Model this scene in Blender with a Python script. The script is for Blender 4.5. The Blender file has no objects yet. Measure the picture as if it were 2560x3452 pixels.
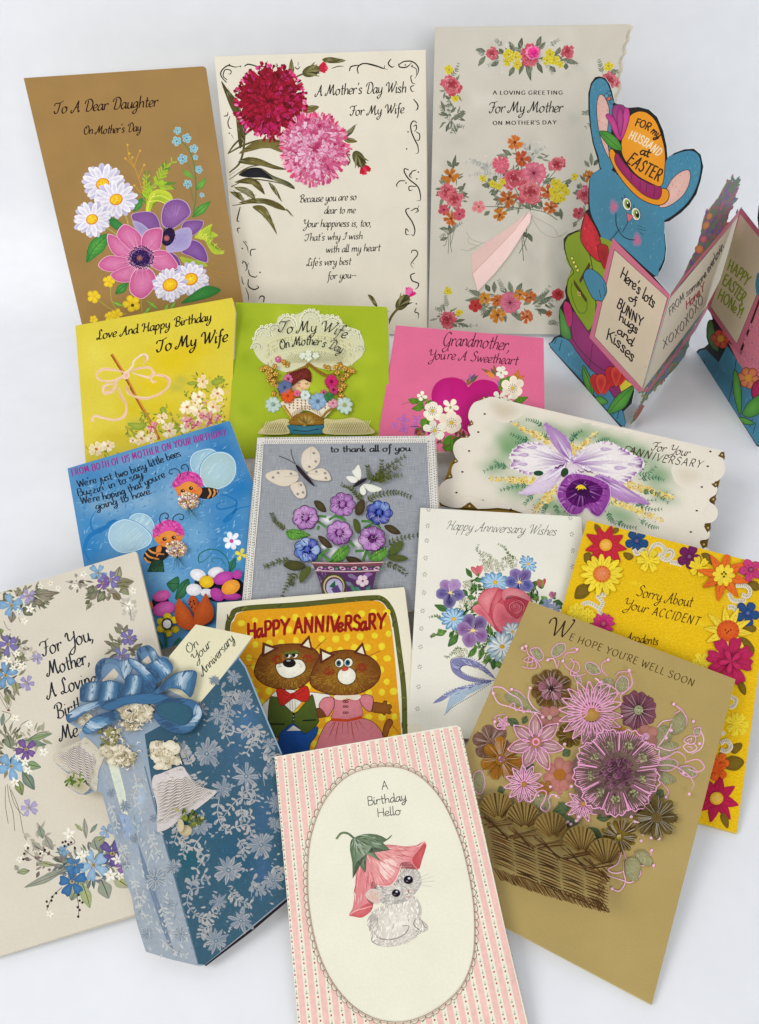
import bpy, math, random
import numpy as np
from mathutils import Vector
from mathutils.geometry import tessellate_polygon
SC = bpy.context.scene
COL = SC.collection
R = random.Random(7)
# ------------------------------------------------------------------ camera, world, lamps, exposure
HC, FN, PITCH = 0.50, 0.75, math.radians(45)          # camera height (m), focal length / picture height, pitch down
PW, PH = 2560.0, 3452.0
cam = bpy.data.cameras.new("camera")
cam.sensor_fit = 'VERTICAL'
cam.sensor_height = 24.0
cam.lens = 24.0 * FN
cam.clip_start, cam.clip_end = 0.01, 50
camo = bpy.data.objects.new("camera", cam)
COL.objects.link(camo)
camo.location = (0, 0, HC)
camo.rotation_euler = (math.radians(90) - PITCH, 0, 0)
SC.camera = camo
W = bpy.data.worlds.new("World")
SC.world = W
W.use_nodes = True
bg = W.node_tree.nodes["Background"]
bg.inputs[0].default_value = (0.93, 0.96, 1.0, 1)
bg.inputs[1].default_value = 0.40


def lamp(name, loc, target, size, power, color):
    l = bpy.data.lights.new(name, 'AREA')
    l.shape = 'RECTANGLE'
    l.size, l.size_y = size
    l.energy = power
    l.color = color
    o = bpy.data.objects.new(name, l)
    COL.objects.link(o)
    o.location = loc
    o.rotation_euler = (Vector(target) - Vector(loc)).to_track_quat('-Z', 'Y').to_euler()


lamp("window_light", (-2.1, -0.4, 2.2), (0.05, 0.6, 0.1), (1.4, 1.4), 43, (1.0, 0.985, 0.965))
lamp("room_light", (0.6, -2.5, 1.7), (0.0, 0.9, 0.3), (2.0, 1.5), 58, (1.0, 0.985, 0.97))
SC.view_settings.view_transform = 'Standard'
SC.view_settings.look = 'None'
SC.view_settings.exposure = 0.07
SC.view_settings.gamma = 1.0

F = np.array([0, math.cos(PITCH), -math.sin(PITCH)])
U = np.array([0, math.sin(PITCH), math.cos(PITCH)])
X = np.array([1.0, 0, 0])
C0 = np.array([0, 0, HC])


def lin(c):
    if isinstance(c, str):
        c = c.lstrip('#')
        if len(c) == 3:
            c = ''.join(q * 2 for q in c)
        c = [int(c[i:i + 2], 16) / 255 for i in (0, 2, 4)]
        return np.array([q / 12.92 if q <= .04045 else ((q + .055) / 1.055) ** 2.4 for q in c])
    return np.array(c, float)


def mixc(a, b, t):
    return lin(a) * (1 - t) + lin(b) * t


# ------------------------------------------------------------------ materials (all procedural)
def material(name, rough=.6, noise=.10, scale=500, bump=.1, bscale=1500, metal=0., col=None, spec=.35, sheen=0., kind=None, wear=0.06):
    m = bpy.data.materials.new(name)
    m.use_nodes = True
    nt = m.node_tree
    N, L = nt.nodes, nt.links
    b = N["Principled BSDF"]
    b.inputs["Roughness"].default_value = rough
    b.inputs["Metallic"].default_value = metal
    b.inputs["Specular IOR Level"].default_value = spec
    if sheen:
        b.inputs["Sheen Weight"].default_value = sheen
    uv = N.new("ShaderNodeUVMap")
    if col is None:
        a = N.new("ShaderNodeAttribute")
        a.attribute_name = "Col"
        src = a.outputs["Color"]
    else:
        r = N.new("ShaderNodeRGB")
        r.outputs[0].default_value = (*lin(col), 1)
        src = r.outputs[0]
    tc = N.new("ShaderNodeTexCoord")

    def nz(sc, det=4, vec=None, st=None):
        n = N.new("ShaderNodeTexNoise")
        n.inputs["Scale"].default_value = sc
        n.inputs["Detail"].default_value = det
        if st:
            mp = N.new("ShaderNodeMapping")
            mp.inputs["Scale"].default_value = st
            L.new(uv.outputs[0], mp.inputs[0])
            L.new(mp.outputs[0], n.inputs["Vector"])
        else:
            L.new(uv.outputs[0], n.inputs["Vector"])
        return n.outputs["Fac"]

    def mul(src, fac, lo, hi):
        mr = N.new("ShaderNodeMapRange")
        mr.inputs[1].default_value, mr.inputs[2].default_value = .25, .75
        mr.inputs[3].default_value, mr.inputs[4].default_value = lo, hi
        L.new(fac, mr.inputs[0])
        v = N.new("ShaderNodeVectorMath")
        v.operation = 'MULTIPLY'
        cx = N.new("ShaderNodeCombineXYZ")
        for i in range(3):
            L.new(mr.outputs[0], cx.inputs[i])
        L.new(src, v.inputs[0])
        L.new(cx.outputs[0], v.inputs[1])
        return v.outputs[0]
    src = mul(src, nz(scale), 1 - noise, 1 + noise)
    if wear:
        src = mul(src, nz(28, 5), 1 - wear, 1 + wear * .6)
    h = nz(bscale, 3)
    if kind == 'linen':
        a1 = nz(1, 2, st=(90, 2200, 1))
        a2 = nz(1, 2, st=(2200, 90, 1))
        src = mul(src, a1, .80, 1.17)
        src = mul(src, a2, .80, 1.17)
        ad = N.new("ShaderNodeMath")
        L.new(a1, ad.inputs[0])
        L.new(a2, ad.inputs[1])
        h = ad.outputs[0]
    if kind == 'felt':
        a1 = nz(1, 3, st=(350, 1100, 1))
        src = mul(src, a1, .86, 1.1)
        ad = N.new("ShaderNodeMath")
        L.new(a1, ad.inputs[0])
        L.new(h, ad.inputs[1])
        h = ad.outputs[0]
    if kind == 'satin':
        a1 = nz(1, 2, st=(2500, 60, 1))
        src = mul(src, a1, .93, 1.05)
    L.new(src, b.inputs["Base Color"])
    bp = N.new("ShaderNodeBump")
    bp.inputs["Strength"].default_value = bump
    bp.inputs["Distance"].default_value = .0004
    L.new(h, bp.inputs["Height"])
    L.new(bp.outputs[0], b.inputs["Normal"])
    return m


INK = material("printed_ink", .6, .09, 420, .08, 1600, spec=.12)
PAPER = material("card_stock", .65, .035, 700, .14, 1300, wear=.05, spec=.15)
GLOSS = material("coated_card", .42, .05, 500, .05, 900, spec=.2)
KRAFT = material("kraft_metallic_stock", .48, .12, 1800, .2, 1500, spec=.25, wear=.09)
FELT = material("flocked_felt", .95, .16, 900, .8, 1400, sheen=.15, spec=.1, kind='felt')
LINEN = material("woven_linen", .9, .06, 900, .6, 1500, spec=.1, kind='linen')
FOIL = material("gold_foil", .32, .12, 700, .15, 900, metal=.75)
SATIN = material("satin_ribbon", .34, .03, 400, .05, 900, spec=.6, kind='satin')
NEON = material("raised_enamel_line", .35, .05, 600, .1, 1200, spec=.5, wear=0)
LACE = material("embossed_lace", .8, .10, 1500, .9, 1300, spec=.12)
THREAD = material("embroidered_thread", .8, .22, 1600, .9, 2200, spec=.12)


# ------------------------------------------------------------------ geometry helpers
def tag(o, label=None, cat=None, group=None, kind=None):
    for k, v in (("label", label), ("category", cat), ("group", group), ("kind", kind)):
        if v:
            o[k] = v
    return o


def ray(p):
    p = np.asarray(p, float)
    return F + np.outer((p[:, 0] - PW / 2) / (PH * FN), X) - np.outer((p[:, 1] - PH / 2) / (PH * FN), U)


class Plane:
    """the plane a panel stands or lies in; at() takes points of the panel's artwork to the panel"""

    def __init__(s, N, A, ux=None):
        s.N = np.array(N, float) / np.linalg.norm(N)
        s.off = s.N @ np.array(A, float)
        s.ux = np.array(ux, float) if ux is not None else np.cross([0, 0, 1.], -s.N) * -1
        s.ux = s.ux - s.N * (s.ux @ s.N)
        if np.linalg.norm(s.ux) < 1e-6:
            s.ux = X
        s.ux /= np.linalg.norm(s.ux)
        s.uy = np.cross(s.N, s.ux)
        s.lay = 0.0

    def full(s, p, h=0):
        r = ray(p)
        k = (s.off - s.N @ C0) / (r @ s.N)
        P = C0 + r * k[:, None]
        return P + np.outer(np.broadcast_to(h, (len(P),)), s.N)


def ground(u, v, z=0.0):
    r = ray([(u, v)])[0]
    return C0 + r * (HC - z) / (-r[2])


class Card:
    def __init__(s, name, label, cat='greeting card', group=None, tilt=None, az=0, anchor=None, z=0., crop=(0, 0, 1), base=None, plane=None):
        s.e = bpy.data.objects.new(name, None)
        COL.objects.link(s.e)
        s.e.empty_display_size = .02
        tag(s.e, label, cat, group)
        s.crop = crop
        if plane is None:
            t, a = math.radians(tilt), math.radians(az)
            Nn = (math.sin(t) * math.sin(a), -math.sin(t) * math.cos(a), math.cos(t))
            plane = Plane(Nn, ground(*anchor, z), (math.cos(a), math.sin(a), 0))
        s.plane = plane
        b = base if base is not None else ground(*anchor, z)
        s.loc = np.array(b, float)
        s.e.location = b
        use(s)


class Bld:
    grp = None
    clip = None


CUR = Bld()


def clip_to(pts, inset=2.5):
    """printing stops at the card's edge: half-planes of the outline's convex hull"""
    q = sorted(set((float(a), float(b)) for a, b in pts))

    def half(seq):
        o = []
        for p in seq:
            while len(o) > 1 and (o[-1][0] - o[-2][0]) * (p[1] - o[-2][1]) - (o[-1][1] - o[-2][1]) * (p[0] - o[-2][0]) <= 0:
                o.pop()
            o.append(p)
        return o[:-1]
    hull = half(q) + half(q[::-1])
    out = []
    for i in range(len(hull)):
        (x0, y0), (x1, y1) = hull[i], hull[(i + 1) % len(hull)]
        L = math.hypot(x1 - x0, y1 - y0)
        nx, ny = (y1 - y0) / L, -(x1 - x0) / L
        out.append((nx, ny, nx * x0 + ny * y0 - inset))
    return out


def use(card, plane=None, crop=None):
    CUR.card = card
    CUR.plane = plane or card.plane
    CUR.crop = crop or card.crop
    CUR.clip = getattr(card, 'clip', None) if plane is None else None


def flush():
    p = getattr(CUR, 'name', None)
    if p and CUR.V:
        V = np.concatenate(CUR.V) - CUR.card.loc
        me = bpy.data.meshes.new(p)
        me.from_pydata(V.tolist(), [], CUR.Fc)
        ca = me.color_attributes.new("Col", 'FLOAT_COLOR', 'POINT')
        cc = np.concatenate(CUR.Cc)
        cc = np.concatenate([cc, np.ones((len(cc), 1))], 1)
        ca.data.foreach_set("color", cc.astype(np.float32).ravel())
        W3 = np.concatenate(CUR.V)
        uv = np.stack([W3 @ CUR.plane.ux, W3 @ CUR.plane.uy], 1)
        ul = me.uv_layers.new(name="UVMap")
        li = np.empty(len(me.loops), dtype=np.int32)
        me.loops.foreach_get("vertex_index", li)
        ul.data.foreach_set("uv", uv[li].astype(np.float32).ravel())
        me.materials.append(CUR.mat)
        if CUR.smooth:
            me.polygons.foreach_set("use_smooth", [True] * len(me.polygons))
        me.update()
        o = bpy.data.objects.new(p, me)
        COL.objects.link(o)
        o.parent = CUR.par or CUR.card.e
        if CUR.lab:
            o["label"] = CUR.lab
        if CUR.kind:
            o["kind"] = CUR.kind
        CUR.last = o
    CUR.name = None
    return getattr(CUR, 'last', None)


def part(name, mat=None, par=None, lab=None, smooth=False, lift=0.0, kind=None):
    flush()
    CUR.name, CUR.mat, CUR.par, CUR.lab, CUR.smooth, CUR.kind = name, mat or INK, par, lab, smooth, kind
    CUR.V, CUR.Fc, CUR.Cc, CUR.n = [], [], [], 0
    CUR.lift = lift


def anchor():
    return flush()


def add3(V, faces, cols):
    V = np.asarray(V, float)
    CUR.V.append(V)
    n = CUR.n
    CUR.Fc.extend([tuple(i + n for i in f) for f in faces])
    CUR.Cc.append(np.broadcast_to(np.asarray(cols, float), (len(V), 3)))
    CUR.n += len(V)


LAYER = 3e-6


def nexth(p, add=0.0, line=False):
    """height above the panel for the next printed shape: just over whatever lies under it"""
    g = CUR.plane.__dict__.setdefault('grid', np.zeros((420, 420), dtype=np.float64))
    q = np.clip((np.asarray(p, float) / 7).astype(int) + 8, 0, 419)
    if line and len(q) > 4:
        sx = np.concatenate([q[:, 0], q[:, 0] + 1, q[:, 0], q[:, 0] - 1, q[:, 0]]).clip(0, 419)
        sy = np.concatenate([q[:, 1], q[:, 1], q[:, 1] + 1, q[:, 1], q[:, 1] - 1]).clip(0, 419)
        cells = (sx, sy)
    else:
        x0, y0 = q.min(0)
        x1, y1 = q.max(0) + 1
        cells = (slice(x0, x1), slice(y0, y1))
    if CUR.grp is not None:
        G = CUR.grp
        if G['h'] is None:
            G['h'] = g[cells].max()
        G['n'] += 1
        G['c'].append((cells, add))
        return G['h'] + LAYER * G['n'] + CUR.lift
    h = g[cells].max() + LAYER
    if add > 2e-4:
        h = min(h, .0035)
    g[cells] = np.maximum(g[cells], h + add)
    return h + CUR.lift


def together(x=None, y=None, r=None):
    """shapes that follow lie side by side at one height (petals of a flower head)"""
    g = CUR.plane.__dict__.setdefault('grid', np.zeros((420, 420), dtype=np.float64))
    h = None
    if x is not None:
        i, j, k = int(x / 7) + 8, int(y / 7) + 8, int(r / 7) + 1
        h = min(g[max(i - k, 0):i + k, max(j - k, 0):j + k].max(), .004)
    CUR.grp = {'h': h, 'n': 0, 'c': []}


def apart():
    G = CUR.grp
    CUR.grp = None
    g = CUR.plane.grid
    for cells, add in G['c']:
        g[cells] = np.maximum(g[cells], G['h'] + LAYER * G['n'] + add)


def put(p2, faces, cols, h):
    ox, oy, s = CUR.crop
    p2 = np.array(p2, float)
    if CUR.clip is not None:
        for nx, ny, d in CUR.clip:
            e = np.maximum(p2[:, 0] * nx + p2[:, 1] * ny - d, 0)
            p2[:, 0] -= nx * e
            p2[:, 1] -= ny * e
    p = p2 / s + (ox, oy)
    add3(CUR.plane.full(p, h), faces, cols)


def P(s):
    if isinstance(s, str):
        return [tuple(float(q) for q in t.split(',')) for t in s.split()]
    return s


def spline(pts, closed=False, n=5):
    p = np.asarray(pts, float)
    if len(p) < 3:
        return p
    if closed:
        q = np.concatenate([p[-1:], p, p[:2]])
    else:
        q = np.concatenate([2 * p[:1] - p[1:2], p, 2 * p[-1:] - p[-2:-1]])
    out = []
    t = (np.arange(n) / n)[:, None]
    for i in range(1, len(q) - 2):
        a, b, c, d = q[i - 1], q[i], q[i + 1], q[i + 2]
        out.append(.5 * (2 * b + (c - a) * t + (2 * a - 5 * b + 4 * c - d) * t * t + (3 * b - a - 3 * c + d) * t ** 3))
    if not closed:
        out.append(p[-1:])
    return np.concatenate(out)


def pg(pts, c, c2=None, sm=4, th=0., dome=0., cen=None, side=None):
    """filled shape; c2 = colour of its middle; th/dome = thickness and bulge in metres"""
    p = np.asarray(P(pts), float)
    if sm:
        p = spline(p, True, sm)
    n = len(p)
    h = nexth(p, th + dome)
    c = lin(c)
    if c2 is None and not dome:
        tri = tessellate_polygon([[Vector((a, b, 0)) for a, b in p]])
        put(p, [tuple(t) for t in tri], c, h + th)
    else:
        m = np.array(cen if cen is not None else p.mean(0), float)
        c2 = lin(c2) if c2 is not None else c
        mid = m + (p - m) * .55
        allp = np.concatenate([p, mid, m[None]])
        hh = np.concatenate([np.full(n, h + th), np.full(n, h + th + dome * .75), [h + th + dome]])
        cols = np.concatenate([np.tile(c, (n, 1)), np.tile(c * .45 + c2 * .55, (n, 1)), c2[None]])
        fs = []
        for i in range(n):
            j = (i + 1) % n
            fs += [(i, j, n + j, n + i), (n + i, n + j, 2 * n)]
        put(allp, fs, cols, hh)
    if th:
        sc = lin(side) if side is not None else c * .8
        put(np.concatenate([p, p]), [(i, (i + 1) % n, n + (i + 1) % n, n + i) for i in range(n)], sc,
            np.concatenate([np.full(n, h + th), np.full(n, h - 1e-6)]))


def st(pts, w, c, c2=None, taper=(1, 1), sm=5, pen=None, th=0., closed=False):
    """brush or pen stroke along pts"""
    p = np.asarray(P(pts), float)
    if sm and len(p) > 2:
        p = spline(p, closed, sm)
    if closed:
        p = np.concatenate([p, p[:1]])
    n = len(p)
    th = th * .35
    if n < 2:
        return
    h = nexth(p, th, True)
    d = np.gradient(p, axis=0)
    d /= np.maximum(np.linalg.norm(d, axis=1, keepdims=True), 1e-9)
    nn = np.stack([-d[:, 1], d[:, 0]], 1)
    t = np.linspace(0, 1, n)
    ww = w * .5 * np.minimum(1, np.minimum(taper[0] + (1 - taper[0]) * t * 4, taper[1] + (1 - taper[1]) * (1 - t) * 3))
    if pen is not None:
        an = np.arctan2(d[:, 1], d[:, 0])
        ww = ww * (.45 + .75 * np.abs(np.sin(an - pen)))
    ww = ww[:, None]
    c = lin(c)
    c2 = lin(c2) if c2 is not None else c
    cc = c + (c2 - c) * t[:, None]
    fs = [(i, i + 1, n + i + 1, n + i) for i in range(n - 1)]
    if not th:
        put(np.concatenate([p + nn * ww, p - nn * ww]), fs, np.concatenate([cc, cc]), h)
    else:
        put(np.concatenate([p + nn * ww, p - nn * ww, p]), [(i, i + 1, 2 * n + i + 1, 2 * n + i) for i in range(n - 1)] +
            [(2 * n + i, 2 * n + i + 1, n + i + 1, n + i) for i in range(n - 1)], np.concatenate([cc, cc, cc]),
            np.concatenate([np.full(2 * n, h), np.full(n, h + th)]))


def el(x, y, rx, ry=None, c='000', c2=None, rot=0, n=16, **k):
    ry = rx if ry is None else ry
    a = np.linspace(0, 2 * math.pi, n, endpoint=False)
    r = math.radians(rot)
    px, py = rx * np.cos(a), ry * np.sin(a)
    pg(np.stack([x + px * math.cos(r) - py * math.sin(r), y + px * math.sin(r) + py * math.cos(r)], 1), c, c2, sm=0, **k)


def wash(x, y, rx, ry, c, bgc, rot=0, n=20):
    """soft patch of colour that fades into the paper"""
    a = np.linspace(0, 2 * math.pi, n, endpoint=False)
    r = math.radians(rot)
    c, b = lin(c), lin(bgc)
    pts, cols = [(x, y)], [c]
    for f, m in ((.4, .8), (.7, .4), (1, 0)):
        for t in a:
            q = f * (1 + .12 * math.sin(3 * t + x))
            px, py = rx * q * math.cos(t), ry * q * math.sin(t)
            pts.append((x + px * math.cos(r) - py * math.sin(r), y + px * math.sin(r) + py * math.cos(r)))
            cols.append(b + (c - b) * m)
    fs = [(0, 1 + i, 1 + (i + 1) % n) for i in range(n)]
    for k in range(2):
        for i in range(n):
            j = (i + 1) % n
            fs.append((1 + k * n + i, 1 + k * n + j, 1 + (k + 1) * n + j, 1 + (k + 1) * n + i))
    put(pts, fs, np.array(cols), nexth(pts))


def washes(blobs, bgc, poly=None, cell=13):
    """watercolour ground: one sheet whose colour runs between many soft patches"""
    b = [(x, y, rx, ry, lin(c), math.radians(r)) for x, y, rx, ry, c, r in blobs]
    x0 = min(q[0] - max(q[2], q[3]) * 1.2 for q in b)
    x1 = max(q[0] + max(q[2], q[3]) * 1.2 for q in b)
    y0 = min(q[1] - max(q[2], q[3]) * 1.2 for q in b)
    y1 = max(q[1] + max(q[2], q[3]) * 1.2 for q in b)
    if CUR.clip is not None or poly is not None:
        x0, y0 = max(x0, -60), max(y0, 0)
    nx, ny = max(int((x1 - x0) / cell), 2), max(int((y1 - y0) / cell), 2)
    gx, gy = np.meshgrid(np.linspace(x0, x1, nx + 1), np.linspace(y0, y1, ny + 1), indexing='ij')
    col = np.zeros(gx.shape + (3,)) + lin(bgc)
    tot = np.zeros(gx.shape)
    for x, y, rx, ry, c, r in b:
        dx, dy = gx - x, gy - y
        u, v = (dx * math.cos(r) + dy * math.sin(r)) / rx, (-dx * math.sin(r) + dy * math.cos(r)) / ry
        w = np.exp(-2.2 * (u * u + v * v) * (1 + .25 * np.sin(gx / 23 + y) * np.sin(gy / 19 + x)))
        col = col * (1 - w[..., None] * .92) + c * w[..., None] * .92
        tot = np.maximum(tot, w)
    fs = []
    for i in range(nx):
        for j in range(ny):
            if tot[i:i + 2, j:j + 2].max() < .02:
                continue
            if poly is not None and not all(inpoly(gx[i + a, j + c_], gy[i + a, j + c_], poly) for a, c_ in ((0, 0), (1, 0), (0, 1), (1, 1))):
                continue
            k = i * (ny + 1) + j
            fs.append((k, k + 1, k + ny + 2, k + ny + 1))
    g = CUR.plane.__dict__.setdefault('grid', np.zeros((420, 420), dtype=np.float64))
    g += LAYER
    pts = np.stack([gx.ravel(), gy.ravel()], 1)
    used = sorted(set(q for f in fs for q in f))
    m = {q: n for n, q in enumerate(used)}
    put(pts[used], [tuple(m[q] for q in f) for f in fs], col.reshape(-1, 3)[used], float(g.max()) + CUR.lift)
    g[:] = g.max()


PET = {'round': [(0, 0), (.25, .55), (.6, 1), (.88, .8), (1, 0)],
       'daisy': [(0, 0), (.3, .75), (.7, 1), (.93, .6), (1, 0)],
       'point': [(0, 0), (.25, .7), (.5, 1), (.8, .55), (1, 0)],
       'heart': [(0, 0), (.3, .55), (.7, 1), (.98, .75), (.92, 0)],
       'stub': [(0, .3), (.3, .85), (.7, 1), (.95, .75), (1, 0)]}


def petal(x, y, L, w, ang, c, c2=None, kind='round', th=0, dome=0, oc=None, ow=1, side=None, sq=(1, 0), o0=0):
    pr = PET[kind]
    a = math.radians(ang)
    pts = [(u * L + o0, v * w / 2) for u, v in pr] + [(u * L + o0, -v * w / 2) for u, v in pr[-2:0:-1]]
    if kind == 'stub':
        pts.append((o0, -.3 * w / 2))
    s, sr = sq
    sr = math.radians(sr)
    out = []
    for u, v in pts:
        X_, Y_ = u * math.cos(a) - v * math.sin(a), u * math.sin(a) + v * math.cos(a)
        if s != 1:
            a1, b1 = X_ * math.cos(sr) + Y_ * math.sin(sr), -X_ * math.sin(sr) + Y_ * math.cos(sr)
            b1 *= s
            X_, Y_ = a1 * math.cos(sr) - b1 * math.sin(sr), a1 * math.sin(sr) + b1 * math.cos(sr)
        out.append((x + X_, y + Y_))
    if oc is not None and not th:
        o = np.array(out)
        m = o.mean(0)
        pg(m + (o - m) * (1 + 2.4 * ow / max(L, 1)), oc, sm=3)
    pg(out, c, c2, sm=3, th=th, dome=dome, side=side)


def fl(x, y, r, n, w, c, c2=None, rot=0, kind='round', cr=0, cc='e8b820', cc2=None, th=0, dome=0, oc=None, ow=1, jit=.08, sq=(1, 0), side=None, o0=0, cd=0):
    """a flower head of n petals"""
    grp = th > 0 and CUR.grp is None
    if grp:
        together(x, y, r * .6)
    for i in range(n):
        q = 1 + R.uniform(-jit, jit)
        k = R.uniform(.92, 1.06)
        petal(x, y, r * q - o0, w * r * (1 + R.uniform(-jit, jit)), rot + 360 * i / n + R.uniform(-1, 1) * jit * 60,
              lin(c) * k, lin(c2) * k if c2 is not None else None, kind, th, dome, oc, ow, side, sq, o0)
    if grp:
        apart()
    if cr:
        el(x, y, cr, cr * sq[0] if sq[1] == 0 else cr, cc, cc2, th=th * 1.5 + (3e-4 if cd else 0), dome=cd)


def lf(x, y, x2, y2, w, c, c2=None, v=None, th=0, dome=0, vw=None):
    L = math.hypot(x2 - x, y2 - y)
    a = math.degrees(math.atan2(y2 - y, x2 - x))
    petal(x, y, L, w, a, c, c2, 'point', th, dome)
    if v is not None:
        st([(x, y), ((x + x2) / 2 + (y2 - y) * .03, (y + y2) / 2), (x2, y2)], vw or max(1.2, w * .07), v, taper=(1, .2))


def fern(pts, n, L, w, c, c2=None, both=True, sw=2, kind='point', ang=50, tipk=.55, th=0):
    p = spline(P(pts), False, 8)
    st(P(pts), sw, c, taper=(1, .4), th=th)
    idx = np.linspace(len(p) * .12, len(p) - 2, n).astype(int)
    for m, i in enumerate(idx):
        d = p[min(i + 1, len(p) - 1)] - p[i - 1]
        a = math.degrees(math.atan2(d[1], d[0]))
        l = L * (1 - (1 - tipk) * m / n) * R.uniform(.85, 1.12)
        for sg in ((1, -1) if both else (1,)):
            petal(p[i][0], p[i][1], l, w * l / L, a + sg * ang, c if R.random() < .6 or c2 is None else c2, None, kind, th)


def dots(s, r, c, n=8, th=0, dome=0, j=0):
    for x, y in P(s):
        el(x, y, r * (1 + R.uniform(-j, j)), r * (1 + R.uniform(-j, j)), c, n=n, th=th, dome=dome)


def scat(x, y, rx, ry, n, r0, r1, cols, th=0, dome=0):
    for i in range(n):
        a, q = R.uniform(0, 6.283), math.sqrt(R.random())
        r = R.uniform(r0, r1)
        el(x + rx * q * math.cos(a), y + ry * q * math.sin(a), r, r * R.uniform(.6, 1), R.choice(cols), rot=R.uniform(0, 180), n=7, th=th, dome=dome)


def inpoly(x, y, p):
    s = False
    j = len(p) - 1
    for i in range(len(p)):
        if (p[i][1] > y) != (p[j][1] > y) and x < (p[j][0] - p[i][0]) * (y - p[i][1]) / (p[j][1] - p[i][1]) + p[i][0]:
            s = not s
        j = i
    return s


def fur(poly, n, L, w, cols, ang=0, cen=None, spread=20, sm=4, curve=0):
    """short brush strokes within an outline, along ang or away from cen"""
    p = spline(P(poly), True, sm) if sm else np.array(P(poly))
    x0, y0 = p.min(0)
    x1, y1 = p.max(0)
    k = 0
    pl = p.tolist()
    V, Fs, Cs = [], [], []
    base = nexth(p, LAYER * 6)
    for _ in range(n * 6):
        if k >= n:
            break
        x, y = R.uniform(x0, x1), R.uniform(y0, y1)
        if not inpoly(x, y, pl):
            continue
        k += 1
        a = ang + R.uniform(-spread, spread)
        if cen is not None:
            a = math.degrees(math.atan2(y - cen[1], x - cen[0])) + R.uniform(-spread, spread)
        a = math.radians(a)
        l = L * R.uniform(.6, 1.2)
        d = np.array([math.cos(a), math.sin(a)])
        q = np.array([-d[1], d[0]]) * w * .5 * R.uniform(.6, 1.2)
        s = np.array([x, y]) - d * l / 2
        i = len(V)
        V += [s + q * .6, s + d * l * .5 + q, s + d * l, s + d * l * .5 - q, s - q * .6]
        Fs.append((i, i + 1, i + 2, i + 3, i + 4))
        Cs += [lin(R.choice(cols)) * R.uniform(.93, 1.07)] * 5
    if V:
        hs = np.repeat(base + np.array([R.randrange(6) * LAYER for _ in range(len(V) // 5)]), 5)
        put(V, Fs, np.array(Cs), hs)


def rose(x, y, r, dark, midc, light, rot=0, th=0):
    for i in range(6):
        petal(x, y, r * R.uniform(.95, 1.1), r * 1.15, rot + i * 60 + R.uniform(-9, 9), mixc(midc, light, R.uniform(.2, .9)), midc, 'heart', th)
    for i in range(4):
        petal(x, y - r * .05, r * .68, r * .8, rot + 30 + i * 90 + R.uniform(-9, 9), mixc(midc, light, R.uniform(.0, .8)), dark, 'heart', th)
    el(x, y - r * .08, r * .33, r * .3, midc, dark, th=th)
    a = np.linspace(0, 4.2 * math.pi, 18)
    q = r * .06 + a / a[-1] * r * .36
    st(np.stack([x + q * np.cos(a + rot), y - r * .08 + q * .85 * np.sin(a + rot)], 1), max(r * .07, 1), dark, sm=2)
    for i in range(5):
        t = rot / 57 + i * 1.256
        st([(x + r * .5 * math.cos(t), y + r * .5 * math.sin(t)), (x + r * .68 * math.cos(t + .5), y + r * .68 * math.sin(t + .5)), (x + r * .6 * math.cos(t + 1), y + r * .6 * math.sin(t + 1))], max(r * .06, 1), mixc(dark, midc, .35), taper=(.3, .3))


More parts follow.
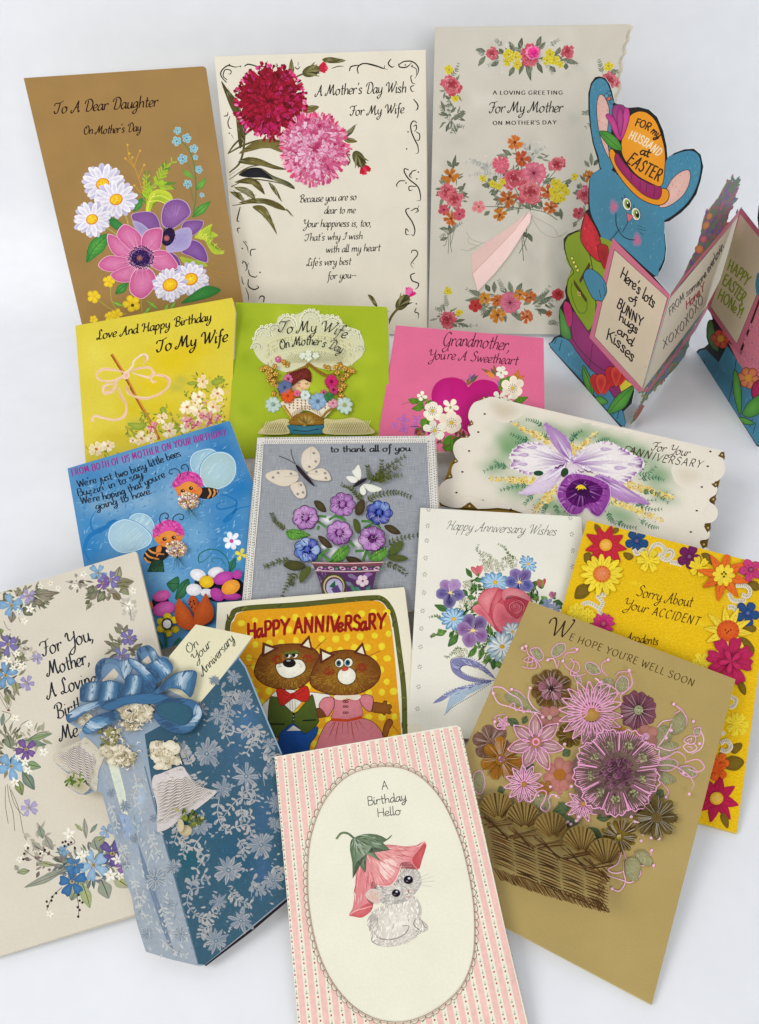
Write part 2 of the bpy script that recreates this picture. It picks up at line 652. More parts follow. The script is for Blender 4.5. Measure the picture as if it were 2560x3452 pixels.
# ------------------------------------------------------------------ hand-drawn alphabets (pen strokes)
LOW = {
 'a': (10, "8,8 5,10 2,8 0,4 2,0 5,1 8,6/8,10 8,3 9,0 11,2"), 'b': (10, "1,19 1,8 1,2 3,0 6,1 8,5 6,9 3,9 1,6"),
 'c': (8, "7,8 5,10 2,9 0,5 1,1 4,0 8,2"), 'd': (10, "8,8 5,10 2,8 0,4 2,0 5,1 8,6/8,19 8,8 8,2 9,0 11,2"),
 'e': (8, "1,4 5,5 7,8 5,10 2,9 0,5 1,1 4,0 8,2"), 'f': (7, "7,17 5,19 3,16 3,8 3,0 2,-7 0,-8/0,9 6,10"),
 'g': (10, "8,8 5,10 2,8 0,4 2,1 5,2 8,7/8,10 8,0 7,-6 4,-9 1,-7 3,-4 10,0"), 'h': (10, "1,19 1,0/1,5 4,9 7,9 8,6 8,1 10,1"),
 'i': (4, "1,10 1,2 2,0 4,2/1,14 1.8,15"), 'j': (5, "3,10 3,-4 1,-8 -2,-7/3,14 3.8,15"),
 'k': (9, "1,19 1,0/7,10 4,7 1,5/3,6 5,2 8,0"), 'l': (4, "1,19 1,3 2,0 4,2"),
 'm': (16, "1,10 1,0/1,5 4,10 6,9 7,6 7,0/7,5 10,10 12,9 13,6 13,2 15,1"), 'n': (10, "1,10 1,0/1,5 4,10 7,9 8,6 8,2 10,1"),
 'o': (10, "5,10 1,8 0,4 2,0 5,0 8,3 8,7 5,10 7,8 10,9"), 'p': (10, "1,10 1,-9/1,5 4,10 7,9 8,5 6,1 3,0 1,3"),
 'q': (10, "8,8 5,10 2,8 0,4 2,1 5,2 8,7/8,10 8,-9"), 'r': (8, "1,10 1,0/1,5 3,9 6,10 7,8"),
 's': (8, "6,8 4,10 1,9 1,7 5,4 6,1 4,0 0,1"), 't': (7, "3,16 3,3 4,0 6,1/0,10 7,10.5"),
 'u': (10, "1,10 1,3 3,0 6,1 8,6/8,10 8,3 9,0 11,2"), 'v': (9, "0,10 1.5,5 3,0/3,0 6,6 8,10"),
 'w': (14, "0,10 1.5,5 3,0/3,0 5,4 6.5,9/6.5,9 7.5,5 9,0/9,0 11,5 13,10"), 'x': (9, "1,10 4,5 8,0/8,10 4,5 0,0"),
 'y': (10, "1,10 1,4 3,1 6,2 8,7/8,10 8,0 6,-6 3,-9 0,-7 2,-4 10,0"), 'z': (9, "1,10 7,10/7,10 1,0/1,0 8,0"),
 "'": (3, "2,19 1,15"), ',': (4, "2,1 2,-1 0,-4"), '.': (4, "1,0 1.8,1"), '-': (7, "0,6 6,6"), '!': (4, "1,18 1,5/1,0 1.4,1"), ' ': (6, "")}
CAP = {
 'A': (14, "0,0 3,9 6,18/6,18 9,9 12,0/2,7 10,7"), 'B': (12, "1,18 1,0/1,18 7,18 9,14 7,10 1,10/6,10 10,8 10,3 7,0 1,0"),
 'C': (13, "11,15 7,18 2,15 0,9 2,3 6,0 11,3"), 'D': (14, "1,18 1,0/1,18 7,17 11,12 11,6 7,1 1,0"),
 'E': (11, "1,18 1,0/1,18 9,18/1,10 8,10/1,0 9,0"), 'F': (10, "1,18 1,0/1,18 9,18/1,10 7,10"),
 'G': (14, "11,15 7,18 2,15 0,9 2,3 6,0 11,2/11,2 11,8/11,8 7,8"), 'H': (14, "1,18 1,0/11,18 11,0/1,9 11,9"),
 'I': (5, "2,18 2,0"), 'J': (9, "7,18 7,4 5,0 1,1"), 'K': (12, "1,18 1,0/10,18 1,8/4,11 10,0"), 'L': (10, "1,18 1,0/1,0 9,0"),
 'M': (17, "1,0 2,18/2,18 7,4/7,4 12,18/12,18 14,0"), 'N': (15, "1,0 1,18/1,18 11,0/11,0 11,18"),
 'O': (15, "7,18 2,15 0,9 2,3 7,0 11,3 13,9 11,15 7,18"), 'P': (11, "1,18 1,0/1,18 7,18 9,14 7,9 1,8"),
 'R': (12, "1,18 1,0/1,18 7,18 9,14 7,9 1,9/4,9 10,0"), 'S': (11, "9,15 6,18 2,17 1,13 4,10 8,8 9,3 6,0 0,2"),
 'T': (12, "6,18 6,0/0,18 12,18"), 'U': (13, "1,18 1,5 4,0 8,0 11,5 11,18"), 'V': (12, "0,18 6,0/6,0 12,18"),
 'W': (18, "0,18 4,0/4,0 8,15/8,15 12,0/12,0 16,18"), 'Y': (12, "0,18 6,9/12,18 6,9 5,0"), 'X': (12, "0,18 11,0/11,18 0,0"), 'Z': (12, "0,18 11,18/11,18 0,0/0,0 11,0")}
FAN = {
 'A': (15, "-1,4 -3,1 0,-1 4,6 9,18/9,18 9,8 11,0 13,2/4,7 11,8"), 'B': (14, "3,17 3,8 2,0/-2,13 0,17 6,19 10,16 8,11 4,10 10,8 11,3 6,0 0,2"),
 'C': (13, "11,15 8,18 3,16 0,9 2,2 6,0 12,4"), 'D': (15, "4,17 3,8 2,1/-2,12 0,17 7,19 12,14 12,5 7,0 1,1"),
 'F': (12, "7,17 6,8 4,1 1,0 -1,3/-3,13 0,17 6,17 12,19/3,9 10,10"), 'G': (15, "12,16 8,19 3,16 0,9 2,2 6,1 11,6/12,11 11,0 8,-6 3,-8 1,-4 8,0 13,2"),
 'H': (16, "3,17 3,7 1,0/-2,12 -1,16 3,17/12,18 11,8 12,0 15,2/2,9 12,9"), 'I': (7, "7,17 3,17 1,13/5,18 4,6 1,0 -3,2"),
 'L': (12, "8,15 6,19 3,16 4,9 3,2 0,0 -2,2 1,3 6,0 11,2"), 'M': (20, "-2,4 -4,1 -1,0 2,6 5,18/5,18 6,9 7,2/7,2 10,12 13,18/13,18 13,8 15,0 18,3"),
 'O': (15, "6,18 1,14 0,7 3,1 8,0 12,5 12,12 8,18 4,16 6,12"), 'S': (13, "10,16 7,19 3,17 3,13 8,9 9,4 5,0 -1,2"),
 'T': (13, "7,16 6,8 4,1 0,0 -2,4/-3,12 -1,16 5,16 13,19"), 'W': (20, "-3,12 -2,16 1,18 3,14 4,1/4,1 8,10 10,17/10,17 10,8 11,1/11,1 15,9 18,18 16,19"),
 'Y': (13, "-3,14 -1,18 1,17 1,10 4,8 10,12/11,18 10,6 8,-4 4,-9 0,-7 2,-4 9,0")}


def tx(s, base, h, w, c, font='script', sl=.22, pen=.6, wob=0, th=0, rag=False, stretch=None):
    """lettering along a baseline (stretched to its length); h = height of a capital, w = line width"""
    items = []
    x = 0
    for ch in s:
        if font == 'caps' and ch.isupper():
            g = CAP[ch]
        elif ch.isupper():
            g = (FAN if font == 'script' and ch in FAN else CAP)[ch]
        else:
            g = LOW[ch]
        sc = 1.0
        items.append((x + (2 if ch.isupper() else 0), g))
        x += g[0] + (3.2 if ch.isupper() and font == 'caps' else 1.4 if ch.isupper() else .7)
    tot = max(x - 1, 1)
    b = spline(P(base), False, 12) if len(P(base)) > 2 else np.array(P(base), float)
    seg = np.linalg.norm(np.diff(b, axis=0), axis=1)
    cum = np.concatenate([[0], np.cumsum(seg)])
    Lb = cum[-1]
    k = h / 18.0
    for x0, (adv, sp) in items:
        if not sp:
            continue
        jy = R.uniform(-wob, wob) * h
        jr = R.uniform(-wob, wob) * .8
        for s_ in sp.split('/'):
            q = np.array(P(s_), float)
            q = np.stack([q[:, 0] * math.cos(jr) - q[:, 1] * math.sin(jr) * .5, q[:, 1] + q[:, 0] * math.sin(jr) * .5], 1) if wob else q
            gx = x0 + q[:, 0]
            t = gx / tot * Lb
            cx = np.interp(t, cum, b[:, 0]) + np.where(t < 0, t, 0) + np.where(t > Lb, t - Lb, 0)
            cy = np.interp(t, cum, b[:, 1])
            i = np.clip(np.searchsorted(cum, t) - 1, 0, len(b) - 2)
            d = b[i + 1] - b[i]
            d /= np.linalg.norm(d, axis=1, keepdims=True)
            up = np.stack([d[:, 1], -d[:, 0]], 1)
            v = q[:, 1] * k + jy
            pts = np.stack([cx, cy], 1) + up * v[:, None] + d * (v * sl)[:, None]
            st(pts, w * (1.12 if pen else 1.0), c, pen=-pen if pen else None, sm=4 if len(pts) > 2 else 0, th=th)
            if not pen:
                for e in (pts[0], pts[-1]):
                    el(e[0], e[1], w * .5, w * .5, c, n=8)


# ------------------------------------------------------------------ a folded card
def panels(front, *a, **k):
    CUR.clip = None
    panels_(front, *a, **k)
    CUR.card.clip = CUR.clip = clip_to(P(front))


def panels_(front, fc, mat=PAPER, fc2=None, edge='e4dcc8', inner='d8cfba', open_px=(6, 3), th=.0005, gap=.0016, sm=0, back=True, name='front_panel', hinge='left'):
    """front and back leaf of the card: front outline in artwork coordinates, both real slabs of card stock"""
    pl = CUR.plane
    p = np.asarray(P(front), float)
    if sm:
        p = spline(p, True, sm)
    n = len(p)

    def slab(nm, q, h, c, c2, m):
        part(nm, m)
        tri = [tuple(t) for t in tessellate_polygon([[Vector((a, b, 0)) for a, b in q]])]
        put(q, tri, c, h)
        put(q, [t[::-1] for t in tri], lin(edge), h - th)
        put(np.concatenate([q, q]), [(i, (i + 1) % n, n + (i + 1) % n, n + i) for i in range(n)], lin(edge) * .92,
            np.concatenate([np.broadcast_to(h, (n,)), np.broadcast_to(h, (n,)) - th]))
        flush()
    slab(name, p, 0.0, lin(fc), None, mat)
    if back:
        x0, x1 = p[:, 0].min(), p[:, 0].max()
        t = (p[:, 0] - x0) / (x1 - x0)
        if hinge == 'top':
            y0, y1 = p[:, 1].min(), p[:, 1].max()
            t = (p[:, 1] - y0) / (y1 - y0)
        elif hinge == 'right':
            t = 1 - t
        q = p + np.stack([t * open_px[0], t * open_px[1]], 1) * (1 if hinge != 'right' else -1)
        slab('back_panel', q, -(th + 2e-4 + t * gap), lin(inner), None, PAPER)
# ------------------------------------------------------------------ the white sweep the cards stand on
def backdrop():
    prof = [(-1.2, 0.0), (.3, 0.0), (.60, 0.0), (.76, 0)]
    r = .11
    for i in range(0, 13):
        a = math.radians(90 * i / 12)
        prof.append((.83 + r * math.sin(a), r - r * math.cos(a)))
    prof += [(.94, .3), (.94, .7), (.94, 1.3)]
    xs = np.linspace(-1.6, 1.6, 9)
    V = [(x, y, z) for x in xs for y, z in prof]
    m = len(prof)
    Fs = [(i * m + j, (i + 1) * m + j, (i + 1) * m + j + 1, i * m + j + 1) for i in range(len(xs) - 1) for j in range(m - 1)]
    me = bpy.data.meshes.new("table_surface")
    me.from_pydata(V, [], Fs)
    me.polygons.foreach_set("use_smooth", [True] * len(me.polygons))
    uvl = me.uv_layers.new(name="UVMap")
    for lp in me.loops:
        v = V[lp.vertex_index]
        uvl.data[lp.index].uv = (v[0], v[1] + v[2])
    mt = material("white_sweep_paper", .6, .012, 60, .05, 500, col='e2e4e8', wear=.025)
    me.materials.append(mt)
    o = bpy.data.objects.new("table_surface", me)
    COL.objects.link(o)
    tag(o, "white seamless table surface curving up into a pale wall", None, None, "structure")


backdrop()
daughter = Card("greeting_card", "tall gold-brown card of daisies and a pink anemone, lettered To A Dear Daughter", tilt=68, az=8, anchor=(310, 1215), z=.003, crop=(60, 200, 2.065))
panels("42,130 1292,48 1312,60 1445,935 1600,1870 480,1985", '99763d', KRAFT, edge='e8dcc0', open_px=(-4, -14), hinge='top', gap=.001, inner='cfc3a4')
wish = Card("greeting_card", "tall cream card with red and pink carnations, lettered A Mother's Day Wish", tilt=72, az=3, anchor=(1140, 1130), z=.003, crop=(700, 150, 2.1737))
panels("50,88 1598,38 1606,800 1612,2112 264,2170", 'e0d9c7', PAPER, open_px=(8, 0), gap=.002)
mother = Card("greeting_card", "tall grey parchment card with a real pink ribbon, lettered For My Mother", tilt=72, az=0, anchor=(1700, 1135), z=.003, crop=(1420, 60, 2.0257))
yellow = Card("greeting_card", "yellow card with painted bow on a stick and blossoms, lettered Love And Happy Birthday", tilt=30, az=10, anchor=(540, 1600), z=.012, crop=(230, 980, 2.7533))
panels("68,325 1522,65 1532,90 1556,190 1498,1500 175,1750", 'd4c23c', GLOSS, open_px=(6, 4))
green = Card("greeting_card", "lime green card with an embossed lace bonnet over a girl, lettered To My Wife", tilt=24, az=3, anchor=(1050, 1600), z=.014, crop=(760, 1000, 2.8483))
panels("100,55 1546,98 1556,110 1568,380 1572,1500 25,1560", '9cae22', PAPER, open_px=(10, 2))
pink = Card("greeting_card", "pink card with a magenta heart and white blossoms, lettered Grandmother, You're A Sweetheart", tilt=20, az=0, anchor=(1560, 1600), z=.018, crop=(1260, 1080, 2.6645))
panels("200,45 1528,158 1530,400 1536,800 1540,1180 20,1180", 'd8688c', GLOSS, open_px=(4, 4))
bees = Card("greeting_card", "blue card with two smiling bees and felt flowers, lettered From Both Of Us, Mother", tilt=14, az=-4, anchor=(540, 2200), z=.010, crop=(200, 1400, 2.4294))
panels("68,435 1392,45 1402,58 1590,560 1960,1560 350,2080", '4a86b4', GLOSS, open_px=(8, 6))
linen = Card("greeting_card", "grey linen card with lace edge and butterflies, lettered to thank all of you", tilt=14, az=0, anchor=(1150, 2050), z=.024, crop=(800, 1460, 2.36))
panels("160,35 1575,20 1590,320 1650,1400 30,1440", '979a9f', LINEN, open_px=(8, 4))
orchid = Card("greeting_card", "wide cream card with gold-trimmed scallops and a purple orchid", tilt=12, az=-12, anchor=(1990, 1900), z=.024, crop=(1460, 1320, 1.5885))
wishes = Card("greeting_card", "cream card with a pink rose and pansy bouquet, lettered Happy Anniversary Wishes", tilt=12, az=0, anchor=(1650, 2550), z=.008, crop=(1360, 1700, 2.5813))
panels("150,30 1540,108 1552,125 1680,2100 35,2010", 'e0ddcf', PAPER, open_px=(10, 6))
accident = Card("greeting_card", "bright yellow felt card bordered by stitched flowers, lettered Sorry About Your Accident", tilt=14, az=-12, anchor=(2485, 2809), z=.003, crop=(1860, 1720, 1.9543))
panels("235,65 1460,372 1220,2126 -240,1740", 'e0b60c', FELT, open_px=(4, 6), edge='d0b840', inner='cdb97a')
cats = Card("greeting_card", "cream bordered card of two brown cartoon cats on yellow dots", tilt=10, az=0, anchor=(1050, 2600), z=.007, crop=(720, 1960, 2.4294))
panels("32,175 1558,47 1566,60 1620,500 1730,1500 -40,1600", 'e0d9c2', PAPER, open_px=(6, 4))
well = Card("greeting_card", "olive gold card with pink outlined flowers in a brown basket", tilt=11, az=-6, anchor=(2198, 3386), z=.003, crop=(1540, 2000, 1.5688))
panels("385,40 1475,455 1032,2175 -250,1500", 'a9935a', KRAFT, open_px=(3, 5), edge='d8cca4', inner='c0b48c')
foryou = Card("greeting_card", "grey cream card with blue flower sprays, lettered For You, Mother", tilt=8, az=0, anchor=(453, 3055), z=.008, crop=(0, 1840, 1.58))
panels("-120,285 720,30 730,36 860,590 1050,1860 0,2185 -60,2205", 'd0c8b7', PAPER, open_px=(6, 4))
gift = Card("greeting_card", "die-cut card shaped like a blue lace-wrapped gift with a big bow and bells", tilt=12, az=0, anchor=(965, 3000), z=.014, crop=(180, 2040, 1.7679))
hello = Card("greeting_card", "pink striped card of a grey kitten under a pink flower hat, lettered A Birthday Hello", tilt=11, az=0, anchor=(1390, 3452), z=.008, crop=(900, 2420, 1.8356))
panels("48,240 1175,45 1200,62 1480,1330 1690,2200 245,2480", 'e2dfcb', PAPER, open_px=(8, 6))
flush()
# ------------------------------------------------------------------ artwork: daisies and anemone on kraft
use(daughter)


def daisy(x, y, r, rot=0, sq=1., ry=0, n=13, cr=.3, name='printed_daisy'):
    part(name)
    fl(x, y, r, n, .34, 'c9c4dc', 'b3abcb', rot + 14, 'daisy', sq=(sq, ry))
    fl(x, y, r * .98, n, .29, 'f2f0f0', 'cfc8dc', rot, 'daisy', jit=.1, sq=(sq, ry))
    el(x, y, r * cr * 1.08, r * cr * .92, 'c9701a', 'd98a1a', rot=-20)
    el(x - 1, y - 1, r * cr * .95, r * cr * .8, 'ecae18', 'f8d62c', rot=-20)
    scat(x, y, r * cr * .8, r * cr * .6, 26, r * .015, r * .03, ['c8801a', 'f8e860', 'e09a18'])


part('lettering')
tx("To A Dear Daughter", "252,378 620,352 975,328", 78, 8, '2a0a08')
part('lettering')
tx("On Mother's Day", "455,522 650,515 858,498", 58, 6.5, '2a0a08')
part('printed_twig')
for s in ("880,965 850,850 810,740 775,680 765,600", "840,830 870,760 882,735", "820,760 785,720 750,690", "815,740 830,690 850,640", "870,960 880,900 880,860", "860,930 830,900 815,880", "790,700 800,680"):
    st(s, 5, 'c8962a')
dots("765,595 750,690 852,636 882,735 880,858 812,878 800,682 778,655", 8, 'd8a83a')
part('printed_fern', lab=None)
for s in ("905,1060 900,930 980,840 1085,705", "960,870 1010,880 1080,880", "925,1000 900,900 898,790", "950,900 1000,800 1040,730"):
    fern(s, 8, 62, 14, '9cbf2e', '4f8a2c', sw=6, ang=38, kind='round')
part('printed_fern')
pg("893,1060 900,1000 930,930 980,905 1060,930 1080,985 1040,1000 985,990 940,1010 920,1070", 'c6cf3e', '8fae2e')
for s in ("900,1070 920,985 960,930", "930,960 1000,950 1070,985", "920,990 980,985 1040,1010"):
    st(s, 6, 'dfe05a')
part('printed_delphinium')
st("1222,1085 1240,960 1238,800 1215,680 1170,600 1120,560", 9, '5a7d46')
st("1225,990 1205,900 1190,870", 5, '5a7d46')
st("1240,840 1190,740 1160,700", 4, '5a7d46')
for x, y, r in ((1113, 495, 28), (1108, 570, 34), (1178, 550, 34), (1226, 622, 32), (1150, 694, 36), (1238, 682, 20), (1262, 768, 28), (1185, 868, 32), (1283, 945, 18)):
    fl(x, y, r, 5, .75, 'a8cfd4', '5f9fb2', R.uniform(0, 70), cr=r * .18, cc='2f6f86')
part('printed_leaf')
lf(1145, 770, 1225, 828, 34, '5f9c3c', '7fb84a', '2f6a2a')
part('printed_leaf')
lf(1245, 912, 1312, 825, 44, '4f8f36', '82ba4c', '2f6a2a')
part('printed_leaf')
lf(1215, 1100, 1345, 988, 60, '3f8238', '74b048', '2f6a2a')
part('printed_leaf')
lf(805, 1060, 870, 965, 60, '2f7a3a', '5a9c48', '2a602a')
part('printed_leaf')
pg("640,1100 700,1120 745,1170 720,1200 650,1160", '2c7036', '3f8a44')
part('printed_stem', kind='stuff')
for s in ("590,1165 650,1190 690,1225", "740,1075 760,1110 770,1150"):
    st(s, 6, 'a8b45a')
part('printed_leaf')
pg("480,1415 485,1330 510,1270 560,1230 625,1215 630,1265 600,1330 550,1370", '2f7a34', '5fa848')
st("484,1405 530,1320 622,1225", 4, '235a28')
for k in range(5):
    st([(500 + k * 24, 1370 - k * 30), (480 + k * 30, 1325 - k * 22)], 2.5, '235a28')
    st([(505 + k * 24, 1368 - k * 30), (545 + k * 22, 1355 - k * 26)], 2.5, '235a28')
daisy(592, 868, 150, 5, .93)
daisy(686, 976, 145, 18, .93)
daisy(518, 1114, 132, 0, .95)
# purple anemone
part('printed_purple_anemone')
for s, c, d in (("1010,1160 1000,1080 1030,1000 1110,970 1180,1000 1205,1075 1150,1130 1080,1180", '7d4f8e', '9a6aa8'),
                ("800,1120 792,1080 850,1062 930,1062 975,1100 995,1180 940,1200 860,1170", '7a4c8a', '8a5c9c'),
                ("1140,1180 1160,1130 1230,1118 1292,1125 1285,1170 1240,1215 1180,1240", '76488a', '8d62a2'),
                ("1190,1260 1260,1270 1310,1330 1325,1410 1270,1405 1200,1370 1140,1340", '70438a', '8a5ea0'),
                ("1050,1340 1110,1370 1135,1430 1120,1490 1060,1480 1040,1400", '6a3f86', '8558a0'),
                ("800,1125 850,1135 900,1170 915,1200 860,1240 820,1180", 'aaa0c4', '988cb8'),
                ("1035,1330 1060,1230 1130,1180 1200,1175 1215,1240 1190,1310 1120,1340", 'aca2cc', '9a90c0')):
    pg(s, 'c4a8cc', sm=4)
    o = np.array(P(s))
    pg(o.mean(0) + (o - o.mean(0)) * .95, c, d)
for k in range(16):
    a = R.uniform(-2.6, -.4)
    st([(1090 + 40 * math.cos(a), 1130 + 40 * math.sin(a)), (1090 + 110 * math.cos(a), 1120 + 110 * math.sin(a))], 3, 'b898c8', taper=(.2, .2))
el(1048, 1235, 46, 66, '1e0c30', '2c1444', rot=20)
scat(1050, 1230, 52, 72, 60, 2, 4, ['5b3a8a', '2a1250', '120620'])
el(1038, 1245, 20, c='9c5058', c2='b46a68')
# pink anemone
part('printed_pink_anemone')
for s in ("845,1370 780,1290 700,1240 630,1215 625,1270 655,1340 720,1390 790,1410", "860,1340 870,1250 830,1190 750,1147 705,1180 690,1230 740,1290 800,1340",
          "870,1350 860,1260 900,1190 1003,1175 1005,1260 985,1330 930,1370", "900,1380 960,1330 1040,1335 1100,1400 1118,1450 1060,1478 980,1470 920,1430",
          "800,1400 700,1370 620,1370 562,1425 590,1465 660,1480 740,1470", "850,1440 760,1440 690,1470 645,1500 690,1545 780,1550 830,1510",
          "860,1440 800,1490 778,1570 790,1630 860,1670 930,1620 965,1540 940,1470"):
    o = np.array(P(s))
    m = o.mean(0)
    pg(o, 'eab8cc')
    pg(m + (o - m) * .95, 'c4578c', 'd882ac')
    d = m - np.array([860, 1385])
    a0 = math.atan2(d[1], d[0])
    for k in range(9):
        a = a0 + R.uniform(-.42, .42)
        r0, r1 = 60, R.uniform(110, 200)
        st([(860 + r0 * math.cos(a), 1385 + r0 * math.sin(a)), (860 + r1 * math.cos(a + .05), 1385 + r1 * math.sin(a + .05))], 4, R.choice(['e9b0ca', 'b04480', 'dd8cb4']), taper=(.8, .1))
for k in range(40):
    a = k * .157
    st([(860 + 70 * math.cos(a), 1385 + 62 * math.sin(a)), (860 + 105 * math.cos(a), 1385 + 95 * math.sin(a))], 4, 'f6dce6', taper=(1, .1))
for k in range(70):
    a, q = k * .0898, R.uniform(.8, 1.05)
    x, y = 860 + 88 * q * math.cos(a), 1380 + 78 * q * math.sin(a)
    st([(860, 1380), (x, y)], 2.5, '4a2a7c')
    el(x, y, 5, 4, '2a1048', n=8)
el(858, 1382, 64, 56, '1c0a30', '3a1c60')
scat(858, 1382, 76, 68, 150, 2, 4.5, ['7a5ab0', '4a2a80', '150824', '32185a'])
el(850, 1383, 22, c='6a3a4a', c2='a86a62')
part('printed_fern')
pg("1230,1240 1290,1180 1355,1145 1345,1190 1395,1225 1340,1260 1370,1310 1440,1350 1370,1355 1330,1310 1300,1260", 'b4c43c', '8fb034')
for s in ("1240,1235 1310,1240 1440,1350", "1260,1210 1350,1150", "1300,1235 1395,1225"):
    fern(s, 7, 34, 9, 'd2d850', sw=4)
part('printed_leaf')
pg("1130,1375 1200,1390 1290,1410 1320,1440 1240,1440 1170,1430", 'a8b836', '88a432')
daisy(1205, 1530, 132, 8, .9, n=14, cr=.36)
daisy(1062, 1570, 120, 0, .98, n=14, cr=.42)
part('printed_twig')
for s in ("1310,1490 1360,1420 1430,1380", "1330,1470 1400,1480 1465,1485", "1360,1430 1350,1400", "1390,1482 1430,1520", "1330,1500 1385,1550"):
    st(s, 3.5, 'b88a30')
part('printed_leaf')
pg("1180,1660 1260,1600 1330,1575 1415,1605 1350,1650 1250,1680 1140,1700", '2f7434', '3f8e40')
part('printed_leaf')
lf(680, 1635, 770, 1555, 60, '2f7434', '56a044', '235a28')
part('printed_buttercup')
for s in ("650,1580 650,1660 690,1760", "545,1660 620,1720 690,1760", "860,1660 865,1740 880,1790", "600,1790 700,1780 760,1770"):
    st(s, 6, 'a8a040')
for x, y, r in ((635, 1548, 42), (530, 1650, 46), (795, 1700, 62), (690, 1775, 40), (640, 1790, 36), (530, 1810, 30)):
    fl(x, y, r, 5, .8, 'e2b818', 'f4d83a', R.uniform(0, 70))
el(800, 1712, 12, c='7a5a20', c2='3a2a14')
for a in ((660, 1690, 740, 1720), (900, 1680, 980, 1740), (1050, 1700, 1020, 1760), (880, 1770, 930, 1720), (1100, 1690, 1060, 1740)):
    part('printed_leaf')
    lf(*a, 28, '5f9436', '8cb444', 'c8c860')
# ------------------------------------------------------------------ artwork: carnations and scrollwork
use(wish)
CR = '1c1610'
for s, w in (("140,280 100,230 105,190 150,155 200,165 240,160", 6), ("145,260 115,230 130,185 170,190 170,215 150,215", 5), ("270,160 300,145 360,160 400,180", 6), ("360,160 420,160 440,120", 5), ("395,125 410,140 400,160", 4),
             ("505,140 512,155 500,165", 5), ("640,165 660,180 680,160", 5), ("665,130 665,160", 4), ("910,175 960,160 1000,160", 4), ("1040,195 1050,165 1080,155 1130,150", 6), ("1105,215 1100,170 1140,140 1220,150 1320,185", 6),
             ("1160,140 1240,160 1290,175 1300,150", 5), ("1345,105 1325,140 1350,165 1370,160", 6), ("1400,140 1410,165 1460,165 1500,130", 6), ("1400,150 1440,125 1500,125 1540,160 1545,200 1520,250", 6), ("1490,160 1530,180 1530,230", 4),
             ("1500,225 1490,240 1500,280 1525,290", 5), ("1515,300 1490,310 1495,340 1515,345", 5), ("1510,400 1540,440 1540,470 1525,485", 6), ("1535,575 1510,560 1490,590 1495,640 1520,700 1540,740 1545,790 1525,800", 6), ("1510,600 1530,590 1530,620 1515,640", 5),
             ("1530,640 1555,660 1550,700 1525,700", 5), ("1475,920 1445,910 1445,940 1480,990 1540,1040 1560,1100 1560,1140 1535,1145", 6), ("1500,930 1480,960 1500,980", 5), ("1530,920 1500,930 1490,960", 5), ("1450,1000 1410,1000 1385,1030 1395,1045", 5), ("1530,1040 1480,1040 1480,1070 1505,1065", 5),
             ("1480,1200 1455,1210 1460,1240 1500,1300 1520,1360 1510,1400 1490,1390", 6), ("1490,1220 1530,1200 1545,1220 1520,1235", 5), ("1550,1180 1530,1230", 4), ("1475,1370 1455,1350 1455,1390 1480,1395", 5), ("1495,1530 1500,1510 1530,1510 1540,1540 1510,1580 1490,1610 1510,1640", 5),
             ("1505,1600 1515,1610", 5), ("1520,1675 1490,1690 1500,1730 1545,1750 1540,1780 1520,1795", 6), ("120,525 145,520 150,495", 5), ("165,525 150,570 160,610 178,615", 5), ("175,660 190,690", 4), ("240,1190 225,1250 218,1290 235,1300", 6), ("240,1345 220,1350 228,1385", 5),
             ("260,1440 290,1480 300,1530", 4), ("355,1500 320,1505 315,1540 325,1550", 5), ("275,1440 290,1455", 6), ("255,1585 280,1600 290,1640 275,1660", 5), ("300,1600 285,1650", 4), ("300,1650 310,1690 350,1705 365,1690", 5), ("250,1700 260,1750 275,1755", 4), ("300,1720 300,1770 340,1795 375,1780 360,1765", 6), ("280,1780 300,1840 300,1880", 4),
             ("410,1890 415,1850 390,1845 375,1870", 6), ("1530,1930 1520,1960 1545,1970 1545,2010", 5)):
    part('scroll')
    st(s, w * 1.6, CR, taper=(.7, .3))
part('scroll_dots', kind='stuff')
dots("160,148 242,160 557,185 1470,640 1460,765 180,1040 160,650 255,1495 385,1670 1545,935 1535,985 1530,1900 258,1600 1455,1015 1450,150 1500,155", 6, CR)
part('lettering')
tx("A Mother's Day Wish", "790,378 1100,362 1455,352", 78, 7, '1a140e', sl=.16)
part('lettering')
tx("For My Wife", "1040,520 1240,515 1440,502", 70, 7, '1a140e', sl=.16)
for s, b in (("Because you are so", "672,1158 1090,1138"), ("dear to me", "856,1240 1082,1236"), ("Your happiness is, too,", "700,1338 1200,1332"), ("That's why I wish", "712,1440 1135,1425"), ("with all my heart", "868,1526 1265,1512"), ("Life's very best", "725,1622 1050,1612"), ("for you--", "880,1722 1090,1710")):
    part('lettering')
    tx(s, b, 54, 5.6, '1e1812', sl=.2)
OL = ['463f1a', '5c5224', '32301a', '6a5c2c']
for s, w in (("150,800 260,740 400,700 560,720", 14), ("160,940 240,860 270,700 250,520 130,330", 16), ("160,990 300,900 450,880", 8), ("175,1040 300,990 450,1000 620,1040", 9), ("170,1080 300,1090", 8), ("180,1180 330,1160 500,1160", 8), ("620,250 700,215 760,190", 12), ("160,960 280,880", 5), ("150,800 210,720 330,620 420,600", 14)):
    part('printed_stem')
    st(s, w, '5e5628', '46401c', taper=(.6, .2))
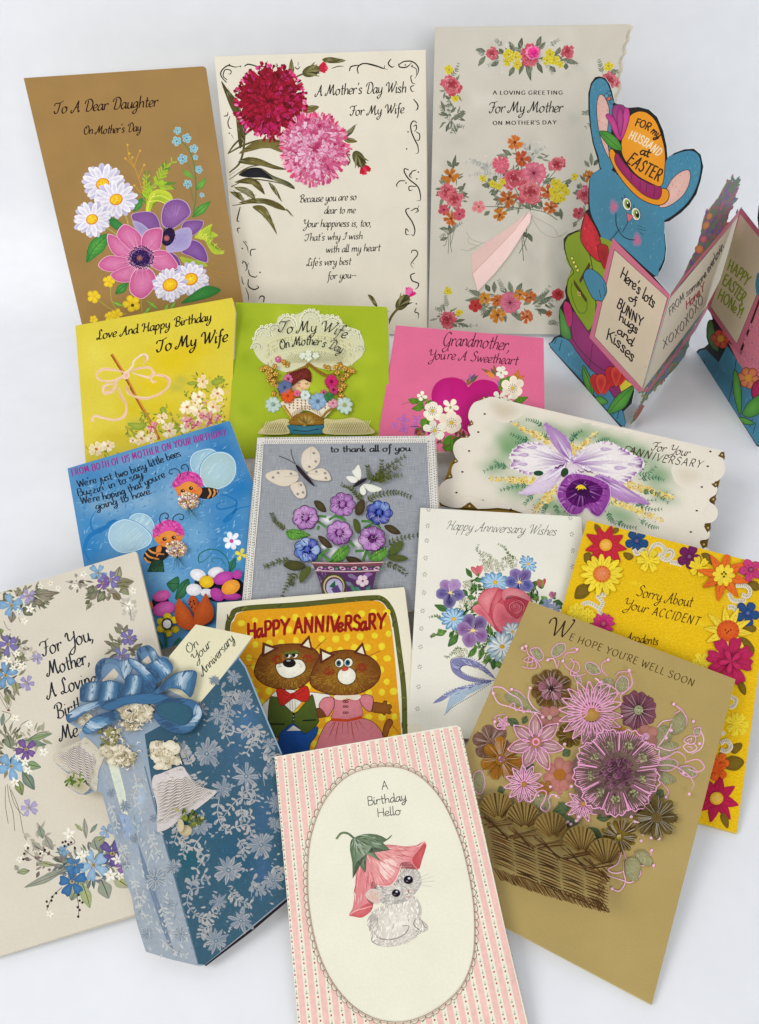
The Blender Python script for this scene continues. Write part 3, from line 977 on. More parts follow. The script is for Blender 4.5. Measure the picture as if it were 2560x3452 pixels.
for s in ("100,270 150,330 220,420 270,560 280,620 245,760 225,700 215,560 160,440", "230,800 330,720 440,690 560,710 590,760 540,790 460,760 340,770", "225,860 300,825 390,840 480,880 580,915 500,915 400,890 300,880",
          "230,960 290,910 390,905 480,960 600,1010 640,1060 560,1030 470,990 360,960", "200,1010 300,975 380,1010 420,1100 350,1040 280,1010", "200,1050 270,1045 330,1080 350,1140 280,1100", "170,1080 240,1090 265,1150 210,1120",
          "230,1160 330,1130 430,1130 520,1160 575,1215 500,1200 420,1165 320,1165", "330,1190 400,1180 450,1230 510,1390 460,1320 400,1250", "450,1010 500,1050 545,1150 510,1110 470,1060", "590,1215 630,1258 600,1240",
          "620,110 605,130 590,220 610,240 635,200", "840,110 900,92 1010,115 960,135 880,135", "700,475 760,445 818,458 760,500 710,500", "985,665 1040,620 1085,590 1060,650 1010,680", "995,690 1050,685 1098,712 1030,722", "1175,1835 1215,1850 1245,1915 1220,1910"):
    part('printed_leaf')
    pg(s, R.choice(OL), R.choice(['7a7038', '8a8a68', '56522a']), sm=5)
    fur(s, 14, 50, 4, ['8c8454', '33301a', 'a2a283'], ang=math.degrees(math.atan2(P(s)[len(P(s)) // 2][1] - P(s)[0][1], P(s)[len(P(s)) // 2][0] - P(s)[0][0])), spread=15)
part('printed_leaf', lab='near black leaf')
pg("240,960 300,915 370,905 430,940 480,990 400,975 320,975", '15151a', '24242a')


def carnation(x, y, r, dark, mid, light, hi, name, blob):
    part(name)
    n = 44
    a = np.linspace(0, 2 * math.pi, n, endpoint=False)
    rr = r * np.array([R.uniform(.86, 1.04) if i % 2 else R.uniform(.72, .92) for i in range(n)])
    pg(np.stack([x + rr * np.cos(a), y + rr * 1.04 * np.sin(a)], 1), mid, dark, sm=2)
    for ring, q0, m in ((0, .84, 120), (1, .68, 110), (2, .5, 90), (3, .3, 60), (4, .12, 26)):
        for i in range(m):
            t = R.uniform(0, 6.283)
            q = r * (q0 + R.uniform(-.09, .09))
            px, py = x + q * math.cos(t), y + q * 1.04 * math.sin(t)
            petal(px, py, r * R.uniform(.12, .22), r * R.uniform(.06, .12), math.degrees(t) + R.uniform(-30, 30), R.choice([dark, mid, mid, light, hi if R.random() < blob else mid]), R.choice([dark, mid]), 'heart')


carnation(460, 415, 262, '5c0410', '8c0c24', 'a81430', 'c43480', 'printed_red_carnation', .5)
for k in range(60):
    t = R.uniform(0, 6.28)
    petal(460 + 235 * math.cos(t), 415 + 245 * math.sin(t), 34, 16, math.degrees(t) + R.uniform(-25, 25), R.choice(['d8408a', 'e87aa8', 'c8245c']), None, 'point')
for k in range(150):
    t, q = R.uniform(0, 6.28), R.uniform(10, 215)
    x_, y_ = 460 + q * math.cos(t), 415 + q * math.sin(t)
    mg = (x_ - 460) * .6 + (y_ - 415) * .5 + R.uniform(-80, 80) > 40
    petal(x_, y_, R.uniform(30, 58), R.uniform(14, 26), math.degrees(t) + R.uniform(-60, 60), R.choice(['c02070', 'a81858', 'b8104c', 'd03c88'] if mg else ['7c0414', '940a24', '580310', 'a41430']), R.choice(['980c30', 'b01840']), 'heart')
carnation(785, 765, 252, 'a62a58', 'd0648c', 'dd94b0', 'e8c0d0', 'printed_pink_carnation', .9)
for k in range(90):
    t, q = R.uniform(0, 6.28), R.uniform(20, 190)
    for m in range(3):
        petal(770 + q * math.cos(t), 760 + q * math.sin(t), R.uniform(34, 60), R.uniform(14, 26), math.degrees(t) + R.uniform(-70, 70), R.choice(['e0a8c0', 'd890b0', 'c04878', 'e8c8d8', 'cc6890', 'a83468']), R.choice(['d884a8', 'e4b8cc']), 'heart')
for k in range(60):
    t = R.uniform(0, 6.28)
    petal(785 + 220 * math.cos(t), 765 + 228 * math.sin(t), 44, 16, math.degrees(t) + R.uniform(-25, 25), R.choice(['e8608c', 'ec98b4', 'd83c70']), None, 'point')
for nm, bx, by, an, col in (('printed_bud', 760, 195, -18, ('c02038', 'd84858')), ('printed_bud', 1110, 840, 60, ('b8142c', 'd83050')), ('printed_bud', 1430, 1890, -50, ('d02878', 'e870a8'))):
    part(nm)
    r = math.radians(an)
    for k in range(16):
        petal(bx + 40 * math.cos(r), by + 40 * math.sin(r), R.uniform(60, 90), 22, an + R.uniform(-34, 34), R.choice(col), None, 'heart')
    el(bx, by, 68, 42, '4e4a26', '6e6a3c', rot=an)
    for k in range(6):
        petal(bx - 40 * math.cos(r), by - 40 * math.sin(r), 105, 18, an + (k - 2.5) * 13, R.choice(['3c3a1e', '6a6436', '868054']), None, 'point')
part('printed_stem', kind='stuff')
st("1320,2060 1350,1990 1400,1930", 18, '55502a', '6a6436', taper=(.6, 1))
st("1330,2050 1310,1990 1330,1950", 8, '4a461f', taper=(1, .2))
st("1040,780 1020,800 1045,850 1030,880", 8, '4a461f')
# ------------------------------------------------------------------ artwork: rose sprays on parchment, real ribbon
use(mother)
# scalloped right edge of the front leaf, plain back leaf a little wider
edge = [(95, 65), (700, 58), (1395, 50), (1418, 62)]
y = 78
sc = [(1424, 75), (1408, 95), (1398, 125), (1402, 160), (1380, 185), (1372, 215), (1380, 250), (1358, 272), (1348, 305), (1358, 345), (1352, 372), (1336, 398), (1334, 430), (1342, 470), (1344, 500), (1320, 530), (1318, 560)]
for k in range(8):
    for dx, dy in ((0, 0), (12, 40), (18, 70), (2, 95)):
        sc.append((1305 - k * 22 + dx, 600 + k * 200 * .96 + dy * 1.9))
front = edge + [(x, min(yy, 2150)) for x, yy in sc if yy < 2150] + [(1180, 2165), (50, 2150)]
panels(front, 'c8c3b5', PAPER, back=False, edge='e0d8c4')
pb = np.array(front, float)
pb[:, 1] -= 4
k = pb[:, 0] > 1100
pb[k, 0] += 32
pb[k, 1] -= 6
CUR.clip = None
part('back_panel')
tri = [tuple(t) for t in tessellate_polygon([[Vector((a, b, 0)) for a, b in pb]])]
put(pb, tri, lin('cfc8b4'), -.003)
flush()
CUR.clip = mother.clip
part('parchment_mottling', PAPER, kind='stuff')
WL = []
for k in range(60):
    WL.append((R.uniform(80, 1300), R.uniform(90, 2100), R.uniform(50, 130), R.uniform(40, 110), R.choice(['d0ccbe', 'c0bbac', 'ccc8ba', 'bfbbae']), R.uniform(0, 90)))
washes(WL, 'c8c3b5', cell=17)
LG = ['5c6150', '6f7460', '4a5040', '7e8470', '57604c']


def spray_leaf(*a, w=22):
    part('printed_leaf')
    for t in a:
        lf(*t, w, R.choice(LG), R.choice(['858a74', '6b725c']), '3a3f32')


def mrose(x, y, r, rot=0):
    part('printed_rose')
    for k in range(9):
        t = R.uniform(0, 6.28)
        petal(x, y, r * R.uniform(.8, 1.2), r * R.uniform(.5, .8), math.degrees(t), R.choice(['b84858', 'c86070', 'cc7078']), R.choice(['a83848', 'c05060']), 'heart')
    rose(x, y, r * .82, '8c2430', R.choice(['b84452', 'c0525c']), R.choice(['cc7480', 'd88c90']), rot)
    for k in range(14):
        t, q = R.uniform(0, 6.28), R.uniform(.3, .95) * r
        st([(x + q * math.cos(t), y + q * math.sin(t)), (x + q * math.cos(t + .35), y + q * math.sin(t + .35)), (x + q * .95 * math.cos(t + .6), y + q * .95 * math.sin(t + .6))], R.uniform(2, 5), R.choice(['8c2430', 'dc949c', '7c1c28', 'e0a8a8']), taper=(.3, .3))


def yel(x, y, r):
    part('printed_yellow_flower')
    fl(x, y, r, 5, .8, 'd4c63a', 'c0ac28', R.uniform(0, 70), cr=r * .2, cc='a8901e', jit=.18)


def org(x, y, r, c='c8723a', d='a85426'):
    part('printed_orange_flower')
    fl(x, y, r, 6, .62, c, d, R.uniform(0, 60), kind='heart', cr=r * .2, cc='7a3a1c', jit=.16)
    for k in range(10):
        t = R.uniform(0, 6.28)
        st([(x + r * .2 * math.cos(t), y + r * .2 * math.sin(t)), (x + r * .7 * math.cos(t), y + r * .7 * math.sin(t))], 3, R.choice(['8c4018', 'dc9858', '7a3414']), taper=(1, .2))


for a in ((640, 230, 600, 160), (670, 220, 690, 135), (690, 240, 640, 200), (790, 200, 820, 125), (800, 220, 850, 165), (720, 300, 750, 430), (700, 290, 670, 390), (790, 300, 830, 380), (640, 330, 600, 400), (560, 250, 535, 210), (880, 330, 920, 370), (930, 250, 950, 200), (440, 230, 375, 215), (440, 260, 390, 330), (530, 300, 480, 330), (980, 290, 1070, 310), (990, 310, 990, 355)):
    spray_leaf(a, w=34)
part('printed_fern', kind='stuff')
for s in ("440,250 410,240 375,220", "540,290 500,310 460,325", "960,290 1020,300 1070,318", "560,190 530,170 510,150", "880,190 910,170 940,150", "850,300 880,350 900,380"):
    fern(s, 6, 26, 7, '7c8274', sw=3)
part('printed_leaf_sprays', kind='stuff')
for x, y, rx, ry, n in ((745, 270, 260, 60, 60), (210, 480, 70, 60, 16), (220, 680, 70, 80, 24), (215, 1200, 90, 130, 40), (700, 1170, 240, 130, 110), (620, 1950, 260, 70, 90), (180, 2040, 70, 50, 14), (1130, 1200, 60, 130, 24), (700, 960, 140, 80, 30)):
    for k in range(n):
        a, q = R.uniform(0, 6.28), R.random() ** .5
        px, py = x + rx * q * math.cos(a), y + ry * q * math.sin(a)
        petal(px, py, R.uniform(26, 60), R.uniform(9, 18), math.degrees(math.atan2(py - y, px - x)) + R.uniform(-50, 50), R.choice(LG + ['8c9080', '9a9c90']), R.choice(['858a74', '6b725c']), 'point')
mrose(483, 245, 44, 10)
mrose(1000, 230, 46, 40)
mrose(745, 260, 74, 70)
for p in ((600, 250, 42), (645, 270, 40), (655, 320, 34), (880, 250, 40), (910, 290, 34), (860, 290, 34), (590, 300, 30), (950, 320, 26)):
    yel(*p)
part('raised_pink_rose', GLOSS, smooth=True)
fl(760, 240, 50, 6, .95, 'e86a9c', 'f0a0c0', 10, kind='heart', th=.0012, dome=.0006)
fl(762, 240, 36, 5, .95, 'e82c88', 'e0509c', 40, kind='heart', th=.0022, dome=.0006)
el(764, 238, 20, 18, 'f01c8c', 'd8107c', th=.003, dome=.0006)
st("750,235 760,248 776,242 772,228", 3, '8c0a50')
part('glitter', GLOSS, kind='stuff')
for x, y, rx, ry in ((575, 165, 50, 40), (895, 160, 40, 40), (575, 370, 40, 30), (880, 320, 60, 50), (620, 270, 40, 40), (440, 960, 60, 50), (770, 880, 70, 40), (700, 1040, 60, 40), (960, 1130, 60, 50)):
    scat(x, y, rx, ry, 12, 1.5, 3.2, ['ffffff', 'dfe6ea', 'e8e8e8'])
# left garland
yel(192, 355, 34)
yel(235, 552, 28)
part('printed_fern', kind='stuff')
for s in ("200,400 240,360 255,310", "300,660 270,650 210,690", "200,780 250,740 290,745", "190,540 190,640 210,800", "190,700 150,640 135,600"):
    fern(s, 6, 26, 9, '6a7060', sw=3)
mrose(208, 460, 70, 20)
for a in ((165, 640, 135, 565), (190, 670, 135, 645), (200, 650, 240, 610), (200, 700, 290, 640), (190, 720, 170, 780), (225, 700, 270, 665), (195, 560, 165, 530)):
    spray_leaf(a)
for a in ((215, 1040, 238, 935), (210, 1020, 178, 975), (225, 1010, 262, 990), (160, 1130, 135, 1090), (260, 1190, 298, 1145), (270, 1210, 320, 1200), (150, 1230, 130, 1280), (185, 1440, 125, 1440), (200, 1470, 190, 1410), (190, 1480, 235, 1420), (180, 1500, 130, 1520)):
    spray_leaf(a, w=26)
org(198, 1082, 58, 'c07a2c', 'a86420')
mrose(180, 1195, 66, 5)
mrose(225, 1240, 62, 50)
part('printed_rose')
fl(155, 1310, 40, 5, .85, 'c45868', 'b0404c', 10, cr=8, cc='7a2030')
org(205, 1370, 50)
part('printed_rose')
fl(262, 1340, 46, 5, .85, 'cc6070', 'b84858', 30, cr=8, cc='7a2030')
part('printed_stem', kind='stuff')
for s in ("200,1420 190,1500 185,1610", "205,1440 200,1540 210,1600", "195,1440 170,1540 150,1560", "240,1400 220,1480 200,1560"):
    st(s, 4, '6a6c58')
fern("200,1440 160,1480 130,1500", 6, 24, 8, '7a8070', sw=3)
fern("210,1440 240,1420 280,1400", 6, 24, 8, '7a8070', sw=3)
# lettering
part('lettering')
tx("A LOVING GREETING", "488,524 730,525 970,524", 27, 5, '2a2620', font='caps', sl=0, pen=.1)
part('lettering')
tx("For My Mother", "460,650 700,645 965,645", 74, 7, '2a2620', sl=.2)
part('lettering')
tx("ON MOTHER'S DAY", "488,732 710,730 925,727", 27, 5, '2a2620', font='caps', sl=0, pen=.1)
# centre bouquet
part('printed_fern', kind='stuff')
for s in ("620,1100 480,1010 290,985", "600,1120 460,1060 320,1080", "720,1000 780,920 850,880", "700,990 720,900 690,850", "480,1040 400,1000 330,960"):
    fern(s, 11, 36, 9, 'a2a5a2', '8e9290', sw=3, tipk=.4)
part('printed_stem', kind='stuff')
for s in ("640,880 660,980 690,1280", "550,1030 640,1160 700,1290", "930,1030 830,1150 715,1290", "1040,1090 900,1160 720,1290", "430,1110 560,1200 700,1290", "400,1290 520,1290 700,1300", "540,1340 620,1310 700,1300", "870,1300 800,1290 710,1300",
          "700,1380 690,1500 700,1660", "710,1380 720,1500 670,1610", "705,1380 700,1500 720,1590", "690,1400 660,1470 650,1500", "930,1380 850,1330 720,1300"):
    st(s, 5, '5f6450')
for a in ((620, 940, 555, 900), (690, 970, 650, 990), (735, 990, 745, 950), (560, 1080, 590, 1030), (480, 1130, 460, 1095), (490, 1110, 520, 1080), (470, 1150, 415, 1140), (530, 1180, 475, 1210), (560, 1240, 490, 1240), (600, 1240, 640, 1270), (690, 1240, 670, 1300), (720, 1240, 740, 1310),
          (750, 1250, 790, 1300), (800, 1250, 830, 1290), (620, 1290, 580, 1320), (470, 1320, 430, 1350), (880, 1110, 830, 1130), (985, 1130, 1030, 1110), (970, 1140, 1010, 1150), (900, 1040, 870, 1020), (950, 1300, 960, 1380), (900, 1330, 960, 1350), (900, 1270, 960, 1250), (560, 1290, 510, 1320), (730, 1470, 760, 1530), (730, 1500, 690, 1460)):
    spray_leaf(a, w=32)
org(640, 850, 56, 'd08038', 'c0642c')
org(688, 965, 54, 'c0583a', 'a84428')
part('printed_carnation')
fl(545, 1005, 62, 11, .42, 'd46878', 'c04c60', 0, kind='heart')
fl(552, 1012, 36, 9, .5, 'd87888', 'b84456', 10, kind='heart')
mrose(930, 1000, 56, 30)
mrose(635, 1100, 72, 0)
part('printed_pink_blossom')
fl(770, 1060, 84, 8, .62, 'c85c74', 'd6808e', 8, kind='heart')
for k in range(16):
    a = k * .39
    st([(770, 1060), (770 + 46 * math.cos(a), 1060 + 44 * math.sin(a))], 2.5, '6a1c34')
mrose(745, 1190, 86, 60)
org(595, 1235, 60, 'b86a34', '9c4e22')
org(865, 1190, 48, 'c4683a', 'a85028')
for p in ((420, 1095, 26), (1048, 1085, 28), (490, 1135, 28), (530, 1150, 28), (555, 1120, 24), (920, 1130, 38), (965, 1160, 36), (910, 1190, 38), (950, 1230, 38), (990, 1190, 30), (915, 1240, 30)):
    yel(*p)
part('printed_rose')
fl(395, 1290, 48, 5, .85, 'd89090', 'c86c70', 10, cr=9, cc='a84c50')
org(538, 1345, 46, 'c07c2c', 'a8641c')
org(885, 1295, 50)
# fine gold cord, printed
part('printed_cord', kind='stuff')
for s in ("740,1340 820,1460 900,1500 960,1490", "750,1350 900,1430 940,1490 1000,1460", "420,1540 340,1510 310,1460", "400,1560 330,1540 320,1500", "380,1570 320,1590 270,1580", "440,1530 380,1560 330,1580"):
    st(s, 3, '9c977c')
# right garland, left visible parts
yel(1280, 330, 36)
mrose(1288, 430, 62, 10)
part('printed_fern', kind='stuff')
for s in ("1240,380 1225,330 1215,285", "1270,500 1250,600 1180,650", "1160,640 1130,650 1105,650", "1200,640 1180,700 1120,750", "1290,360 1320,370 1345,365"):
    fern(s, 6, 28, 9, '707664', sw=3)
for a in ((1165, 1010, 1160, 920), (1150, 1020, 1115, 975), (1180, 1010, 1210, 965), (1080, 1170, 1070, 1135), (1090, 1200, 1035, 1195), (1090, 1210, 1060, 1240), (1060, 1390, 1040, 1430)):
    spray_leaf(a, w=28)
org(1150, 1085, 44, 'c07a2c', 'a86420')
mrose(1120, 1210, 60, 5)
part('printed_rose')
fl(1078, 1335, 44, 5, .85, 'c45868', 'b0404c', 10, cr=8, cc='7a2030')
part('printed_stem', kind='stuff')
for s in ("1160,1130 1110,1320 1050,1410", "1100,1360 1060,1400 1030,1400"):
    st(s, 4, '8a8a76')
# bottom garland
for a in ((420, 1900, 330, 1860), (430, 1920, 300, 1930), (470, 1870, 440, 1820), (500, 1880, 500, 1800), (620, 1880, 600, 1800), (650, 1880, 690, 1810), (700, 1900, 760, 1850), (480, 1990, 420, 2050), (560, 2010, 580, 2080), (620, 1990, 650, 2050), (700, 1960, 760, 1920), (760, 1960, 880, 1860), (800, 1960, 900, 1900), (790, 1990, 880, 2020), (640, 2020, 690, 2070), (520, 1960, 470, 2010), (390, 1940, 440, 1960)):
    spray_leaf(a, w=36)
part('printed_fern', kind='stuff')
for s in ("420,1900 360,1880 310,1850", "780,1960 850,1930 930,1930", "780,1950 830,1890 880,1830", "560,1880 550,1830 530,1790", "440,1960 420,2000 450,2010", "180,1980 170,1930 165,1880", "170,1960 130,1990 100,1985", "200,2060 280,2100 390,2100", "860,2090 900,2080 930,2090"):
    fern(s, 7, 28, 9, '7c8270', sw=3)
part('printed_red_flower')
fl(372, 1965, 46, 5, .85, 'b83c38', 'a02c2c', 20, cr=9, cc='7a1c1c')
org(438, 1915, 44, 'cc9038', 'b07428')
org(520, 1930, 44)
part('printed_pink_blossom')
fl(608, 1945, 74, 8, .66, 'c4607c', 'cc7488', 12, kind='heart')
for k in range(14):
    a = k * .45
    st([(608, 1945), (608 + 46 * math.cos(a), 1945 + 44 * math.sin(a))], 2.5, '6a1c34')
org(675, 1890, 40, 'cc8638', 'b07028')
org(745, 1910, 44, 'c46c38', 'a85424')
org(525, 2030, 54, 'cc8a38', 'b4702c')
org(725, 2040, 48, 'cc6e40', 'a85028')
part('printed_rose')
rose(935, 1890, 40, '8c1c24', 'b8343c', 'cc5c60')
org(875, 2020, 24, 'b85c34', 'a04824')
yel(183, 1868, 30)
yel(258, 2015, 28)
mrose(178, 2060, 62, 30)
for a in ((230, 2075, 300, 2060), (250, 2085, 330, 2110), (210, 2090, 250, 2110)):
    spray_leaf(a)
# the real ribbon, pinned at the stems and folded over once
part('ribbon_underside', SATIN)
pg("720,1335 600,1430 450,1530 345,1618 350,1745 420,1690 560,1530 650,1440", 'd9b3aa', sm=0, th=.0005)
part('ribbon', SATIN)
pg("735,1322 750,1345 742,1395 690,1480 600,1620 500,1745 385,1866 370,1810 351,1745 440,1655 560,1530 650,1435", 'ecc9c2', sm=0, th=.0012)
st("650,1437 560,1532 440,1657 352,1745", 3, 'd0a49a', sm=0)
flush()
# ------------------------------------------------------------------ the blue bunny: a zigzag folded stand-up card
BC = (1820, 240, 1.7405)


def vplane(a, b):
    A, B = ground(*a), ground(*b)
    d = B - A
    Nn = np.cross(d, [0, 0, 1.])
    if Nn @ (C0 - A) < 0:
        Nn = -Nn
    return Plane(Nn, A, d)


p1 = vplane((1854.5, 1170.8), (2095.8, 1443.7))
bunny = Card("standing_card", "zigzag stand-up card of a blue bunny in an orange hat, standing at right", base=ground(2120, 1450), crop=BC, plane=p1)
p2 = vplane((2120, 1450), (2305, 1205))
p3 = vplane((2346, 1182), (2552.5, 1504))
BL, BLD = '4388a6', '2c6078'


def die(pts, c, nm='panel', mat=GLOSS, sm=3, th=.0005, oc='16181c', ow=0, edge='c8dce0'):
    """a die-cut leaf of card stock with its printed face"""
    q = np.asarray(P(pts), float)
    if sm:
        q = spline(q, True, sm)
    n = len(q)
    part(nm, mat)
    tri = [tuple(t) for t in tessellate_polygon([[Vector((a, b, 0)) for a, b in q]])]
    put(q, tri, lin(c), 0.0)
    put(q, [t[::-1] for t in tri], lin(edge), -th)
    put(np.concatenate([q, q]), [(i, (i + 1) % n, n + (i + 1) % n, n + i) for i in range(n)], lin(edge), np.concatenate([np.zeros(n), np.full(n, -th)]))
    flush()
    return q


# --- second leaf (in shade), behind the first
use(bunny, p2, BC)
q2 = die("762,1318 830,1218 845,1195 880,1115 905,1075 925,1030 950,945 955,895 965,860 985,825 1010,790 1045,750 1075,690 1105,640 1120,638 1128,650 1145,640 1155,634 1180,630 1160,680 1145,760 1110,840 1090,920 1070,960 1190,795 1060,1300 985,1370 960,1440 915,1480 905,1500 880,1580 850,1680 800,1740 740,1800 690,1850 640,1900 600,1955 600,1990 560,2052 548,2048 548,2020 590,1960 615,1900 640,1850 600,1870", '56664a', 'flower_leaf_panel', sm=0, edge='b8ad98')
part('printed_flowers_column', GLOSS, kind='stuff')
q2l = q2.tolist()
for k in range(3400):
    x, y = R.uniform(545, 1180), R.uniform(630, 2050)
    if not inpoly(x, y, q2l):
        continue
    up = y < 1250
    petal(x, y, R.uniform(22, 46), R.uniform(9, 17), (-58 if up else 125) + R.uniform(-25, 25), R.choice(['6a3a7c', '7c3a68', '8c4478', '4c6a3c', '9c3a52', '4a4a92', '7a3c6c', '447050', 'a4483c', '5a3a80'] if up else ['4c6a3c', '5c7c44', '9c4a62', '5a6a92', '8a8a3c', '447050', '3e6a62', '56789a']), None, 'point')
pg("555,2040 560,2010 600,1950 615,1965 590,2010 562,2048", 'a85c40', '8c4634', sm=0)
el(975, 905, 18, 26, 'b06a30', 'c8843c', rot=30)
el(995, 850, 16, 22, 'b06a30', 'c8843c', rot=30)
el(935, 1045, 26, 26, 'b05030', 'c8803c', rot=30)
el(960, 985, 20, 22, 'a83c48', 'c8606c', rot=30)
part('pink_border', GLOSS)
pg("762,1322 835,1215 1185,800 1188,830 1170,850 830,1240 768,1335", 'bc6478', sm=0)
part('pink_border', GLOSS)
pg("600,1868 640,1855 905,1500 985,1372 985,1395 915,1520 640,1880 604,1880", 'b06070', sm=0)
part('inside_page', PAPER)
pg("765,1332 1168,850 1112,1050 1060,1220 985,1368 604,1872", 'cfc5b0', sm=0)
part('lettering')
tx("FROM someone everlovin", "760,1440 850,1335 960,1225 1080,1035", 32, 4.5, '3c3838', font='print', sl=.9, pen=None)
part('lettering')
tx("HoneY", "856,1402 905,1352 966,1282", 36, 6, '9c3a48', font='print', sl=.9, pen=None)
part('lettering')
tx("XOXOXOXO", "722,1632 840,1518 962,1350", 38, 5, '4c4648', font='caps', sl=.9, pen=None)
# --- first leaf: the bunny
use(bunny, p1, BC)
OUT = "350,30 385,40 410,75 425,120 440,185 480,205 520,215 580,210 640,225 690,270 725,350 745,440 750,510 790,480 850,458 905,455 945,490 960,560 945,640 920,720 880,780 830,830 760,880 722,888 735,960 742,1040 735,1110 715,1160 690,1195 672,1207 765,1312 600,1870 580,1885 550,1850 555,1880 540,1950 490,2000 488,2060 480,2095 410,2020 60,1622 65,1590 85,1560 120,1545 118,1500 112,1440 118,1385 140,1350 155,1330 148,1285 165,1220 185,1165 160,1110 142,1040 140,985 165,955 240,925 250,880 270,820 285,810 285,700 290,640 310,600 352,575 340,520 310,420 295,330 285,220 285,130 300,70 325,35"
q = die(OUT, '14161a', 'front_panel', sm=0)
BLU = [BL, '5898b0', '38738c']


def ink(s, c, c2=None, oc='1a1410', ow=5, sm=4, name=None, mat=GLOSS):
    if name:
        part(name, mat)
    o = np.array(P(s), float)
    if ow:
        st(s, ow, oc, closed=True, sm=sm)
    pg(s, c, c2, sm=sm)
    if ow:
        st(s, ow * .8, oc, closed=True, sm=sm)


part('printed_ear', GLOSS)
pg("350,42 385,55 405,90 420,140 430,200 415,450 440,520 420,580 360,570 345,500 318,420 303,330 295,220 296,130 312,70", BL, sm=4)
part('printed_ear', GLOSS)
pg("745,520 790,490 850,470 900,470 935,500 945,560 932,640 905,710 870,765 820,815 750,865 700,870 690,700", BL, sm=4)
for s in ("350,140 375,145 395,180 408,230 400,330 395,400 410,500 395,490 360,400 340,300 335,200", "870,580 885,610 870,680 830,740 760,790 710,800 705,780 740,700 780,630 830,590"):
    ink(s, 'dcb0a6', 'e2bcb0', ow=4, name='printed_inner_ear')
    fur(s, 26, 18, 3, ['c87c7c', 'd09088'], ang=60)
part('printed_face', GLOSS)
pg("300,620 340,585 400,570 470,620 560,710 640,760 700,790 730,870 732,960 735,1040 728,1100 700,1160 670,1195 440,990 400,1020 380,1020 350,940 300,830 292,700", BL, '418099', sm=4)
part('crayon_hatching', GLOSS, kind='stuff')
for s, n in (("300,640 420,580 700,790 730,950 720,1120 670,1180 430,960 320,850", 110), ("300,130 340,60 380,60 400,120 330,150 330,300 380,500 350,540 310,380", 46), ("760,510 860,475 930,510 935,600 890,580 840,570 760,650 740,600", 40), ("740,860 880,740 930,600 900,600 870,720 780,800", 30)):
    fur(s, n, 20, 3, ['5c9cb4', '76aec0', '34708a'], ang=110, spread=25)
part('printed_cheek', GLOSS)
wash(435, 795, 30, 48, 'c8688c', BL)
part('printed_cheek', GLOSS)
wash(572, 990, 30, 48, 'c8688c', BL)
part('printed_mouth', GLOSS)
st("448,830 450,900 480,960 520,985 560,990", 5, '14141c')
st("525,850 515,890 485,945", 4, '14141c')
for s in ("575,905 620,920", "575,925 625,935", "580,940 610,960"):
    st(s, 2.5, '14141c')
for x, y in ((512, 780), (565, 838)):
    part('printed_eye', GLOSS)
    el(x, y, 27, 40, '14141c', rot=-15)
    el(x, y, 24, 37, 'e8e8d8', rot=-15)
    el(x + 3, y, 17, 28, '8aa834', rot=-15)
    el(x + 8, y + 2, 11, 20, '101014', rot=-15)
    el(x + 4, y - 8, 4, 6, 'ffffff')
    st([(x - 22, y - 24), (x - 34, y - 40)], 4, '14141c')
    st([(x - 10, y - 36), (x - 14, y - 54)], 4, '14141c')
part('printed_nose', GLOSS)
pg("510,830 550,850 525,885 515,870", 'd86878', sm=0)
st("510,830 550,850 525,885 515,870", 2.5, '14141c', closed=True, sm=0)
# clothes
part('printed_clothes_ground', GLOSS)
pg('240,930 430,1000 420,1160 330,1380 290,1530 200,1400 168,1320 155,1230 188,1170 155,1110 150,1000 165,965', '86a024', sm=0)
pg('150,1380 190,1395 300,1540 480,1740 520,1800 470,1960 330,1800 180,1600 130,1545', '8c2468', sm=0)
ink("245,940 180,960 150,1000 152,1060 175,1130 200,1180 170,1220 160,1290 170,1330 200,1400 285,1525 330,1380 300,1100 250,1000", '86a024', '7a941c', name='printed_jacket')
ink("270,830 285,845 340,940 360,1010 375,1060 360,1120 300,1080 250,1010 240,960 255,880", 'c02030', 'cc2c3c', name='printed_collar')
fur("270,850 350,970 360,1060 300,1060 250,980", 30, 14, 5, ['8c0c1c', 'e04858'], ang=70)
ink("345,1020 400,1030 400,1130 380,1160 350,1090", 'b82028', '8c1820', ow=4, name='printed_sleeve')
part('printed_pocket', GLOSS)
pg("200,1220 280,1340 272,1358 200,1250", '4a3c14', sm=0)
pg("290,1120 300,1140 240,1245 232,1225", '4a3c14', sm=0)
st("190,1240 185,1300 220,1400 250,1420 275,1400 280,1350", 3, '26360c', sm=4)
pg("222,1290 240,1300 240,1320 225,1315", 'e8d080', '4a3c14', sm=0)
dots("190,1098 200,1122 212,1146 224,1168", 11, '2c3410', n=10)
dots("190,1098 200,1122 212,1146 224,1168", 8, 'dcd860', n=10)
ink("190,1400 280,1520 330,1590 480,1740 400,1760 300,1700 200,1580 185,1480", '8c2468', '9c2c72', ow=4, name='printed_trousers')
st("310,1600 300,1680 290,1740", 3, '3c0c30')
ink("120,1390 150,1440 180,1520 180,1575 130,1550 118,1480", '3c7c34', '5c9c44', ow=4, name='printed_leaf')
ink("150,1350 185,1380 190,1480 170,1500 155,1460 140,1390", 'c02c74', 'b0205c', ow=3, name='printed_flower')
ink("75,1590 110,1560 170,1580 220,1650 290,1740 360,1800 420,1890 490,2000 480,2080 250,1820 66,1620", BL, '3a7a94', ow=4, name='printed_legs')
fur("90,1590 200,1660 350,1830 460,1990 250,1800 80,1620", 60, 26, 3, ['5898b0', '6aa6bc', '2e6880'], ang=110)
for s in ("100,1570 85,1600", "130,1580 115,1640", "430,2020 440,1960", "455,2040 470,1960"):
    st(s, 4, '14202c')
part('printed_leaf', GLOSS)
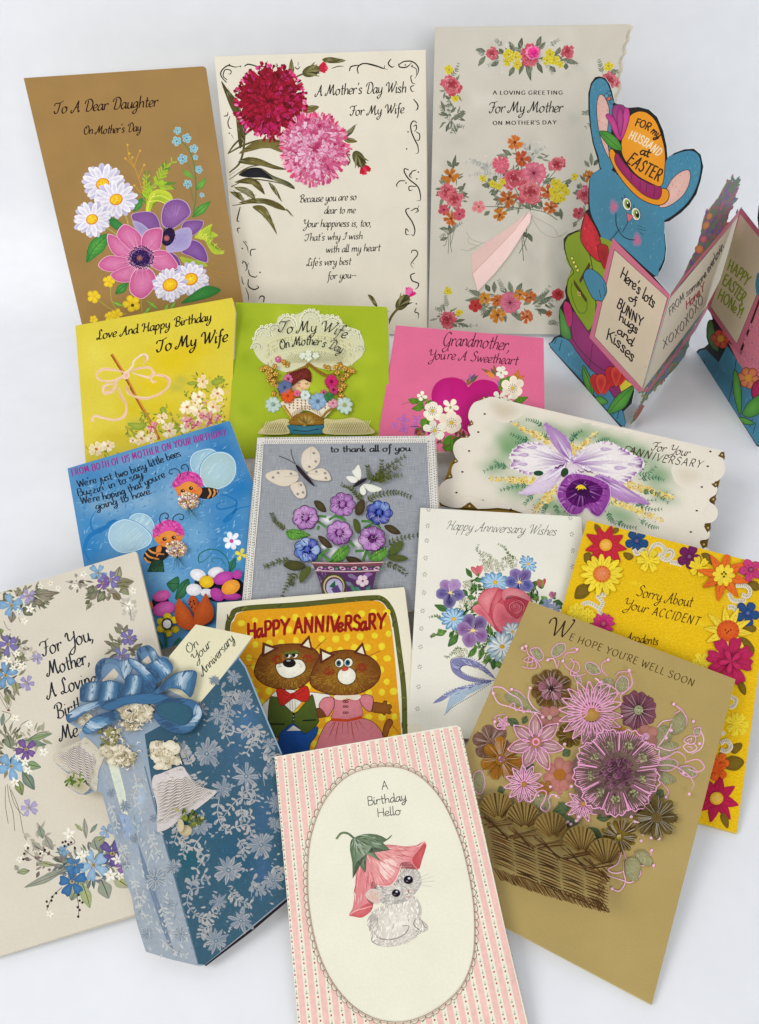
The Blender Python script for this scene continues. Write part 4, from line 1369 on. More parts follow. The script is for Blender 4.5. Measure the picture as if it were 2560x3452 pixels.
for s in ("255,1725 290,1780 315,1850 310,1900 270,1850 252,1790", "400,2010 420,1950 470,1890 550,1848 530,1920 490,1980", "320,1930 350,1905 400,1940 360,1960"):
    ink(s, '3f8a34', '5ea83c', ow=4)
st("405,2005 470,1930 545,1855", 3, '1c3c18')
st("258,1740 290,1820 308,1890", 3, '1c3c18')
st("310,1900 400,2000", 4, '1c3c18')
for cx, cy in ((360, 1835), (450, 1790)):
    part('printed_tulip', GLOSS)
    for dx, a, c in ((-18, -100, 'c82820'), (18, -75, 'd83428'), (0, -90, 'e04c2c')):
        petal(cx + dx, cy + 62, 120, 60, a, c, 'b0182c', 'round', oc='3c0c10', ow=3)
part('printed_yellow_petal', GLOSS)
pg("505,1810 545,1840 480,1880 470,1850", 'd8c838', sm=0)
# the hat
ink("420,455 408,490 440,570 500,660 580,740 660,780 720,782 755,750 758,710 740,690 700,690 700,720 600,700 520,620 455,530 445,480", 'e8961c', 'dc8410', ow=5, name='printed_hat_brim')
ink("455,480 440,520 470,580 540,660 620,730 700,750 712,680 640,660 550,600 490,530", '941c5c', 'a42c6c', ow=4, name='printed_hat_band')
for s in ("530,580 540,620 530,640", "590,640 590,690", "630,660 625,710", "675,680 670,740"):
    st(s, 3, '3c0824')
ink("545,250 590,235 640,250 685,300 715,380 735,470 735,560 715,672 640,650 560,600 490,500 480,420 500,340 520,280", 'ec981a', 'f0a42c', ow=4, name='printed_hat_crown')
part('lettering', GLOSS)
tx("FOR my", "556,316 630,344 695,395", 44, 8, '2c1c14', font='print', sl=.05, pen=None, wob=.03)
part('lettering', GLOSS)
tx("HUSBAND", "518,392 600,430 700,502", 48, 7.5, 'f4e4c0', font='caps', sl=.05, pen=None)
part('lettering', GLOSS)
tx("at", "588,485 640,505", 50, 9, '2c1c14', font='print', sl=0, pen=None)
part('lettering', GLOSS)
tx("EASTER", "508,530 600,595 700,645", 70, 9, '2c1c14', font='caps', sl=.05, pen=None, wob=.03)
part('printed_tulip', GLOSS)
for s, c in (("425,250 430,210 455,195 500,210 490,300 460,360 440,300", '8c2c74'), ("388,262 405,250 440,280 470,360 480,400 460,400 430,350 410,300", 'b82c84'), ("500,215 525,225 528,270 510,340 480,405 480,340 488,270", 'bc3488'), ("455,240 480,215 492,290 475,380 458,330", 'a02878')):
    ink(s, c, mixc(c, 'e070b0', .3), ow=3)
ink("350,355 400,355 450,390 480,440 475,465 420,450 375,400", '3c8a30', '54a03c', ow=4, name='printed_leaf')
st("360,360 420,410 470,455", 3, '1c3c18')
part('printed_blossom', GLOSS)
for x, y, c in ((405, 160, 'c86c50'), (408, 130, '4c88a0'), (425, 180, '4c88a0'), (392, 145, '5c98b0')):
    el(x, y, 15, 15, '14161a', n=12)
    el(x, y, 12, 12, c, n=12)
# the page it holds
part('pink_border', GLOSS)
pg("428,978 765,1312 758,1335 600,1870 582,1885 292,1562", 'cc7088', 'd07c92', sm=0)
part('inside_page', PAPER)
pg("440,1046 750,1330 604,1862 322,1555", 'd6c8ae', sm=0)
st("440,1046 750,1330 604,1862 322,1555", 3, '4c2030', closed=True, sm=0)
ink("270,1170 300,1160 350,1190 385,1240 395,1290 380,1330 365,1350 345,1345 320,1340 290,1290 258,1210", BL, '4888a2', ow=4, name='printed_paw')
for s in ("375,1250 385,1300 375,1320", "350,1280 360,1330"):
    st(s, 3, '14202c')
for s, b, h in (("Here's lots", "468,1205 560,1290 668,1392", 78), ("of", "524,1346 572,1368", 50), ("BUNNY", "450,1376 520,1444 598,1496", 66), ("hugs", "465,1460 520,1500 570,1545", 66), ("and", "455,1535 500,1570 540,1615", 58), ("Kisses", "385,1565 460,1620 545,1710", 80)):
    part('lettering')
    tx(s, b, h * .74, 8, '241c1c', font='print', sl=-.42, pen=None, wob=.03)
# --- third leaf: Happy Easter, honey, and the next animal
use(bunny, p3, BC)
die("1180,797 1300,950 1300,2210 1275,2200 915,1672 915,1650 935,1630 965,1622 990,1600 978,1560 978,1510 990,1470 1015,1455 985,1370 1068,1215", '14161a', 'third_panel', sm=0)
part('printed_legs', GLOSS)
pg("925,1660 940,1640 975,1632 1050,1710 1100,1610 1190,1740 1300,1880 1300,2205 1275,2190", BL, '33708a', sm=0)
fur("940,1660 1050,1740 1190,1800 1280,2000 1270,2150 1100,1900", 60, 30, 3, ['5898b0', '2e6880', '5c9cb4'], ang=110)
for s in ("1155,1680 1130,1840 1105,1960", "1230,2090 1250,2040", "1250,2130 1270,2060", "970,1700 960,1720"):
    st(s, 4, '14202c')
part('printed_dress', GLOSS)
pg("1105,1590 1180,1665 1300,1330 1300,1870 1195,1750 1160,1700", 'd8788c', 'dc8498', sm=0)
for k in range(9):
    x, y_ = 1205 + (k % 3) * 42, 1480 + (k // 3) * 95 + (k % 3) * 20
    fl(x, y_, 34, 8, .36, 'c85c78', 'e4a0b0', 10, kind='point')
ink("985,1480 1010,1462 1030,1540 1050,1640 1010,1620 985,1560", '3c7c34', '5c9c44', ow=4, name='printed_leaf')
for x, y_, r, c, d in ((1062, 1570, 55, 'c83c28', 'd8602c'), (1225, 1800, 60, 'd86848', 'e09058')):
    part('printed_flower', GLOSS)
    fl(x, y_, r, 6, .8, c, d, 10, oc='3c0c10', ow=3, cr=r * .35, cc='dca030')
part('printed_berry', GLOSS)
el(1290, 1880, 50, 70, '3c0c18')
el(1290, 1880, 44, 64, 'a81450', 'b82060')
for s in ("1145,1750 1175,1820 1185,1940 1175,2020 1140,1900 1135,1800", "1190,2010 1230,1940 1300,1900 1300,1990 1240,2030", "1170,2030 1220,2040 1260,2070 1200,2070"):
    ink(s, '3f8a34', '5ea83c', ow=4, name='printed_leaf')
part('pink_border', GLOSS)
pg("1180,800 1300,952 1300,1300 1168,1660 985,1395 985,1368 1065,1218", 'cc6c84', 'cc7890', sm=0)
part('inside_page', PAPER)
pg("1176,838 1300,990 1300,1250 1157,1598 1003,1382 1060,1220", 'd6caae', sm=0)
st("1300,1250 1157,1598 1003,1382", 3, '4c2030', sm=0)
for s, b in (("HAPPY", "1098,1160 1150,1200 1210,1262"), ("EASTER,", "1068,1245 1120,1290 1192,1370"), ("HONeY!", "1040,1330 1100,1380 1180,1450")):
    part('lettering')
    tx(s, b, 58, 9, '8a9c30', font='print', sl=-.35, pen=None, wob=.03)
part('printed_sleeve', GLOSS)
pg("1300,1170 1275,1190 1265,1250 1270,1300 1300,1335", BL, '4888a2', sm=0)
pg("1300,770 1285,790 1278,860 1285,930 1300,945", '14161a', sm=0)
flush()
# ------------------------------------------------------------------ yellow birthday card
use(yellow)
part('watercolour_ground', GLOSS, kind='stuff')
YB = 'd4c23c'
WL = []
for a in ((950, 660, 330, 210, 'd8bc0c', 10), (1150, 560, 280, 120, 'd4b810', -10), (800, 880, 240, 140, 'd6ba10', 0), (600, 1100, 200, 160, 'cdb81c', 0), (900, 1120, 260, 160, 'd2ba10', 0), (300, 1150, 140, 200, 'd0c040', 0), (250, 600, 140, 200, 'd8c84c', 0), (1250, 900, 200, 160, 'd8be20', 0), (450, 1350, 260, 100, 'cab428', 0)):
    WL.append((a[0], a[1], a[2] * 1.1, a[3] * 1.1, a[4], a[5]))
for a in ((1000, 900, 120, 60), (1150, 1150, 160, 120), (900, 1230, 120, 90), (640, 1230, 130, 70), (1300, 880, 120, 70), (330, 1480, 140, 50), (1050, 830, 90, 60)):
    WL.append((*a, 'b8b040', 0))
washes(WL, YB)
part('lettering', GLOSS)
tx("Love And Happy Birthday", "265,455 600,400 900,350 1330,275", 82, 11, '1c1008', sl=.25)
part('lettering', GLOSS)
tx("To My Wife", "820,570 1130,520 1480,470", 112, 14, '1c1008', sl=.25)
part('printed_stick', GLOSS)
st("405,590 530,790 650,1020 770,1230 845,1380", 30, '9c5818', 'a8601c', sm=3)
st("415,590 530,775 640,980 760,1215 840,1375", 12, 'd09030', 'c88428', sm=3)
for k in range(26):
    t = R.random()
    x, y_ = 410 + t * 430, 600 + t * 770
    st([(x + R.uniform(-10, 10), y_), (x + 14, y_ + 26)], 5, R.choice(['7c3c10', 'e0a840', '8c4814']))
part('printed_bow', GLOSS)
PK = ['e6c89c', 'e8d0b4', 'e2bca0', 'dcae94']
for s in ("530,770 440,740 330,730 270,770 290,820 370,840 450,820 530,770", "530,770 600,700 620,640 700,590 740,620 700,680", "530,770 620,730 740,710 795,750 760,800 670,790 600,760", "530,790 450,830 440,890 400,940 330,950 340,880 440,860",
          "470,900 500,980 540,1060 520,1160 430,1200 320,1180 250,1160 220,1200 240,1210", "540,890 560,950 640,990 740,1000 860,950 930,880 930,810 860,780 790,780 760,820 790,850 820,830"):
    for k in range(4):
        q = [(x + R.uniform(-9, 9), y_ + R.uniform(-9, 9)) for x, y_ in P(s)]
        st(q, R.uniform(8, 22), R.choice(PK), R.choice(PK), taper=(.5, .3))
for s in ("700,590 720,640 700,680", "470,960 510,1010 540,1070", "880,790 920,820 930,860", "340,900 380,910 400,940", "540,880 560,930 600,960"):
    st(s, 14, 'd8a090', 'e0b098', taper=(.3, .3))
el(540, 785, 30, 40, 'ecd0b8', 'dca890', rot=20)


def blossom(x, y, r, name='printed_blossom'):
    part(name, GLOSS)
    for k in range(5):
        petal(x, y, r * R.uniform(.8, 1.15), r * R.uniform(.6, .9), k * 72 + R.uniform(-16, 16), R.choice(['f0e6bc', 'ece0c0', 'e8d4a8']), R.choice(['e4c898', 'f4ecd0', 'e0b890']), 'heart')
    el(x, y, r * .2, r * .16, 'b85c20', 'c87820', rot=R.uniform(0, 90))
    scat(x, y, r * .3, r * .3, 5, 2, 4, ['a04818', 'd89838'])


part('printed_foliage', GLOSS, kind='stuff')
for k in range(150):
    x, y_ = R.uniform(1080, 1470), R.uniform(780, 1260)
    if x + y_ * .5 < 1550:
        continue
    petal(x, y_, R.uniform(26, 60), R.uniform(9, 20), R.uniform(0, 360), R.choice(['7c8c28', 'a09c30', '8c9430', 'b8a83c', '6c7c28', 'c8b440', '9c7c2c']), None, 'point')
for cx, cy, rx, ry, n in ((900, 1200, 170, 110, 60), (640, 1310, 150, 60, 40), (320, 1480, 150, 50, 44), (1000, 1280, 120, 50, 30), (700, 1150, 60, 60, 14)):
    for k in range(n):
        a, q = R.uniform(0, 6.28), R.random() ** .5
        petal(cx + rx * q * math.cos(a), cy + ry * q * math.sin(a), R.uniform(26, 60), R.uniform(8, 18), R.uniform(0, 360), R.choice(['7c8c28', 'a0a034', '8c9430', '9c8430', '6c7c28', 'c8b440']), None, 'point')
part('printed_leaf', GLOSS)
for s in ("550,1235 620,1225 730,1240 690,1290 620,1290", "560,1260 600,1310 660,1330 610,1340", "1330,840 1400,810 1460,825 1430,860 1350,880", "850,1110 880,1075 915,1110 900,1160", "970,1290 1010,1260 1050,1280 1010,1320", "1100,860 1150,840 1190,850 1150,880"):
    pg(s, '7c9430', 'a4ac3c')
for k in range(70):
    x, y_ = R.uniform(1060, 1480), R.uniform(900, 1270)
    if x * .6 + y_ > 1720:
        el(x, y_, R.uniform(6, 16), R.uniform(5, 12), R.choice(['ecdcb4', 'e0a8a0', 'f0e8c8', 'd88c94', 'c8a8b0']), rot=R.uniform(0, 90), n=8)
for p in ((1250, 845, 60), (1210, 985, 66), (1390, 955, 70), (1105, 1080, 74), (1345, 1080, 66), (1215, 1120, 60), (870, 1180, 52), (940, 1300, 74), (680, 1370, 64), (262, 1470, 78), (370, 1440, 62), (1230, 1180, 46), (600, 1390, 36), (1090, 1270, 56), (770, 1370, 50), (1180, 1040, 40)):
    blossom(*p)
for x, y_, r in ((1100, 1215, 64), (1190, 1250, 54), (1320, 1195, 74), (1260, 1160, 50), (780, 1265, 60), (1390, 1180, 40)):
    part('printed_pink_blossom', GLOSS)
    for k in range(14):
        petal(x, y_, r * R.uniform(.6, 1.1), r * .34, R.uniform(0, 360), R.choice(['d07888', 'e098a0', 'c45c74', 'e8c0b0']), None, 'heart')
    el(x, y_, r * .2, r * .15, 'b04060')
# ------------------------------------------------------------------ green bonnet card
use(green)
part('mottled_ground', PAPER, kind='stuff')
WL = []
for k in range(26):
    WL.append((R.uniform(100, 1500), R.uniform(100, 1400), R.uniform(90, 200), R.uniform(90, 160), R.choice(['a8b82a', '8ca01a', '94a820', 'acba2e']), 0))
washes(WL, '9cae22')
CRM, CR2, CR3 = 'cfcda8', 'b4b68e', 'e0dfc2'
bon = "380,650 300,570 262,470 275,400 315,330 350,290 440,270 490,255 510,200 560,180 640,180 720,160 770,130 830,120 890,150 930,180 1000,180 1080,195 1120,230 1140,290 1210,300 1280,330 1320,400 1335,470 1320,560 1270,610 1200,660 1100,700 960,700 820,660 800,650 700,690 600,730 500,700"
part('embossed_bonnet', LACE, smooth=False)
pg(bon, CRM, 'c6c69e', sm=4, th=.0005, dome=.0003, cen=(800, 430))
part('lace_scallops', LACE, kind='stuff')
for i, (x, y_, r) in enumerate(((370, 380, 82), (600, 280, 88), (820, 240, 100), (1030, 290, 88), (1220, 400, 84), (300, 500, 50), (1290, 520, 44), (480, 330, 56), (1130, 330, 52))):
    for q, w in ((1, 14), (.72, 8), (.45, 8)):
        a = np.linspace(math.pi * .95, math.pi * 2.05, 12)
        st(np.stack([x + r * q * np.cos(a), y_ + r * q * np.sin(a)], 1), w, CR3, th=.0004, sm=2)
    for t in np.linspace(math.pi, 2 * math.pi, 9):
        st([(x + r * .3 * math.cos(t), y_ + r * .3 * math.sin(t)), (x + r * .9 * math.cos(t), y_ + r * .9 * math.sin(t))], 5, CR3, th=.0003)
        el(x + r * .86 * math.cos(t), y_ + r * .86 * math.sin(t), 5, 5, '8a8c5c', n=7)
for x, y_ in P("560,190 600,182 650,185 770,150 810,135 850,135 890,155 930,190 980,190 1030,190 1080,205 350,295 400,285 440,282 1180,320 1230,330 1280,350 300,360 275,410"):
    el(x, y_, 17, 15, 'e4e2c6', n=10, th=.0003)
    el(x, y_, 7, 6, '9aa040', n=8)
for k, (cx, cy, rx, ry) in enumerate(((810, 560, 420, 170), (810, 620, 440, 190), (810, 700, 430, 190), (810, 500, 430, 130))):
    a = np.linspace(math.pi * 1.08, math.pi * 1.92, 16)
    st(np.stack([cx + rx * np.cos(a), cy + ry * np.sin(a)], 1), 13, 'd6d2a0', th=.0005, sm=2)
    for t in np.linspace(math.pi * 1.1, math.pi * 1.9, 34):
        st([(cx + rx * math.cos(t), cy + ry * math.sin(t) + 10), (cx + rx * math.cos(t) + 5, cy + ry * math.sin(t) + 40)], 5, R.choice(['a8a870', 'dcdab8']))
for k in range(26):
    x = 560 + k * 22
    st([(x, 560), (x + 60, 640)], 5, 'd9d6b0', th=.0003)
    st([(x + 60, 560), (x, 640)], 5, 'b2b07c')
for x, y_ in P("740,580 800,600 870,580 800,560"):
    fl(x, y_, 34, 5, .8, 'd4dcc4', 'dfe4d0', 20, th=.0004)
part('lettering')
tx("To My Wife", "505,345 640,355 820,345 1000,355 1150,410", 108, 9, '20221a', sl=.2)
part('lettering')
tx("On Mother's Day", "520,515 680,480 860,470 1000,510 1115,560", 88, 8, '20221a', sl=.2)
part('gold_bonnet_rim', FOIL, smooth=True)
st("590,745 680,725 760,690 800,655 840,680 900,725 980,765 1060,745", 34, 'b88c38', 'b08430', th=.0007)
for k in range(22):
    t = k / 21
    x = 600 + t * 440
    y_ = np.interp(x, [590, 680, 760, 800, 840, 900, 980, 1060], [745, 725, 690, 655, 680, 725, 765, 745])
    st([(x - 6, y_ - 14), (x + 8, y_ + 14)], 5, '7c5818')
part('printed_girl')
pg("650,830 640,880 670,930 720,950 760,940 740,900 790,880 815,850 815,800 760,770 690,780", 'd8b080', 'e4c498')
pg("600,790 620,740 700,710 760,690 810,710 830,770 820,830 800,800 780,790 740,800 700,820 650,860 610,840", '5a1c18', '7a2c20')
fur("610,790 700,720 800,715 820,790 740,790 640,840", 46, 36, 5, ['3c100e', '8c3c28', '6c241c'], ang=110)
st("690,830 705,838 722,832", 5, '3c1810')
st("765,838 780,845 795,836", 5, '3c1810')
st("725,872 740,878 755,870", 4, 'b84030')
el(705, 860, 14, 10, 'e08868')
st("815,870 800,910 820,940", 5, '6c5420')
part('gold_flower_branches', FOIL, kind='stuff')
for s in ("360,690 430,740 480,800 510,900 520,960", "400,800 460,830 500,880", "440,690 480,760 520,820", "1180,700 1120,780 1090,860 1080,980", "1240,720 1160,790 1100,850", "1050,680 1090,760 1100,860", "1160,860 1120,930 1090,1000", "440,940 480,960 510,970"):
    st(s, 16, 'a87c2c', 'c09440', th=.0005)
for x, y_, r in ((360, 700, 28), (400, 690, 26), (440, 720, 30), (410, 750, 26), (420, 800, 28), (440, 780, 24), (480, 690, 26), (470, 830, 26), (460, 860, 24), (470, 930, 26), (500, 880, 24), (490, 760, 26), (590, 655, 34), (560, 640, 26), (1100, 665, 34), (1060, 690, 26), (1150, 700, 28), (1200, 710, 30), (1230, 725, 24), (1170, 760, 26), (1130, 800, 24), (1140, 860, 28), (1110, 900, 26), (1120, 960, 28), (990, 690, 28), (960, 680, 20), (1080, 740, 26), (1100, 1000, 26)):
    fl(x, y_, r, 5, .8, 'b08030', 'd8b050', R.uniform(0, 70), th=.0005, dome=.0004, side='6c4810')
part('crocheted_collar', LACE)
pg("540,1030 640,1000 760,990 880,1010 1010,1040 1080,1060 1020,1110 950,1180 900,1160 800,1110 700,1120 650,1180 600,1110 550,1060", 'dccfb4', 'e4dac4', th=.0004)
for k in range(40):
    el(620 + (k % 10) * 38, 1020 + (k // 10) * 26 - abs(5 - k % 10) * 3, 11, 7, '9c5c44', n=7, rot=R.uniform(0, 90))
for t in np.linspace(0, 1, 18):
    st([(650 + 270 * t, 1165 - 70 * math.sin(math.pi * t)), (650 + 270 * t, 1130 - 70 * math.sin(math.pi * t))], 8, 'a08860')
part('gold_waist', FOIL)
pg("640,1190 680,1150 780,1130 880,1150 940,1200 940,1240 780,1250 615,1240", 'a87828', 'c09038', th=.0005)
for k in range(24):
    el(660 + (k % 12) * 24, 1175 + (k // 12) * 26, 6, 6, '6c4810', n=7)
st("640,1180 600,1120 560,1060", 26, 'a8843c', th=.001)
st("930,1180 980,1120 1050,1080", 26, 'a8843c', th=.001)
part('gold_bow', FOIL)
for a in (-150, -100, -60, -20, 40, 140):
    petal(780, 1240, 90, 46, a + 90 * (a > 0), 'b8903c', 'dcb860', 'round', th=.0005, side='6c4810')
part('printed_bodice')
pg("605,1250 780,1262 945,1250 935,1300 910,1335 650,1335 620,1300", '2c6878', '3c7c8c')
st("650,1300 780,1310 900,1290", 9, '183c4c')
part('crocheted_puff_sleeve', LACE)
for s, cx in (("330,1335 370,1270 440,1220 540,1190 610,1200 620,1260 610,1335", 470), ("960,1335 950,1250 960,1190 1050,1200 1150,1190 1230,1180 1320,1210 1380,1260 1410,1335", 1180)):
    pg(s, 'ccc088', 'bcb074', th=.0004, cen=(cx, 1280))
    x0, x1 = min(q[0] for q in P(s)), max(q[0] for q in P(s))
    for k in range(int((x1 - x0 - 60) / 22)):
        x = x0 + 70 + k * 22
        st([(x, 1215), (x - 50, 1325)], 5, 'e4dcb4', th=.0003)
        st([(x - 50, 1235), (x, 1325)], 4, '948850')
NMS = {'e84c88': 'pink', }
for nm, x, y_, r, n, c, d, cc in (('raised_pink_flower', 605, 800, 50, 8, 'b8507c', 'd87ca0', '8c2c54'), ('raised_blue_grey_flower', 575, 895, 74, 12, '4c5c7c', '6478a0', '38405c'), ('raised_orange_flower', 605, 975, 72, 22, 'cc4818', 'e06428', 'a83410'), ('raised_pink_flower', 692, 952, 34, 6, 'c8406c', 'e07898', '8c2048'),
                                  ('raised_magenta_flower', 1020, 825, 68, 18, 'b41858', 'd03070', '8c0c40'), ('raised_magenta_flower', 1040, 910, 50, 10, 'a82858', 'c84478', '741038'), ('raised_pink_flower', 945, 925, 32, 6, 'b84868', 'd87c90', '842848'), ('raised_light_blue_flower', 890, 1025, 88, 8, '7898b4', '98b4cc', '54708c'),
                                  ('raised_pale_flower', 460, 1040, 80, 9, 'a8c0b4', 'c4d4c8', '88a494'), ('raised_pale_flower', 1145, 1060, 84, 9, 'a8c0b4', 'c4d4c8', 'a8a05c'), ('raised_rose_flower', 1035, 1045, 48, 6, 'c47c8c', 'dca4ac', '9c5068'), ('raised_green_leaf', 1000, 985, 44, 3, '2c6c38', '3c8048', '2c6c38'), ('raised_pale_flower', 770, 965, 50, 6, 'c4d4cc', 'd8e4dc', 'a8b4a8'), ('raised_pink_flower', 510, 610, 32, 6, 'b83c68', 'd878a0', 'e8d0d8')):
    part(nm, THREAD)
    fl(x, y_, r, n, 4.6 / n, c, d, R.uniform(0, 60), th=.0006, dome=.0003, cr=r * .2, cc=cc, cd=.0003)
# ------------------------------------------------------------------ pink heart card
use(pink)
part('lettering', GLOSS)
tx("Grandmother,", "612,232 800,232 1000,248 1220,275", 118, 9, '4c1028', sl=.22)
part('lettering', GLOSS)
tx("You're A Sweetheart", "490,350 720,352 900,368 1290,400", 86, 8, '4c1028', sl=.22)
part('printed_leaf_spray', GLOSS, kind='stuff')
for k in range(26):
    x, y_, a = R.choice(((850, 570, -90), (1080, 500, -100), (1180, 620, -60)))
    petal(x + R.uniform(-20, 20), y_ + R.uniform(-20, 20), R.uniform(60, 130), R.uniform(20, 40), a + R.uniform(-80, 80), R.choice(['7c5470', '8c5c3c', '6c7430', 'dc8438', '8c64a0', '4c5c20', 'e88c6c', '74487c']), None, 'point')
for a in ((1290, 520, 1300, 440), (1280, 530, 1355, 500), (1260, 520, 1270, 470), (1290, 540, 1350, 545)):
    lf(*a, 36, 'b86824', 'c87c34')
part('printed_heart', GLOSS)
pg("850,600 820,550 760,520 690,512 610,530 550,580 522,650 525,730 550,800 620,870 720,930 800,975 845,1010 850,1060 870,1010 960,900 1060,800 1130,700 1135,620 1090,560 1020,535 950,535 890,560", 'b40c6c', 'c21478', sm=5, cen=(840, 760))
wash(640, 700, 90, 150, 'c21c7c', 'b60e6e')
part('printed_leaf', GLOSS)
for a in ((460, 780, 340, 795), (450, 770, 375, 700), (470, 780, 520, 715), (440, 730, 470, 670), (400, 740, 310, 710), (500, 900, 430, 960), (1170, 640, 1150, 480), (1180, 560, 1250, 500), (1250, 740, 1390, 690), (1330, 760, 1300, 680), (1180, 620, 1120, 600)):
    part('printed_leaf', GLOSS)
    lf(*a, 60, '4c7418', '689428', '34540c')
part('printed_leaf', GLOSS)
pg("690,1030 750,1050 760,1100 720,1170 710,1205 650,1170 620,1110 640,1060", '4a7c18', '5c9424')
st("695,1040 690,1120 708,1200", 4, '34540c')
pg("430,960 420,900 460,880 540,890 510,950 470,980", '4a7c18', '5c9424')
part('printed_shadow_foliage', GLOSS, kind='stuff')
for k in range(90):
    x, y_ = R.choice(((R.uniform(480, 640), R.uniform(820, 1040)), (R.uniform(560, 640), R.uniform(1050, 1300)), (R.uniform(640, 860), R.uniform(960, 1100)), (R.uniform(380, 460), R.uniform(960, 1030))))
    petal(x, y_, R.uniform(30, 90), R.uniform(14, 30), R.uniform(0, 360), R.choice(['54203c', '6c3430', '741c5c', '5c6420', 'a85438', '8c4470', '486818', 'c46c84']), None, 'point')
for x, y_, r in ((270, 890, 60), (275, 970, 56), (385, 890, 50), (190, 945, 40), (370, 950, 40)):
    part('printed_violet_blossom', GLOSS)
    fl(x, y_, r, 4, .6, 'b45ca8', 'c478b4', R.uniform(0, 80), kind='point')
part('printed_twig', GLOSS)
st("330,955 400,955 450,975", 6, '6c2450')
st("250,760 300,740 360,740", 5, '7c5c30')
for x, y_, r, n in ((530, 815, 96, 6), (690, 775, 70, 5), (700, 920, 110, 6), (550, 990, 96, 5), (1250, 610, 100, 6), (1130, 690, 60, 4), (1210, 715, 50, 4), (1145, 465, 56, 5), (430, 680, 48, 4)):
    part('printed_white_blossom', GLOSS)
    fl(x, y_, r, n, .72, 'ece4c8', R.choice(['f4eedc', 'e8d4c4', 'dfe2d8']), R.uniform(0, 60), kind='round', jit=.16)
    if r > 90:
        for k in range(12):
            a = k * .52
            st([(x, y_), (x + r * .36 * math.cos(a), y_ + r * .36 * math.sin(a))], 3, '6c5418')
            el(x + r * .38 * math.cos(a), y_ + r * .38 * math.sin(a), 4, 4, '4c3810', n=6)
        el(x, y_, r * .17, r * .15, 'c8a01c', 'dcbc30')
    else:
        el(x, y_ + r * .1, r * .16, r * .2, '8c8c3c', 'a8a050')
flush()
# ------------------------------------------------------------------ blue bees card
use(bees)
BB = '4a86b4'
part('painted_sky', GLOSS, kind='stuff')
WL = []
for x, y, rx, ry, c, r in ((1350, 330, 200, 130, '0c68a8', 50), (1300, 120, 110, 60, '0c64a4', 0), (1480, 600, 130, 200, '1470ac', 60), (1350, 900, 200, 160, '2878b0', 0), (260, 1080, 120, 170, '1a74b0', 0), (250, 900, 100, 160, '3a80b4', 0), (650, 350, 280, 70, '6494bc', -15), (400, 750, 220, 90, '7aa0bc', 0),
                           (950, 650, 160, 200, '7ca4c0', 0), (1120, 1000, 160, 200, '6a9cc0', 0), (700, 700, 160, 110, '80a6c2', 0), (880, 1330, 200, 120, '6c9cc0', 0), (1000, 300, 160, 60, '6898c0', -10), (250, 500, 120, 60, '3c7cb0', -10), (1100, 1180, 160, 120, '5890bc', 0), (1330, 1100, 120, 90, '2c78b0', 0), (1420, 1220, 90, 110, '3c84b4', 0), (800, 250, 140, 40, '5c90bc', -10)):
    WL.append((x, y, rx * 1.2, ry * 1.2, c, r))
washes(WL, BB)
fur("120,560 700,300 1330,140 1520,700 1480,1200 1100,1300 900,1380 740,1350 660,1110 250,1160 150,700", 620, 42, 7, ['5f98c4', '3f80b2', '78aacb', '2e76ae', '6ea2c6', '8ab2cc'], ang=140, spread=50, sm=0)
scat(1450, 470, 70, 90, 40, 1.5, 3, ['b8d8ec'])
part('painted_swirl', GLOSS)
for s, w in (("480,860 400,910 330,960 270,930 260,860 300,780", 14), ("475,862 420,900 330,940 250,990 215,1060 210,1120 250,1190", 34), ("470,860 420,885 380,905", 40), ("1310,650 1380,660 1450,700 1440,740 1330,770 1290,750 1310,720 1380,700", 14), ("1450,690 1445,770 1380,830 1350,870 1400,850 1440,790 1480,760 1560,745", 20), ("1350,880 1380,840 1420,810", 22)):
    part('painted_swirl', GLOSS)
    st(s, w, '1068a8', '1a70ac', taper=(.4, .3))
part('lettering', GLOSS)
tx("FROM BOTH OF US MOTHER..ON YOUR BIRTHDAY", "105,500 540,385 980,260 1375,165", 56, 8, '8c2c84', font='caps', sl=.05, pen=.1, wob=.05)
for s, b in (("We're just two busy little bees", "150,592 550,490 1000,330"), ("Buzzin' in to say", "150,668 420,600 690,500"), ("We're hoping that you're", "175,730 520,650 870,505"), ("going to have...", "305,775 540,710 800,625")):
    part('lettering', GLOSS)
    tx(s, b, 60, 8, '14202c', font='print', sl=0, pen=.1, wob=.04)


def wing(pts, hi, c='8cb4c8'):
    part('painted_wing', GLOSS)
    o = np.array(P(pts), float)
    m = o.mean(0)
    pg(o, 'a8c8d8', c)
    pg(m + (o - m) * .93, c, 'a4c2cc')
    for k in range(26):
        t = R.uniform(0, 6.28)
        q = R.uniform(.2, .8)
        p = m + (o.max(0) - o.min(0)) * .5 * q * np.array([math.cos(t), math.sin(t)])
        st([p, p + np.array([hi * .6, -hi * .6])], R.uniform(5, 14), R.choice(['bcd4dc', 'd0e0e4', '98bccc', 'c4d8d8']), taper=(.2, .2))
    st(o, 7, '5890b8', closed=True)
    st(m + (o - m) * .96, 3, 'd8e8ec', closed=True)


wing("1170,280 1250,275 1320,330 1340,420 1300,500 1220,520 1130,500 1080,440 1070,370 1100,310", 60)
wing("1290,300 1380,310 1440,370 1450,470 1410,550 1330,600 1240,610 1190,580 1150,500 1160,410 1210,340", 70, 'a0bcbc')
wing("640,800 720,815 770,870 785,940 760,1010 680,1000 600,960 560,900 580,830", 60)
wing("420,910 520,850 620,870 700,920 760,990 740,1060 640,1110 520,1130 440,1090 400,1010", 70, '9cbccc')
OGC = 'd47828'


